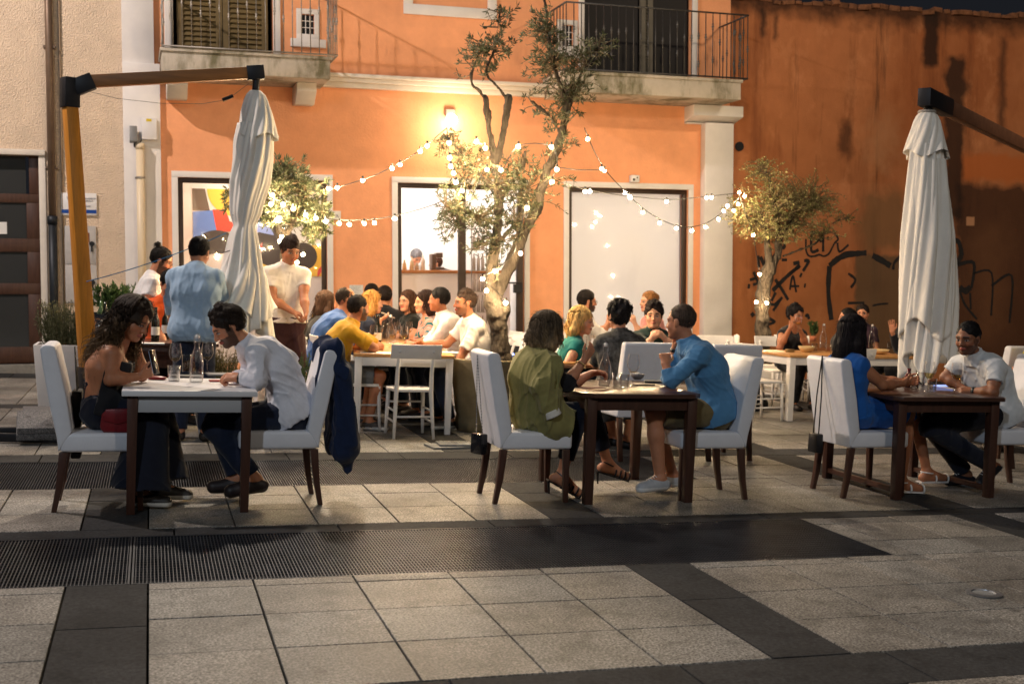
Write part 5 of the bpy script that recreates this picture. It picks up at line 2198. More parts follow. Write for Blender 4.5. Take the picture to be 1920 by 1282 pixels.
# left umbrella
YU = 11.0
top = J(131, 190, YU)
bot = J(166, 690, YU)
bx = bot * (1, 1, 0)
t = thing('cantilever_umbrella', 'closed cream cantilever umbrella with varnished timber mast at the left', 'umbrella', bx)
b = MB()
d_ = nz((.35, -1, 0))
b.bar(bot - bx + (0, 0, -.02), top - bx, .125, .125, (.42, -.9, 0), .105, .105)
b.build('mast', glulam, t, bevel=.006)
b = MB()
b.bar((0, 0, .02), bot - bx + (0, 0, .01), .15, .15, (.42, -.9, 0))
b.build('sleeve', iron_dark, t, bevel=.006)
a0, a1 = J(146, 160, YU), J(478, 137, YU)
b = MB()
b.bar(J(168, 153, YU) - bx, J(466, 137.5, YU) - bx, .075, .105, (0, 0, 1))
b.build('arm', glulam_arm, t, bevel=.005)
b = MB()
b.bar(J(131, 202, YU) - bx, J(131.5, 146, YU) - bx, .13, .13, (.42, -.9, 0))
b.bar(J(140, 165, YU) - bx, J(175, 152, YU) - bx, .10, .14, (0, 0, 1))
b.build('elbow_bracket', iron_dark, t, bevel=.006)
b = MB()
b.bar(J(463, 138, YU) - bx, J(495, 136, YU) - bx, .095, .125, (0, 0, 1))
b.tube([J(481, 140, YU) - bx, J(479, 176, YU) - bx], .032, 10)
b.build('head_bracket', iron_dark, t, bevel=.004)


def px_ctr(pts, Y, base):
    n = len(pts)
    return [(i, J(x, y, Y) - base) for i, x, y in pts]


canopy('canopy', t, px_ctr([(0, 478, 232), (.25, 474, 300), (.55, 462, 385), (.72, 457, 440), (1, 455, 628)], YU, bx),
       [(0, .13, .22), (.12, .155, .25), (.4, .165, .22), (.60, .125, .18), (.665, .088, .14), (.70, .105, .16), (.85, .19, .26), (1, .235, .36)], 9, 3, canvas, hem=.07)
canopy('overlap', t, px_ctr([(0, 457, 449), (1, 452, 588)], YU, bx), [(0, .096, .12), (.5, .195, .2), (1, .262, .26)], 6, 8, canvas2, hem=.06)
canopy('vent_cap', t, px_ctr([(0, 479, 171), (.3, 480, 190), (1, 484, 258)], YU, bx), [(0, .045, .05), (.12, .075, .10), (.5, .12, .16), (1, .165, .24)], 7, 5, canvas, hem=.03)
b = MB()
for px_, py_ in ((459, 402), (457, 451)):
    c = J(px_, py_, YU) - bx
    b.tube([(c[0] + .112 * math.cos(a), c[1] + .112 * math.sin(a), c[2] + .015 * math.cos(a)) for a in np.linspace(0, 6.283, 28)], .0055, 5, cap=False)
b.tube([J(430, 470, YU) - bx + (0, -.1, 0), J(405, 478, YU) - bx + (0, -.1, 0)], .005, 5)
b.build('tie_cord', mat('dark_cord', lin((70, 60, 60)), .8), t)
# base: steel cross with granite weights
b = MB()
for a in (0.12, 1.69):
    dx, dy = math.cos(a), math.sin(a)
    b.bar((-.78 * dx, -.78 * dy, .05), (.78 * dx, .78 * dy, .05), .07, .07, (0, 0, 1))
b.bar((-.95, -.35, .045), (-.15, -.52, .045), .05, .07, (0, 0, 1))
b.build('base_frame', iron_dark, t, bevel=.004)
gran = speckle_mat('granite_weight', 0, .7, .55, 120, .1)
for k, (x, y, z, rx, rz_) in enumerate(((-.34, -.36, .09, .30, .1), (.28, -.36, .09, 0, .05), (-.36, .34, .09, 0, .1), (.30, .36, .09, 0, 0))):
    Mx = Matrix.Translation((x, y, z)) @ Matrix.Rotation(rz_, 4, 'Z') @ Matrix.Rotation(rx, 4, 'X')
    b = MB()
    b.box(-.20, -.19, 0, .20, .19, .055, Mx)
    b.box(-.195, -.185, .057, .195, .185, .11, Mx)
    o = b.build('weight', gran, t, bevel=.006)
    ca = o.data.color_attributes.new('col', 'FLOAT_COLOR', 'POINT')
    for d__ in ca.data:
        d__.color = (.11, .11, .115, 1)
# blue cord from mast to the gathered canopy
b = MB()
p0, p1 = J(162, 528, YU - .1), J(424, 437, YU - .25)
mid = [(p0 * (1 - s_) + p1 * s_ - np.array((0, 0, .03 * 4 * s_ * (1 - s_)))) for s_ in np.linspace(0, 1, 14)]
b.tube(mid, .0045, 6)
o = b.build('guy_cord', mat('blue_cord', lin((52, 120, 170)), .7), smooth=True)
tag(o, 'thin blue cord stretched from the left umbrella mast to its folded canopy', 'cord')
# pendant microphone-like weight on a thread under the arm
t = thing('hanging_handle', 'small black crank handle hanging on a thread under the left umbrella arm', 'handle', J(427, 184, YU) * (1, 1, 0))
hb_ = J(427, 184, YU) * (1, 1, 0)
b = MB()
b.tube([J(417, 188, YU) - hb_, J(437, 180, YU) - hb_], .016, 8)
b.build('grip', matte_black, t)
b = MB()
pts = [J(150, 168, YU), J(220, 185, YU), J(300, 194, YU), J(380, 195, YU), J(420, 188, YU)]
b.tube([p - hb_ for p in pts], .0022, 5)
b.tube([J(436, 180, YU) - hb_, J(476, 150, YU) - hb_], .0022, 5)
b.build('thread', mat('thread_grey', (.2, .18, .16), .8), t)

# right umbrella
YR = 9.0
hb2 = J(1740, 185, YR)
zt = hb2[2]
e2 = G(1925, 276, zt)
far = hb2 + (e2 - hb2) * 1.55
bx = far * (1, 1, 0)
t = thing('cantilever_umbrella', 'closed cream cantilever umbrella at the right whose dark arm leaves the frame', 'umbrella', bx)
b = MB()
b.bar(hb2 - bx + (e2 - hb2) * .12, far - bx, .085, .13, (0, 0, 1))
b.build('arm', mat('dark_timber_arm', lin((92, 60, 42)), .6, var=.25, vscale=3, stretch=(4, 4, 4)), t, bevel=.005)
b = MB()
b.bar((0, 0, .6), far - bx + (0, 0, .06), .12, .12, (1, 0, 0))
b.build('mast', glulam, t, bevel=.006)
b = MB()
b.bar((0, 0, 0), (0, 0, .62), .15, .15, (1, 0, 0))
b.bar((-.7, 0, .05), (.7, 0, .05), .08, .08, (0, 0, 1))
b.bar((0, -.7, .05), (0, .7, .05), .075, .075, (0, 0, 1))
b.build('base_frame', iron_dark, t, bevel=.004)
b = MB()
b.bar(hb2 - bx - (e2 - hb2) * .03, hb2 - bx + (e2 - hb2) * .16, .11, .15, (0, 0, 1))
b.tube([hb2 - bx, J(1740, 222, YR) - bx], .04, 10)
b.build('head_bracket', iron_dark, t, bevel=.004)
canopy('canopy', t, px_ctr([(0, 1736, 272), (.4, 1741, 440), (.7, 1741, 560), (1, 1737, 690)], YR, bx),
       [(0, .125, .20), (.15, .15, .22), (.4, .185, .26), (.7, .19, .30), (1, .185, .34)], 8, 21, canvas, hem=.13, twist=.9)
canopy('overlap', t, px_ctr([(0, 1739, 300), (.5, 1741, 450), (1, 1738, 618)], YR, bx), [(0, .135, .18), (.5, .195, .28), (1, .205, .30)], 6, 37, canvas2, hem=.10, twist=.4)
canopy('vent_cap', t, px_ctr([(0, 1738, 212), (.3, 1738, 228), (1, 1737, 290)], YR, bx), [(0, .06, .05), (.12, .085, .10), (.5, .125, .14), (1, .165, .20)], 6, 15, canvas, hem=.035)
b = MB()
b.lathe([(.0, .02), (.075, .02), (.08, 0), (.05, -.01)], 16, J(1738, 212, YR) - bx)
b.build('crown_ring', mat('grey_plastic', (.30, .27, .24), .5), t)

# ------------------------------------------------------------------ olive trees
bark = mat('olive_bark', lin((64, 56, 47)), .95, var=.6, vscale=14, bump=1.0, bscale=38, bdist=.03, stretch=(1, 1, .35))


def leaf_mat():
    m = mat('olive_leaf', attr=True, rough=.5, spec=.35)
    N, L = m.node_tree.nodes, m.node_tree.links
    b_ = N['Principled BSDF']
    tr = N.new('ShaderNodeBsdfTranslucent')
    a = [n for n in N if n.type == 'VERTEX_COLOR'][0]
    L.new(a.outputs['Color'], tr.inputs['Color'])
    mx = N.new('ShaderNodeMixShader')
    mx.inputs['Fac'].default_value = .42
    L.new(b_.outputs['BSDF'], mx.inputs[1])
    L.new(tr.outputs['BSDF'], mx.inputs[2])
    L.new(mx.outputs['Shader'], N['Material Output'].inputs['Surface'])
    return m


LEAF = leaf_mat()


def leaves(pos, dirs, length, width, cols, rg):
    """one folded lance-shaped leaf per point"""
    n = len(pos)
    d = dirs / (np.linalg.norm(dirs, axis=1, keepdims=True) + 1e-9)
    r = rg.normal(size=(n, 3))
    s_ = np.cross(d, r)
    s_ /= np.linalg.norm(s_, axis=1, keepdims=True) + 1e-9
    u = np.cross(d, s_)
    L = length * rg.uniform(.6, 1.25, (n, 1))
    W = width * rg.uniform(.7, 1.2, (n, 1))
    p0 = pos
    p1 = pos + d * L * .45 + s_ * W
    p2 = pos + d * L * 1.0 - u * L * .12
    p3 = pos + d * L * .45 - s_ * W
    V = np.stack([p0, p1, p2, p3], 1).reshape(-1, 3)
    Q = np.arange(n * 4).reshape(n, 4)
    return V, Q, np.repeat(cols, 4, 0)


def olive(name, label, base, limbs, clusters, Y, nleaf, ntw, seed, LL=.058, LW=.0085, depth=.5, tint=(1, 1, 1), tl=.55, group='olive trees in pots'):
    rg = np.random.default_rng(seed)
    base = np.array(base)
    t = thing(name, label, 'tree', base)
    allp = []
    TS = SDF()
    for pts, r0, r1 in limbs:
        P = [np.array(q) - base for q in smooth_path([J(x, y, Y + (dy[0] if dy else 0)) for x, y, *dy in pts], 5)]
        k = len(P)
        P = [p + rg.normal(size=3) * .004 * (r0 / .05) for p in P]
        rad = [max((r0 + (r1 - r0) * i / (k - 1)) * (1 + .06 * rg.normal()), .006) for i in range(k)]
        for i in range(k - 1):
            TS.cap(P[i], P[i + 1], rad[i], rad[i + 1], .010)
        if r0 > .05:
            for i in range(0, k - 1):
                if rg.random() < .12:
                    TS.sph(P[i] + nz(rg.normal(size=3)) * rad[i] * .75, rad[i] * rg.uniform(.3, .6), .02)
        allp += P[k // 3:]
    tv, tq = TS.mesh(.0085, folds(.011, 26, seed, (.15, 0, 1), .12))
    np_obj('trunk', tv, tq, bark, t)
    allp = np.array(allp)
    # twigs
    ws = np.array([c[4] if len(c) > 4 else c[2] * c[3] for c in clusters], float)
    ws /= ws.sum()
    paths, lp, ld, lc = [], [], [], []
    per = nleaf // ntw
    for i in range(ntw):
        c = clusters[rg.choice(len(clusters), p=ws)]
        while True:
            q = rg.uniform(-1, 1, 3)
            if q.dot(q) < 1:
                break
        tgt = J(c[0] + q[0] * c[2], c[1] + q[1] * c[3], Y) - base
        tgt[1] += q[2] * depth * (.4 + c[2] / 80)
        cen = J(c[0], c[1] + c[3] * .4, Y) - base
        dd = np.linalg.norm(allp - (tgt * .35 + cen * .65), axis=1)
        st = allp[np.argmin(dd + rg.uniform(0, .12, len(dd)))]
        if np.linalg.norm(tgt - st) > tl:
            st = tgt + (st - tgt) * tl / np.linalg.norm(tgt - st)
        K = 8
        s_ = np.linspace(0, 1, K)[:, None]
        bend = rg.normal(size=3) * .05
        p = st + (tgt - st) * s_ + bend * (4 * s_ * (1 - s_)) + np.array((0, 0, -.03)) * s_ ** 2
        paths.append(p)
        tt = rg.uniform(.30, 1.02, per)
        pos = np.stack([np.interp(tt, s_[:, 0], p[:, j]) for j in range(3)], 1)
        ax = nz(tgt - st)
        side = rg.normal(size=(per, 3))
        side -= ax * (side @ ax)[:, None]
        side /= np.linalg.norm(side, axis=1, keepdims=True)
        lp.append(pos)
        ld.append(ax * .75 + side * .8 + np.array((0, 0, .1)))
        tone = rg.uniform(.55, 1.5)
        cc = np.tile(np.array((.085, .095, .050)) * tone, (per, 1))
        pale = rg.random(per) < .35
        cc[pale] = np.array((.22, .22, .15)) * tone
        lc.append(cc * np.array(tint))
    tv, tq = tubes(np.array(paths), .006, .0018, 4)
    np_obj('twigs', tv, tq, mat('twig_bark', lin((104, 88, 66)), .9), t)
    V, Q, C = leaves(np.concatenate(lp), np.concatenate(ld), LL, LW, np.concatenate(lc), rg)
    o = np_obj('crown', V, Q, LEAF, t, colors=C)
    o.data.polygons.foreach_set('use_smooth', [False] * len(Q))
    return t


POT = np.array((3.16, 11.25, 0.0))
Y1 = 11.25
t = thing('fabric_planter', 'large khaki fabric planter under the tall olive tree', 'planter', POT)
b = MB()
prof = [(.20, 0), (.265, .005), (.285, .10), (.272, .16), (.290, .185), (.318, .40), (.338, .60), (.345, .675), (.352, .70), (.345, .712), (.325, .70), (.318, .62)]
b.lathe(prof, 40)
pl = b.build('wall', mat('khaki_fabric', lin((118, 106, 80)), .9, var=.25, vscale=4, bump=.5, bscale=60), t, smooth=True)
rg = np.random.default_rng(4)
for v in pl.data.vertices:
    a = math.atan2(v.co.y, v.co.x)
    k = 1 + .018 * math.sin(5 * a + 9 * v.co.z) + .012 * math.sin(11 * a + 2) + .01 * rg.normal() * (v.co.z < .2)
    v.co.x *= k
    v.co.y *= k
b = MB()
b.lathe([(.0, .63), (.2, .635), (.32, .62)], 24)
b.build('soil', mat('soil', (.035, .024, .016), .95, var=.4, vscale=30, bump=1, bscale=40, bdist=.02), t)
olive('olive_tree', 'tall gnarled olive tree with forked trunk wound with light bulbs, centre', POT + np.array((0, 0, .6)),
      [([(938, 690), (940, 655), (930, 600), (922, 560), (920, 525)], .090, .056),
       ([(940, 690), (942, 650), (940, 610), (945, 578)], .060, .052),
       ([(925, 575), (935, 545), (952, 510), (968, 470), (985, 430), (1003, 400), (1012, 365), (1024, 325), (1042, 285), (1056, 240), (1062, 205), (1070, 170)], .054, .032),
       ([(920, 530), (926, 480), (932, 430), (935, 380), (932, 330), (928, 300)], .046, .032),
       ([(930, 305), (922, 270), (916, 235), (912, 205), (909, 180)], .030, .020),
       ([(932, 300), (940, 268), (946, 235), (951, 205), (954, 183)], .030, .030),
       ([(909, 185), (898, 170), (886, 160), (884, 140), (892, 118), (905, 80)], .012, .005),
       ([(952, 190), (935, 165), (915, 145), (912, 128), (925, 100), (932, 60), (938, 20)], .014, .005),
       ([(1064, 205), (1050, 160), (1035, 110), (1028, 50), (1020, -10)], .020, .007),
       ([(1068, 180), (1085, 150), (1100, 120), (1118, 95), (1138, 80)], .014, .005),
       ([(1050, 250), (1035, 225), (1015, 205), (995, 190)], .014, .005),
       ([(934, 360), (905, 335), (875, 300), (850, 270), (835, 255)], .022, .006),
       ([(932, 420), (900, 410), (870, 395), (835, 385)], .020, .006),
       ([(936, 380), (960, 345), (980, 310), (985, 285)], .020, .006),
       ([(940, 450), (965, 420), (985, 385), (990, 350)], .016, .006)],
      [(870, 285, 45, 40), (838, 262, 22, 26), (852, 375, 40, 40), (895, 330, 45, 40), (900, 400, 45, 40), (845, 420, 30, 35), (905, 455, 38, 35), (960, 300, 42, 36), (985, 350, 38, 45), (950, 345, 40, 40),
       (970, 420, 35, 45), (935, 480, 25, 30, 300), (1045, 215, 40, 40, 1200), (1062, 155, 62, 45), (1030, 110, 45, 50), (1020, 45, 42, 42), (1075, 100, 40, 40), (1122, 90, 25, 28), (1000, 190, 22, 22, 300),
       (930, 80, 34, 40, 1700), (900, 120, 40, 28, 1300), (942, 25, 24, 30, 800), (890, 90, 28, 30, 700), (1090, 180, 38, 25, 700), (1045, 270, 30, 28, 500), (1010, 300, 25, 40, 300), (1055, 370, 18, 60, 160)],
      Y1, 10500, 700, 5, .056, .0074, tint=(.72, .76, .72))
# planter and olive behind the waiter
YL = 13.0
pb = J(528, 560, YL) * (1, 1, 0)
t = thing('square_planter', 'white square planter under the left olive tree, hidden behind the waiter', 'planter', pb)
b = MB()
b.box(-.25, -.25, 0, .25, .25, .60)
b.build('box', white_paint, t, bevel=.01)
olive('olive_tree', 'small round-headed olive tree behind the waiter, strung with bulbs', pb + np.array((0, 0, .601)),
      [([(530, 668), (528, 600), (533, 520), (534, 460), (522, 425), (516, 395), (520, 360)], .055, .030), ([(532, 455), (548, 420), (560, 390), (575, 360)], .03, .012),
       ([(518, 400), (500, 375), (485, 350)], .018, .008), ([(520, 365), (535, 340), (545, 315)], .02, .008), ([(560, 390), (590, 400), (600, 430)], .014, .006), ([(510, 385), (470, 378), (440, 375)], .014, .006)],
      [(540, 335, 55, 30), (505, 360, 40, 35), (570, 355, 45, 35), (590, 395, 32, 40), (545, 395, 45, 28), (585, 435, 25, 25, 600), (440, 375, 16, 16, 260), (500, 400, 26, 26), (525, 312, 40, 14, 500)],
      YL, 8200, 380, 9, .062, .0088, tint=(.78, .84, .76))
# olive at the right, by the graffiti wall
YG = 15.2
pb = J(1432, 640, YG) * (1, 1, 0)
t = thing('square_planter', 'white square planter under the right olive tree, hidden behind the wooden chairs', 'planter', pb)
b = MB()
b.box(-.25, -.25, 0, .25, .25, .42)
b.build('box', white_paint, t, bevel=.01)
olive('olive_tree', 'bushy olive tree with pale lit trunk in front of the graffiti wall', pb + np.array((0, 0, .421)),
      [([(1430, 690), (1430, 640), (1428, 590), (1432, 545), (1438, 515), (1446, 497)], .115, .07), ([(1444, 500), (1440, 470), (1438, 440), (1425, 400)], .055, .02),
       ([(1448, 498), (1458, 475), (1460, 440), (1455, 400), (1450, 360)], .055, .02), ([(1462, 450), (1480, 420), (1500, 390), (1530, 375)], .02, .008), ([(1470, 480), (1500, 468), (1530, 455), (1560, 420)], .014, .006),
       ([(1436, 430), (1410, 410), (1385, 400)], .016, .006), ([(1560, 420), (1575, 412), (1592, 408)], .005, .003), ([(1450, 370), (1440, 330), (1430, 310)], .014, .005)],
      [(1440, 370, 70, 55), (1490, 380, 72, 52), (1420, 420, 52, 38), (1480, 425, 55, 30), (1530, 385, 48, 40), (1425, 320, 45, 32), (1500, 340, 50, 30), (1540, 430, 35, 22), (1585, 408, 20, 12, 200), (1390, 400, 30, 30, 900), (1460, 440, 45, 25)],
      YG, 14000, 900, 13, .040, .0058, depth=.6, tint=(1.75, 1.68, 1.1), tl=.95)


# ------------------------------------------------------------------ string lights
bulb_m = mat('lit_bulb', (1, .85, .6), emis=660, ecolor=(1.0, .72, .40))
cable_m = mat('black_cable', (.012, .012, .012), .6)


def string(label, pts, bulbs, r=.018, cabling=True):
    """pts: (px, py, Y) cable run; bulbs: (px, py, Y) hanging on it"""
    P = [J(*p) for p in pts]
    o = P[0].copy()
    t = thing('string_lights', label, 'string lights', o, 0, 'festoon string lights')
    b_ = MB()
    b_.tube([np.array(p) - o for p in smooth_path(P, 6)], .005, 5)
    b_.build('cable', cable_m, t, smooth=True)
    for q in bulbs:
        c = J(*q) - o
        b_ = MB()
        b_.sphere(c, r, 10, 7)
        k = b_.build('bulb', bulb_m, t, smooth=True)
        b_ = MB()
        b_.tube([c + (0, 0, r * .8), c + (0, 0, r * .8 + .035)], .011, 7)
        b_.build('socket', black, k)
    return t


def lerpY(a, b, px, x0, x1):
    return a + (b - a) * (px - x0) / (x1 - x0)


string('string of lit bulbs rising from the left olive tree towards the wall lamp',
       [(600, 362, 13), (635, 351, 12.8), (700, 330, 12.4), (760, 300, 12.0), (800, 272, 11.7), (838, 240, 11.4)],
       [(x, y, lerpY(13, 11.4, x, 600, 838)) for x, y in ((616, 354), (632, 352), (680, 339), (735, 316), (750, 309), (788, 284), (801, 274))])
string('sagging string of lit bulbs between the left olive tree and the tall olive tree',
       [(482, 360, 12.7), (520, 380, 12.7), (560, 393, 12.8), (610, 409, 12.8), (660, 413, 12.5), (710, 410, 12.2), (760, 400, 11.9), (810, 385, 11.5), (850, 368, 11.2)],
       [(x, y, 12.6 if x < 620 else lerpY(12.7, 11.2, x, 620, 850)) for x, y in ((487, 383), (508, 383), (531, 383), (550, 392), (573, 403), (592, 409), (611, 415), (636, 419), (655, 421), (683, 419), (702, 418), (740, 410))])
string('tangle of lit bulbs wound through the crown of the tall olive tree',
       [(838, 240, 11.2), (842, 290, 11.0), (852, 335, 10.9), (880, 372, 10.9), (910, 318, 10.8), (940, 320, 10.9), (972, 274, 11.0), (1034, 275, 11.0), (1044, 318, 11.0), (1020, 345, 11.1)],
       [(x, y, 10.95) for x, y in ((842, 268), (843, 296), (845, 312), (850, 325), (855, 342), (866, 358), (878, 371), (893, 266), (910, 278), (913, 318), (939, 319), (972, 275), (1034, 276), (1044, 318), (1035, 341))])
string('lit bulbs wrapped round the lower trunk of the tall olive tree',
       [(988, 380, 11.0), (975, 430, 10.95), (962, 475, 11.0), (930, 505, 11.1), (905, 522, 11.0), (930, 545, 11.0), (955, 570, 11.1)],
       [(988, 390, 10.95), (976, 475, 10.98), (905, 523, 11.0), (928, 508, 11.05), (948, 568, 11.08), (912, 545, 11.05)])
string('lit bulb string falling across the last window down to the right olive tree',
       [(1096, 240, 12.0), (1115, 285, 12.2), (1140, 325, 12.5), (1175, 362, 12.8), (1205, 390, 13.1), (1240, 412, 13.4), (1280, 426, 13.7), (1320, 420, 14.1), (1350, 402, 14.5), (1385, 372, 14.9)],
       [(x, y, lerpY(12.0, 14.9, x, 1096, 1385)) for x, y in ((1102, 261), (1133, 320), (1172, 362), (1180, 368), (1205, 398), (1237, 418), (1268, 428), (1297, 433), (1323, 426), (1347, 411), (1357, 396), (1364, 386))])
string('string of lit bulbs leaving the tall olive tree along the top of the right window',
       [(1038, 312, 11.2), (1075, 318, 11.6), (1110, 319, 12.0), (1135, 318, 12.3)], [(1128, 317, 12.25)])
string('upper string of lit bulbs across the right window to the pillar',
       [(1040, 338, 11.2), (1100, 356, 12.5), (1180, 368, 13.6), (1260, 374, 14.6), (1330, 368, 15.2), (1385, 362, 15.4)],
       [(x, y, lerpY(11.2, 15.4, x, 1040, 1385)) for x, y in ((1097, 359), (1106, 359), (1182, 371), (1250, 378), (1325, 371), (1334, 370))])
string('lit bulbs wound through the right olive tree',
       [(1385, 362, 15.0), (1398, 400, 14.9), (1412, 440, 14.9), (1424, 515, 15.0), (1430, 560, 15.0), (1440, 570, 15.0)],
       [(x, y, 14.95) for x, y in ((1386, 361), (1396, 368), (1384, 383), (1376, 395), (1412, 441), (1424, 514), (1418, 566), (1438, 568))])
string('lit bulbs hung on the trunk of the left olive tree behind the waiter',
       [(500, 345, 12.7), (512, 375, 12.7), (520, 408, 12.75), (528, 442, 12.75), (556, 490, 12.7)],
       [(x, y, 12.7) for x, y in ((511, 366), (524, 409), (518, 413), (528, 444), (525, 452), (568, 477), (557, 492))])

# ------------------------------------------------------------------ people
def seat(px, py, Y, yaw, off=.10, z=.565, side=0.0):
    """pelvis of a seated person whose head is seen at a photo pixel; off = how far the head leans ahead"""
    h = J(px, py, Y)
    f = np.array((math.cos(R(yaw)), math.sin(R(yaw)), 0))
    l = np.array((-f[1], f[0], 0))
    p = h * (1, 1, 0) - f * off + l * side
    p[2] = z
    return p, h


C_white = cloth('cloth_white', (226, 224, 224))
C_white2 = cloth('cloth_warm_white', (228, 220, 212))
C_black = cloth('cloth_black', (26, 26, 30), var=.2)
C_navy = cloth('cloth_navy', (28, 36, 56), var=.15)
C_navy2 = cloth('cloth_dark_navy', (24, 28, 42), var=.15)

# 1 woman in black, left of the white table
pf = 7.82
wl = person('woman with long curly dark hair in a black halter jumpsuit, looking at her phone',
            J(192, 768, pf), 0, J(251, 600, pf - .02), hyaw=-36, hpitch=24, hroll=-6, syaw=-6, sex='f', near=True, curve=.045,
            arms={'R': dict(e=J(207, 712, 7.66), w=J(262, 706, 7.70), d=J(290, 695, 7.72) - J(262, 706, 7.70), n=(0, .8, .5), curl=.75, thumb=(.2, .2, 1)),
                  'L': dict(e=J(266, 704, 7.98), w=J(257, 650, 7.95), d=(-.1, -.1, 1), n=(-1, 0, .3), curl=.9, thumb=(0, -1, .3))},
            legs={'R': (J(283, 770, 7.70), J(262, 925, 7.66), (1, -.1, 0)), 'L': (J(290, 768, 7.96), J(303, 912, 7.86), (1, -.05, 0))},
            skin='olive', haircol=(44, 32, 24), hair=dict(kind='long_curly', vol=.012, len=.46, curl=.006, cf=14, nf=520, backfall=.44, az=(1.1, 5.1), allback=1, tips=(96, 74, 50)),
            top=dict(m=C_black, sleeve=0, halter=1, front=-.02, topcut=.09, strap=1, hem=-.02, amp=.002, o=.018, n='halter_top'),
            bottom=dict(m=C_navy2, len=1.93, flare=.12, rise=.17, amp=.014), shoes=dict(c=(40, 36, 34), sole=(206, 200, 190)), group='diners at the front tables')

# 2 bearded man leaning over the white table
ml = person('bearded man in a white shirt leaning over the white table', J(545, 772, 7.86), 180, J(428, 612, 7.86), hyaw=188, hpitch=32, syaw=182, near=True, curve=.085,
            arms={'L': dict(e=J(484, 712, 7.64), w=J(446, 709, 7.70), d=(-1, .5, .05), n=(0, .6, -.8), curl=1.0, thumb=(0, .3, 1)),
                  'R': dict(e=J(470, 712, 8.10), w=J(440, 706, 7.95), d=(-.8, -.5, .1), n=(0, -.6, -.8), curl=1.0, thumb=(0, -.3, 1))},
            legs={'L': (J(402, 800, 7.74), J(478, 898, 7.70), (-1, -.1, -.28)), 'R': (J(405, 788, 7.98), J(446, 898, 7.95), (-1, 0, -.12))},
            skin='tan', haircol=(38, 28, 22), beard=.9, hair=dict(kind='quiff', vol=.006, sl=.035, n=900, fringe=.0),
            top=dict(m=cloth('shirt_white', (222, 222, 230)), sleeve=1.86, collar=1, amp=.011, ff=26, hem=-.05), bottom=dict(m=C_navy, len=1.9, amp=.004),
            shoes=dict(c=(44, 34, 34), sole=(90, 84, 78)), group='diners at the front tables')

# 3 woman in the green blazer
wm = person('grey-streaked wavy-haired woman with an olive green blazer draped over her shoulders', J(1008, 772, 7.78), 0, J(1028, 622, 7.80), hyaw=22, hpitch=6, syaw=6, sex='f', near=True, curve=.04,
            arms={'R': dict(e=J(1062, 722, 7.62), w=J(1096, 674, 7.66), d=J(1118, 643, 7.68) - J(1096, 674, 7.66), n=(-.4, .9, .1), curl=.35, spread=2.0, thumb=(.6, 0, .9)),
                  'L': dict(e=J(1070, 722, 7.98), w=J(1108, 700, 7.92), d=(1, -.3, .1), n=(0, -.5, -.8), curl=.6)},
            legs={'R': (J(1085, 772, 7.70), J(1053, 890, 7.72), (1, -.1, -.75)), 'L': (J(1105, 762, 7.98), J(1140, 868, 7.96), (1, 0, -.45))},
            skin='tan', haircol=(84, 70, 54), hair=dict(kind='bob', vol=.012, len=.19, curl=.006, wave=.012, cf=8, nf=420, tips=(146, 122, 90)),
            top=dict(m=C_black, sleeve=1.3, amp=.004), bottom=dict(m=C_navy2, len=1.75, amp=.004), shoes=False, group='diners at the front tables')

# 4 man in the blue shirt
mm = person('man in a bright blue shirt and khaki shorts, chin on hand', J(1335, 770, 7.78), 180, J(1276, 604, 7.80), hyaw=126, hpitch=2, syaw=172, near=True, curve=.055, fat=1.06,
            arms={'L': dict(e=J(1258, 714, 7.60), w=J(1248, 684, 7.64), d=J(1247, 660, 7.68) - J(1248, 684, 7.64), n=(.2, .9, .1), curl=1.4, thumb=(1, .2, .2)),
                  'R': dict(e=J(1256, 712, 7.98), w=J(1266, 652, 7.94), d=(-.25, -.1, 1), n=(.9, -.2, 0), curl=.8, thumb=(0, -1, .2))},
            legs={'L': (J(1226, 776, 7.66), J(1238, 898, 7.64), (-1, -.2, 0)), 'R': (J(1222, 764, 7.94), J(1262, 892, 7.94), (-1, 0, 0))},
            skin='tan', haircol=(70, 56, 46), hair=dict(kind='short', vol=-.006, sl=.012, n=900, nape=-.05),
            top=dict(m=cloth('shirt_blue', (84, 136, 180)), sleeve=1.75, collar=1, amp=.0075, ff=22, hem=-.06, o=.02), bottom=dict(m=cloth('khaki', (112, 98, 66)), len=.88, amp=.004, o=.014),
            shoes=dict(c=(176, 180, 186), sole=(232, 232, 232)), group='diners at the front tables')

# 5 woman in the blue dress
wr_ = person('woman with long straight black hair in a sleeveless royal blue dress', J(1592, 772, 7.74), 2, J(1600, 624, 7.76), hyaw=18, hpitch=4, syaw=8, sex='f', near=True, curve=.03,
             arms={'R': dict(e=J(1655, 722, 7.58), w=J(1692, 719, 7.64), d=(1, .2, .1), n=(0, .7, .4), curl=.8, thumb=(.2, 0, 1)),
                   'L': dict(e=J(1662, 715, 7.98), w=J(1696, 716, 7.90), d=(1, -.25, .1), n=(0, -.7, .2), curl=.8, thumb=(.2, 0, 1))},
             legs={'R': (J(1702, 772, 7.64), J(1690, 902, 7.62), (1, -.05, 0)), 'L': (J(1712, 764, 7.90), J(1738, 884, 7.88), (1, 0, -.12))},
             skin='olive', haircol=(26, 20, 22), hair=dict(kind='long', vol=.004, len=.36, backfall=.16, nf=460),
             top=dict(m=cloth('dress_blue', (28, 86, 160)), sleeve=0, amp=.006, hem=-.02, neck=.055, n='dress_top'), bottom=dict(kind='skirt', m=cloth('dress_blue', (28, 86, 160)), len=.82, slen=.92, sflare=.02, n='dress_skirt', amp=.012, rise=.1),
             shoes=False, group='diners at the front tables')

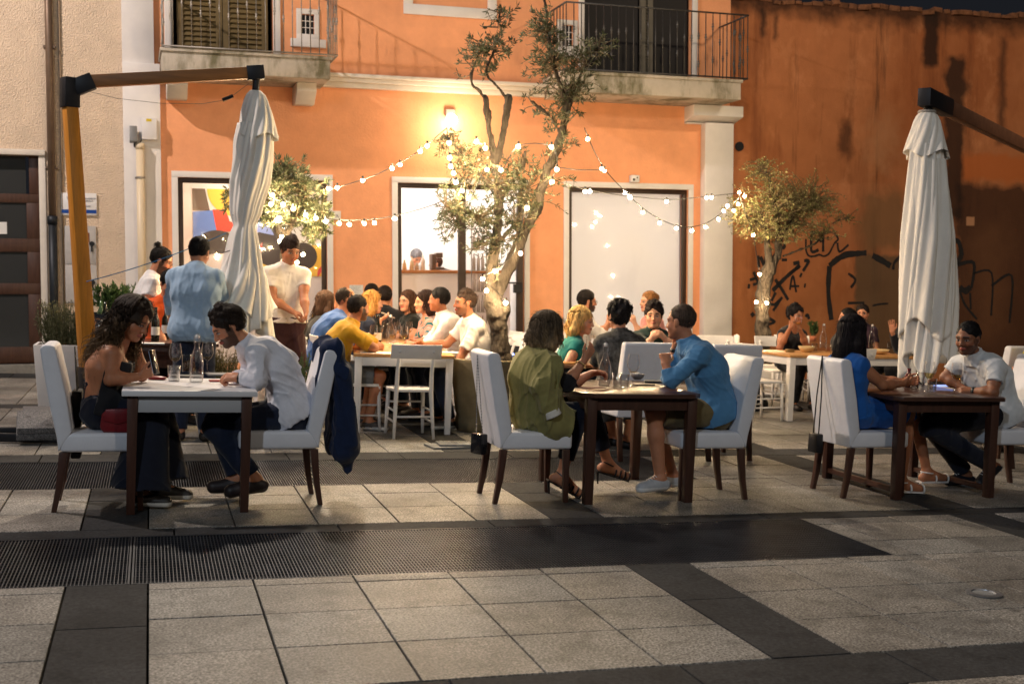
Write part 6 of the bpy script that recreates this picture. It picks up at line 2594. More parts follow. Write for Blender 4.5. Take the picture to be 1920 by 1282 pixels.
# 6 man in the white polo
mr = person('dark-haired man in a white polo shirt resting his arms on the right-hand dark table', J(1868, 772, 7.82), 182, J(1815, 634, 7.80), hyaw=204, hpitch=9, syaw=194, near=True, curve=.05,
            arms={'L': dict(e=J(1862, 736, 7.56), w=J(1822, 733, 7.72), d=(-.9, .5, 0), n=(.1, .5, -.8), curl=.9, thumb=(0, .2, 1)),
                  'R': dict(e=J(1772, 708, 8.02), w=J(1806, 728, 7.86), d=(.4, -.8, 0), n=(0, -.4, -.9), curl=.9, thumb=(-.4, 0, 1))},
            legs={'L': (J(1742, 800, 7.70), J(1858, 872, 7.72), (-.7, -.1, -.70)), 'R': (J(1740, 790, 7.98), J(1812, 890, 7.92), (-1, 0, -.1))},
            skin='brown', haircol=(18, 16, 18), beard=.55, hair=dict(kind='short', vol=-.003, sl=.012, n=900),
            top=dict(m=cloth('polo_white', (206, 210, 214)), sleeve=.62, collar=1, amp=.008, hem=-.08), bottom=dict(m=C_navy2, len=1.92, amp=.004),
            shoes=dict(c=(26, 28, 36), sole=(214, 214, 214)), group='diners at the front tables')

GB = 'diners and staff behind the front tables'
# 7 to 10: the left side
sp = J(303, 489, 12.3)
person('man with a top bun and glasses in a white T-shirt, bending forward', (sp[0] - .12, 12.3, .93), 0, sp, hpitch=20, hyaw=-8, arms={'R': J(318, 588, 12.1), 'L': J(322, 590, 12.5)}, legs=dict(stand=1),
       skin='tan', haircol=(24, 20, 18), beard=.9, hair=dict(kind='bun'), glasses=1, top=dict(m=C_white, sleeve=.55, hem=-.12), bottom=dict(m=C_black), group=GB)
p_, h_ = seat(318, 532, 12.0, -70, .08)
person('seated man in an orange top, half hidden behind the pale blue shirt', p_, -70, h_, hpitch=25, skin='tan', haircol=(26, 22, 20), hair=dict(kind='short'),
       top=dict(m=cloth('cloth_orange', (226, 92, 34)), sleeve=.3), bottom=dict(m=C_black), group=GB)
sp = J(374, 473, 10.75)
person('standing man in a pale blue shirt with his back to the square', (sp[0] - .03, 10.62, .97), 82, sp, hyaw=68, hpitch=14, arms={'L': J(320, 592, 11.1), 'R': J(430, 590, 11.1)}, legs=dict(stand=1),
       skin='tan', haircol=(24, 20, 20), hair=dict(kind='short', sl=.02), top=dict(m=cloth('shirt_pale_blue', (160, 186, 212)), sleeve=1.7, collar=1, hem=-.12, amp=.010, o=.024), bottom=dict(m=C_navy), shoes=dict(c=(40, 36, 34)), group=GB)
sp = J(544, 470, 11.6)
wt = person('young waiter in a white polo and long dark aubergine apron, looking down', (sp[0] - .02, 11.66, .95), -86, sp, hyaw=-72, hpitch=16, syaw=-82,
            arms={'R': dict(e=J(513, 562, 11.52), w=J(548, 584, 11.40), d=(1, -.2, -.35), n=(0, .3, -1), curl=.8), 'L': dict(e=J(570, 560, 11.5), w=J(574, 584, 11.38), d=(-.1, -.2, -1), n=(-1, 0, 0), curl=1.0)}, legs=dict(stand=1),
            skin='olive', haircol=(44, 30, 24), hair=dict(kind='quiff', fringe=.022, sl=.035, vol=.004), top=dict(m=C_white2, sleeve=.55, collar=1, hem=.05, amp=.008, o=.017), bottom=dict(m=C_black), shoes=dict(c=(30, 28, 28)), group=GB)

# long table, left side
GL = 'guests around the long table'
p_, h_ = seat(613, 568, 12.85, 8, .14)
person('woman with long straight brown hair in black at the far left of the long table', p_, 8, h_, sex='f', hyaw=24, skin='tan', haircol=(58, 40, 30), hair=dict(kind='long', len=.26), top=dict(m=C_black, sleeve=1.8), bottom=dict(m=C_black), group=GL)
p_, h_ = seat(650, 563, 12.1, 2, .26)
person('balding man in a blue knitted sweater leaning on the long table', p_, 2, h_, hyaw=10, skin='olive', haircol=(48, 38, 32), hair=dict(kind='short', recede=1, vol=-.008), beard=.5, curve=.06,
       arms={'R': J(700, 655, 12.0), 'L': J(705, 655, 12.3)}, top=dict(m=cloth('sweater_blue', (56, 92, 150), bscale=90, bdist=.004), sleeve=1.9, o=.022), bottom=dict(m=C_navy), group=GL)
p_, h_ = seat(672, 578, 11.42, 0, .22)
person('bearded man in a mustard shirt and grey shorts at the long table', p_, 0, h_, hyaw=22, syaw=-6, skin='olive', haircol=(32, 26, 24), hair=dict(kind='short', vol=-.004, sl=.014), beard=.9, curve=.055,
       arms={'R': dict(e=J(702, 652, 11.18), w=J(676, 652, 11.32), d=(-.5, .6, .1), curl=1.1), 'L': dict(e=J(712, 650, 11.62), w=J(690, 652, 11.5), d=(-.6, -.5, .1), curl=1.1)},
       top=dict(m=cloth('shirt_mustard', (182, 136, 26)), sleeve=.85, collar=1, hem=-.08, amp=.010, o=.02), bottom=dict(m=cloth('shorts_grey', (112, 114, 116)), len=.85, o=.02), shoes=dict(c=(60, 56, 54), sole=(200, 200, 200)), group=GL)
p_, h_ = seat(699, 568, 13.3, 0, .12)
bw_ = person('blonde wavy-haired woman holding a phone up to her mouth', p_, 0, h_, sex='f', hyaw=6, skin='light', haircol=(176, 132, 72), hair=dict(kind='bob', len=.22, curl=.01, vol=.008),
             arms={'R': dict(e=J(704, 640, 13.2), w=J(712, 600, 13.2), d=(.9, 0, .35), n=(-.3, .3, 1), curl=.5)}, top=dict(m=C_navy, sleeve=.5), bottom=dict(m=C_black), group=GL)
p_, h_ = seat(697, 552, 14.6, -90, .08)
person('dark-haired man at the far end of the long table, mostly hidden by the blonde woman', p_, -90, h_, skin='olive', haircol=(30, 24, 22), hair=dict(kind='short'), top=dict(m=C_black, sleeve=.6), bottom=dict(m=C_black), group=GL)
p_, h_ = seat(721, 556, 14.3, 88, .05, z=.60)
person('man in a black jacket, back turned, at the far end of the long table', p_, 88, h_, skin='olive', haircol=(34, 26, 24), hair=dict(kind='short', sl=.02), top=dict(m=C_black, sleeve=1.9, collar=1, o=.02), bottom=dict(m=C_black), group=GL)
p_, h_ = seat(763, 565, 13.7, 190, .10)
person('young woman with red lips in a black top at the long table, looking left', p_, 190, h_, sex='f', hyaw=214, skin='light', haircol=(74, 50, 36), hair=dict(kind='long', len=.24), lips=(170, 30, 34), top=dict(m=cloth('cloth_forest_black', (28, 34, 32)), sleeve=.3), bottom=dict(m=C_black), group=GL)
p_, h_ = seat(795, 567, 12.9, 184, .14)
stripe = cloth('striped_cloth', (200, 168, 160))
ws = person('dark-haired woman in a pink, teal and navy striped shirt at the long table', p_, 184, h_, sex='f', hyaw=188, skin='light', haircol=(46, 30, 26), hair=dict(kind='long', len=.20, curl=.008, vol=.006),
            arms={'L': J(752, 648, 12.7), 'R': J(748, 646, 13.0)}, top=dict(m=stripe, sleeve=1.5, neck=.05), bottom=dict(m=C_navy), group=GL)
p_, h_ = seat(823, 562, 12.2, 180, .20)
person('man in a white long-sleeved shirt, head turned away, at the long table', p_, 180, h_, hyaw=150, skin='olive', haircol=(24, 22, 22), hair=dict(kind='short', vol=-.002, sl=.014), curve=.05,
       arms={'L': dict(e=J(815, 640, 12.0), w=J(778, 646, 12.1), d=(-1, 0, 0), curl=1.1), 'R': dict(e=J(812, 635, 12.5), w=J(776, 642, 12.4), d=(-1, 0, 0), curl=1.1)},
       top=dict(m=cloth('shirt_soft_white', (230, 222, 216)), sleeve=1.5, collar=1, hem=-.08, amp=.010, o=.02), bottom=dict(m=C_navy), shoes=dict(c=(40, 36, 36)), group=GL)
p_, h_ = seat(872, 568, 11.5, 180, .14)
person('short-haired man in a white T-shirt at the near right of the long table, in profile', p_, 180, h_, hyaw=178, syaw=186, skin='olive', haircol=(62, 48, 40), hair=dict(kind='quiff', sl=.03, vol=-.004), beard=.55, curve=.045,
       arms={'L': dict(e=J(858, 680, 11.32), w=J(846, 690, 11.4), d=(-.9, .2, -.2), curl=.9), 'R': dict(e=J(838, 645, 11.72), w=J(795, 646, 11.70), d=(-1, 0, .1), curl=1.1)},
       top=dict(m=C_white2, sleeve=.62, hem=-.08, amp=.010, o=.02), bottom=dict(m=C_navy), shoes=dict(c=(44, 40, 40), sole=(190, 190, 186)), group=GL)

# table behind the middle couple
GM = 'guests at the table behind the middle couple'
p_, h_ = seat(1092, 602, 10.45, -12, .08)
person('blonde woman with a fringe in a teal top, behind the green blazer', p_, -12, h_, sex='f', hyaw=-34, hpitch=4, skin='light', haircol=(206, 168, 104), hair=dict(kind='long', len=.20, fringe=.026, vol=.008, lift=.05),
       arms={'R': J(1105, 690, 10.25), 'L': J(1120, 690, 10.6)}, top=dict(m=cloth('cloth_teal', (24, 122, 120)), sleeve=.25, neck=.05), bottom=dict(m=C_black), group=GM)
p_, h_ = seat(1160, 594, 9.78, 90, .10, z=.59)
person('man with curly black hair seen from behind in a dark patterned shirt', p_, 90, h_, skin='tan', haircol=(18, 15, 18), hair=dict(kind='curly', vol=.010), curve=.03,
       arms={'L': J(1125, 680, 10.15), 'R': J(1195, 680, 10.15)}, legs={'L': (J(1135, 742, 10.25), J(1150, 820, 10.2)), 'R': (J(1190, 742, 10.25), J(1175, 825, 10.0))},
       top=dict(m=mat('patterned_black_shirt', (.045, .045, .045), .85, var=.95, vscale=28), sleeve=.9, collar=1, o=.022), bottom=dict(m=cloth('trousers_grey', (70, 66, 62)), len=1.6), shoes=dict(c=(26, 24, 26)), group=GM)
p_, h_ = seat(1226, 592, 10.8, 236, .12)
person('young man in a dark green shirt with clasped hands below his chin', p_, 236, h_, hyaw=246, hpitch=0, skin='light', haircol=(36, 26, 24), hair=dict(kind='quiff', sl=.03, vol=.006),
       arms={'R': dict(e=J(1212, 650, 10.5), w=J(1222, 634, 10.5), d=(.6, .05, .45), n=(.5, .7, -.3), curl=1.0), 'L': dict(e=J(1258, 648, 10.5), w=J(1246, 634, 10.5), d=(-.6, 0, .45), n=(-.5, .7, -.3), curl=1.0)},
       top=dict(m=cloth('shirt_bottle_green', (22, 44, 42)), sleeve=.8, collar=1, o=.018), bottom=dict(m=C_black), shoes=dict(c=(26, 24, 24)), group=GM)
p_, h_ = seat(1101, 565, 12.9, 0, .10)
person('bearded man with glasses in a white shirt, in profile before the right window', p_, 0, h_, hyaw=-2, skin='tan', haircol=(30, 24, 22), hair=dict(kind='short', sl=.02), beard=.95, glasses=1,
       arms={'R': dict(e=J(1128, 628, 12.7), w=J(1140, 606, 12.7), d=(.3, 0, 1), curl=1.2), 'L': J(1150, 605, 13.0)}, top=dict(m=C_white2, sleeve=1.4), bottom=dict(m=C_black), group=GM)
p_, h_ = seat(1216, 566, 13.0, 180, .10)
person('sandy-haired woman facing left behind the man in the dark green shirt', p_, 180, h_, sex='f', hyaw=186, skin='light', haircol=(150, 104, 62), hair=dict(kind='updo'),
       arms={'L': dict(e=J(1200, 625, 12.8), w=J(1190, 606, 12.8), d=(-.3, 0, 1), curl=.8)}, top=dict(m=cloth('cloth_pink', (222, 150, 140)), sleeve=.5), bottom=dict(m=C_black), group=GM)

# right-hand back table
GG = 'guests at the table by the graffiti wall'
p_, h_ = seat(1492, 592, 13.35, -86, .06)
dw = person('woman with short dark curls in a black sleeveless top drinking from a wine glass', p_, -86, h_, sex='f', hyaw=-72, skin='olive', haircol=(24, 20, 22), hair=dict(kind='curly', vol=.004),
            arms={'R': dict(e=J(1462, 652, 13.1), w=J(1482, 614, 13.0), d=(.5, 0, .6), n=(.4, .8, 0), curl=.9), 'L': dict(e=J(1512, 648, 13.1), w=J(1500, 618, 13.05), d=(-.5, .1, .6), n=(-.4, .8, 0), curl=.9)},
            top=dict(m=C_black, sleeve=0, neck=.06), bottom=dict(m=C_black), group=GG)
p_, h_ = seat(1588, 596, 13.6, -20, .10)
person('woman with black hair tied up, behind the dark head of the blue-dressed woman', p_, -20, h_, sex='f', hyaw=170, skin='tan', haircol=(20, 18, 20), hair=dict(kind='updo'), top=dict(m=C_black, sleeve=1.2), bottom=dict(m=C_black), group=GG)
p_, h_ = seat(1617, 588, 14.3, -110, .06)
person('smiling woman with tied-back dark hair by the grey patch of the wall', p_, -110, h_, sex='f', hyaw=-128, skin='tan', haircol=(34, 26, 24), hair=dict(kind='updo'), lips=(190, 110, 100), top=dict(m=cloth('cloth_plum', (60, 40, 52)), sleeve=.6), bottom=dict(m=C_black), group=GG)
p_, h_ = seat(1702, 592, 13.3, 190, .04)
person('person waving a raised hand beside the right umbrella, body hidden by its canopy', p_, 190, h_, hyaw=190, skin='tan', haircol=(30, 24, 22), hair=dict(kind='short'),
       arms={'R': dict(e=J(1684, 655, 13.25), w=J(1673, 622, 13.2), d=(-.15, 0, 1), n=(-.5, -.8, 0), curl=.08, spread=1.6, thumb=(1, -.2, .3))}, top=dict(m=C_black, sleeve=1.85), bottom=dict(m=C_black), group=GG)
p_, h_ = seat(1946, 590, 9.6, 150, .08)
person('person in a yellow green top cut off by the right edge of the photo', p_, 150, h_, skin='tan', haircol=(40, 30, 26), hair=dict(kind='short'), top=dict(m=cloth('cloth_lime', (190, 182, 96)), sleeve=.7), bottom=dict(m=C_navy), group=GG)
# staff inside the bar
hb_ = BW(5.98, 2.25, 1.62)
person('cook in white with a grey cap bent over the work behind the bar', hb_ + np.array((0, .12, -.66)), -70, hb_, hpitch=34, skin='light', haircol=(120, 120, 124), hair=dict(kind='short', vol=.006), top=dict(m=C_white, sleeve=1.2), bottom=dict(m=C_white), legs=dict(stand=1), group='bar staff')
hb_ = BW(6.40, 2.6, 1.52)
person('brown-haired bar hand at the right end of the counter', hb_ + np.array((.03, .10, -.68)), -100, hb_, hyaw=180, skin='tan', haircol=(70, 44, 30), hair=dict(kind='short'), top=dict(m=C_white, sleeve=.5), bottom=dict(m=C_black), legs=dict(stand=1), group='bar staff')


# garments and accessories that need their own shapes
def fin(name, S, h, m, info, noise=None):
    V, Q = S.mesh(h, noise)
    return np_obj(name, V, Q, m, info['body'], info['origin'])


# blazer draped over the shoulders
i = wm
S = SDF()
nb, lat, back, tdir = i['nb'], i['lat'], i['back'], i['tdir']
bl = cloth('blazer_olive', (138, 132, 82), var=.12)
for sg in (1, -1):
    shp = i['sh']['L' if sg > 0 else 'R']
    S.cap(nb + back * .01 + tdir * .01, shp + lat * sg * .015, .066, .070, .04)
    S.cap(shp + lat * sg * .015, i['ch'] + lat * sg * .14 + back * .01, .072, .10, .05)
    S.cap(i['ch'] + lat * sg * .13, i['pel'] + lat * sg * .15 + back * .02 + np.array((.05, 0, -.06)), .105, .125, .06)
    S.cap(i['pel'] + lat * sg * .14 + np.array((.0, 0, 0)), i['pel'] + lat * sg * .16 + np.array((.20, 0, -.10)), .115, .10, .06)
S.cap(nb + back * .02 - tdir * .05, i['ch'] + back * .02, .10, .135, .06)
S.cap(i['ch'] + back * .02, i['pel'] + back * .05, .135, .15, .06)
S.cap(i['sh']['L'], i['sh']['R'], .07, None, .05)
S.cap(nb + back * .05 - tdir * .03, i['ch'] + back * .06, .085, .125, .06)
S.cap(i['uc'] + lat * .07 + back * .05, i['uc'] - lat * .07 + back * .05, .095, None, .06)
# empty sleeve on the near side
e0 = i['sh']['R'] - lat * .03
e1 = J(1012, 722, 7.52)
e2_ = J(1036, 778, 7.50)
S.cap(e0, e1, .066, .058, .04)
S.cap(e1, e2_, .058, .052, .03, flat=1)
S.clip(J(1040, 832, 7.6), (0.05, 0, -1))
S.clip(J(1086, 740, 7.6), (1, 0, -.28))
fin('blazer', S, .0065, bl, i, folds(.015, 17, 3, (.2, 0, 1), .25))
S = SDF()
S.cap(e2_ - nz(e2_ - e1) * .035, e2_ + nz(e2_ - e1) * .012, .060, .061, .004, flat=1)
fin('lining_cuff', S, .006, cloth('lining_white', (216, 212, 204)), i)
# bracelet, watches
b = MB()
for q, w0 in ((i['JT']['R'], .0),):
    d = nz(q[2] - q[1])
    c = q[2] - d * .045 - i['origin']
    x = nz(np.cross(d, UPZ))
    y = np.cross(d, x)
    b.tube([c + (x * math.cos(a) + y * math.sin(a)) * .037 for a in np.linspace(0, 6.283, 16)], .005, 5, cap=False)
b.build('bracelet', mat('gold', (.75, .55, .25), .3, 1), i['body'], smooth=True)
for inf, side, nm in ((mm, 'R', 'watch'), (ml, 'L', 'watch'), (mr, 'L', 'watch')):
    q = inf['JT'][side]
    d = nz(q[2] - q[1])
    c = q[2] - d * .018 - inf['origin']
    b = MB()
    b.tube([c - d * .012, c + d * .012], .0335, 14)
    b.build(nm, black, inf['body'], smooth=True)
# waiter's apron: a long wrap
i = wt
S = SDF()
for sg in (1, -1):
    S.cap(i['pel'] + i['hl'] * sg * .05 + UPZ * .10, i['pel'] + i['hl'] * sg * .085 + UPZ * -.42, .128, .142, .05, flat=1)
S.cap(i['pel'] + i['hl'] * .06 + UPZ * .02, i['pel'] - i['hl'] * .06 + UPZ * .02, .13, None, .05)
S.cap(i['pel'] + i['hl'] * .06 + UPZ * .08, i['pel'] - i['hl'] * .06 + UPZ * .08, .135, None, .03)
S.clip(i['pel'] + UPZ * .10, UPZ)
fin('apron', S, .009, cloth('apron_aubergine', (66, 40, 46)), i, folds(.012, 14, 2))
b = MB()
c = i['ch'] - i['back'] * .12 - i['lat'] * -.075 + UPZ * .03 - i['origin']
ax, az = nz(i['lat']), UPZ
b.tube([c + (ax * math.cos(a) + az * math.sin(a)) * .028 for a in np.linspace(.4, 5.9, 14)], .003, 5)
b.tube([c + ax * .02 - az * .045, c - ax * .02 - az * .045], .003, 5)
b.build('embroidered_mark', mat('grey_thread', (.35, .33, .32), .8), i['body'])


# heeled sandals of the blazer woman, white sandals of the blue dress woman
def sandal(info, k, m, heel_h=0.0, straps=3):
    a0, heel, toe, fd = info['JT'][k + 'f']
    o_ = info['origin']
    b_ = MB()
    lt = nz(np.cross(UPZ, fd))
    dn = -nz(np.cross(fd, lt))
    if dn[2] > 0:
        dn = -dn
    hb_ = heel + dn * .036
    tb = toe + dn * .028 + fd * .025
    b_.bar(hb_ - fd * .03 - o_, tb - o_, .074, .010, tuple(-dn))
    for s_ in np.linspace(.45, .95, straps):
        c = hb_ + (tb - hb_) * s_ - dn * .022
        b_.tube([c + lt * (.045 * math.cos(a)) - dn * (.040 * math.sin(a)) - o_ for a in np.linspace(-.5, math.pi + .5, 12)], .007, 6)
    c = a0 - UPZ * .005
    b_.tube([c + lt * (.044 * math.cos(a)) + fd * (.046 * math.sin(a)) - o_ for a in np.linspace(0, 6.283, 16)], .006, 5, cap=False)
    b_.tube([a0 - fd * .045 - o_, hb_ - fd * .02 - o_], .007, 5)
    if heel_h:
        b_.tube([hb_ - fd * .02 - o_, hb_ - fd * .01 - UPZ * heel_h - o_], [.012, .005], 6)
    b_.build('sandal', m, info['body'], smooth=False)


for k in 'LR':
    sandal(wm, k, mat('black_sandal', (.02, .016, .016), .3), .085, 4)
    sandal(wr_, k, mat('white_sandal', (.70, .68, .66), .45), 0, 2)
# laces and toe line on the trainers
for inf, c_ in ((mm, (232, 232, 232)), (mr, (206, 206, 206))):
    b = MB()
    for k in 'LR':
        a0, heel, toe, fd = inf['JT'][k + 'f']
        lt = nz(np.cross(UPZ, fd))
        up_ = nz(np.cross(fd, lt))
        for q_ in (.30, .42, .54, .66):
            c = a0 + (toe - a0) * q_ + up_ * (.0435 - .006 * q_) - inf['origin']
            b.tube([c - lt * .022 - up_ * .006, c + up_ * .003, c + lt * .022 - up_ * .006], .0035, 5)
    b.build('laces', mat('laces_%d' % c_[0], lin(c_), .7), inf['body'], smooth=True)
# white stripes and shades on the striped shirt: broad vertical bands
nt = stripe.node_tree
N, L = nt.nodes, nt.links
bs = N['Principled BSDF']
tc = [n for n in N if n.type == 'TEX_COORD'][0]
wv = N.new('ShaderNodeTexWave')
wv.inputs['Scale'].default_value = 4.2
wv.inputs['Distortion'].default_value = 1.5
wv.bands_direction = 'DIAGONAL'
L.new(tc.outputs['Object'], wv.inputs['Vector'])
cr = N.new('ShaderNodeValToRGB')
cr.color_ramp.interpolation = 'CONSTANT'
els = cr.color_ramp.elements
els[0].color = (*lin((206, 150, 146)), 1)
els[1].position = .40
els[1].color = (*lin((28, 36, 62)), 1)
e = els.new(.58)
e.color = (*lin((226, 176, 160)), 1)
e = els.new(.80)
e.color = (*lin((34, 104, 120)), 1)
L.new(wv.outputs['Fac'], cr.inputs['Fac'])
L.new(cr.outputs['Color'], bs.inputs['Base Color'])

# ------------------------------------------------------------------ things on the tables
wine = glass_pane('white_wine', (.93, .80, .48), .06, .4)
water = glass_pane('drinking_water', (.93, .95, .95), .06, .5)
red_drink = glass_pane('red_drink', (.75, .16, .06), .05, .4)
GLZ = .7502


def lathe_thing(name, label, cat, p, parts, group=None, rz=0):
    t = thing(name, label, cat, p, rz, group)
    for nm, prof, m, n, c0, c1 in parts:
        b = MB()
        b.lathe(prof, n, (0, 0, 0), c0, c1)
        b.build(nm, m, t, smooth=True)
    return t


def wine_glass(p, label, fill=.0, s=1.0, group='wine glasses'):
    pr = [(.0, .003), (.033, .002), (.036, .005), (.010, .010), (.0042, .022), (.0042, .085), (.010, .094), (.030, .112), (.041, .138), (.043, .160), (.038, .195), (.0325, .222)]
    parts = [('bowl', [(r * s, z * s) for r, z in pr], glass, 20, False, False)]
    if fill:
        zf = .098 + fill
        fr = [(.0, .0965), (.010, .097), (.028, .1135), (.0385, .138), (.0408, .158)]
        fr = [q for q in fr if q[1] < zf] + [(.034 if fill < .04 else .0395, zf)]
        parts.append(('wine', [(r * s, z * s) for r, z in fr], wine, 20, False, True))
    return lathe_thing('wine_glass', label, 'wine glass', p, parts, group)


def tumbler(p, label, fill=.04, m=None, h=.095, r=.036, group='water tumblers'):
    parts = [('glass', [(.0, .003), (r * .88, .003), (r, h), (r * .95, h), (r * .84, .010), (0, .010)], glass, 20, False, False)]
    if fill:
        parts.append(('drink', [(.0, .0105), (r * .82, .0105), (r * .88, .0105 + fill)], m or water, 20, False, True))
    return lathe_thing('tumbler', label, 'glass', p, parts, group)


def carafe(p, label, h=.30, fill=.07, group='glass water bottles'):
    k = h / .30
    pr = [(.0, .004), (.040, .003), (.043, .012), (.0435, .13), (.040, .155), (.026, .195), (.0165, .225), (.0150, .262), (.0185, .266), (.0185, .278), (.0150, .282), (.0150, .298), (.0120, .298)]
    t = lathe_thing('water_bottle', label, 'bottle', p, [('bottle', [(r * (.5 + .5 * k), z * k) for r, z in pr], glass, 22, False, False),
                                                          ('water', [(.0, .008), (.038, .008), (.0395, .02), (.0395, fill)], water, 20, False, True)], group)
    b = MB()
    b.lathe([(.0125, .285 * k), (.0125, .306 * k), (.0, .309 * k)], 12)
    b.build('stopper', mat('porcelain', (.78, .77, .74), .25), t, smooth=True)
    b = MB()
    b.tube([(.019, 0, .25 * k), (.020, 0, .30 * k), (0, 0, .315 * k), (-.020, 0, .30 * k), (-.019, 0, .25 * k)], .0018, 5)
    b.build('wire_clip', steel, t)
    return t


def bowl(p, label, m, r=.062, h=.055, inner=None, group='bowls'):
    t = lathe_thing('bowl', label, 'bowl', p, [('bowl', [(0, .004), (r * .45, .002), (r * .55, .008), (r * .85, h * .5), (r, h), (r * .94, h), (r * .75, h * .5), (r * .4, .014), (0, .012)], m, 24, False, False)], group)
    if inner:
        b = MB()
        rg = random.Random(int(p[0] * 1000))
        for k in range(16):
            a, q = rg.uniform(0, 6.28), rg.uniform(0, .75) * r
            b.sphere((q * math.cos(a), q * math.sin(a), h * .92 + rg.uniform(-.004, .008)), rg.uniform(.009, .014), 6, 5, (1, .8, .7))
        b.build('snacks', inner, t, smooth=True)
    return t


def flat(name, label, cat, p, sx, sy, h, m, rz=0, group=None, bev=.003, part=None):
    b = MB()
    b.box(-sx / 2, -sy / 2, 0, sx / 2, sy / 2, h)
    if part:
        t = thing(name, label, cat, p, R(rz), group)
        b.build(part, m, t, bevel=bev)
        return t
    o = b.build(name, m, bevel=bev)
    o.location = tuple(float(c) for c in p)
    o.rotation_euler = (0, 0, R(rz))
    return tag(o, label, cat, group)


def on(x, y, z=GLZ):
    return G(x, y, z)


stone_bowl = mat('grey_stoneware', (.16, .15, .15), .6, var=.3, vscale=60)
cream_bowl = mat('cream_stoneware', lin((206, 178, 128)), .5, var=.1)
popcorn = mat('pale_snacks', (.72, .68, .60), .8)
leath_r = mat('red_leather', lin((120, 30, 36)), .35, var=.15, vscale=8, bump=.4, bscale=20, bdist=.006)

# left table
TZ = .7505
carafe(on(368, 717, TZ), 'clear swing-top water bottle at the middle of the white table')
wine_glass(on(328, 704, TZ), 'tall wine glass holding a little wine, behind the stemless glass on the white table', .022)
tumbler(on(326, 714, TZ), 'stemless water glass beside the red case on the white table', .045, h=.10, r=.042)
wine_glass(on(388, 700, TZ), 'wine glass standing behind the water bottle on the white table', .02)
tumbler(on(349, 698, TZ), 'amber glass just left of the water bottle on the white table', .07, glass_pane('amber_drink', (.75, .50, .16), .05, .4), h=.125, r=.032)
flat('tray', 'flat grey tray before the bearded man on the white table', 'tray', on(418, 703, TZ), .22, .16, .012, mat('slate_tray', (.20, .20, .20), .4), 4)
flat('tray', 'small dark tray lying behind the water bottle on the white table', 'tray', on(350, 706, TZ), .20, .13, .010, mat('dark_tray', (.10, .10, .10), .4), -3)
t = flat('phone_case', 'red phone case lying near the edge of the white table', 'phone case', on(414, 715, TZ), .15, .075, .010, mat('red_case', lin((150, 34, 36)), .4), 3)
b = MB()
b.lathe([(0, .002), (.05, .002), (.062, .008), (.066, .014), (.055, .020), (.03, .026), (0, .028)], 24)
o = b.build('glasses_pouch', leath_r, smooth=True)
o.location = tuple(on(294, 712, TZ))
o.scale = (1.0, .7, 1)
tag(o, 'flat red leather pouch beside the phone hand on the white table', 'pouch')
flat('receipt', 'white paper slip under the woman\'s forearm on the white table', 'paper', on(270, 714, TZ), .20, .07, .001, mat('paper', (.72, .72, .70), .8), 8, bev=0)
# phone in hand
wh = wl['JT']['R'][2]
pc = J(290, 682, 7.70)
t = thing('smartphone', 'black smartphone held upright by the woman in black', 'phone', pc, R(-25))
Mx = Matrix.Rotation(R(-14), 4, 'Y')
b = MB()
b.box(-.005, -.038, -.062, .005, .038, .088, Mx)
b.build('body', mat('phone_glass', (.006, .006, .008), .12), t, bevel=.004)
b = MB()
b.box(-.0062, -.035, -.058, -.0053, .035, .084, Mx)
b.build('screen', mat('dim_screen', (.05, .06, .08), .1, emis=.25, ecolor=(.5, .6, .8)), t)

# middle table
carafe(on(1133, 724), 'clear swing-top water bottle near the left end of the dark middle table')
bowl(on(1101, 712), 'small grey bowl of pale snacks beside the blazer woman\'s hand', stone_bowl, .050, .045, popcorn, 'snack bowls on the middle table')
bowl(on(1195, 712), 'small grey bowl of pale snacks behind the tall wine glass', stone_bowl, .056, .048, popcorn, 'snack bowls on the middle table')
wine_glass(on(1186, 725), 'empty tall wine glass on the dark middle table', .004, 1.06)
tumbler(on(1156, 724), 'left one of two close water tumblers on the dark middle table', .05)
tumbler(on(1170, 727), 'right one of two close water tumblers on the dark middle table', .04)
flat('phone', 'black phone face down beside the wine glass on the middle table', 'phone', on(1207, 722), .15, .075, .009, black, 12)
flat('sunglasses_case', 'long thin black case near the blue-sleeved elbow on the middle table', 'case', on(1228, 718), .16, .05, .018, black, -20, bev=.008)
flat('menu_card', 'dark red folded card under the water bottle on the middle table', 'card', on(1112, 727), .16, .10, .004, mat('wine_card', lin((96, 46, 46)), .6), 5, bev=.001)

# right table
wine_glass(on(1741, 735), 'glass of white wine nearer the woman on the right dark table', .040, 1.04)
wine_glass(on(1792, 737), 'glass of white wine before the man in the white polo', .036, 1.04)
tumbler(on(1714, 728), 'water tumbler by the blue-dressed woman\'s hands', .05)
tumbler(on(1747, 733), 'water tumbler directly behind the left wine glass on the right dark table', .05)
tumbler(on(1725, 726), 'taller tumbler next to the dark bottle on the right dark table', .03, h=.12)
lathe_thing('bottle', 'squat dark bottle between the hands and tumblers on the right dark table', 'bottle', on(1703, 726), [('body', [(0, .002), (.032, .002), (.033, .09), (.015, .12), (.015, .15), (0, .15)], mat('dark_red_glass', (.10, .02, .02), .12), 16, False, False)])
flat('phone', 'phone with a lit bluish screen lying on the right dark table', 'phone', on(1769, 724), .15, .075, .009, mat('lit_screen', (.1, .14, .3), .2, emis=.9, ecolor=(.30, .42, 1.0)), 6)

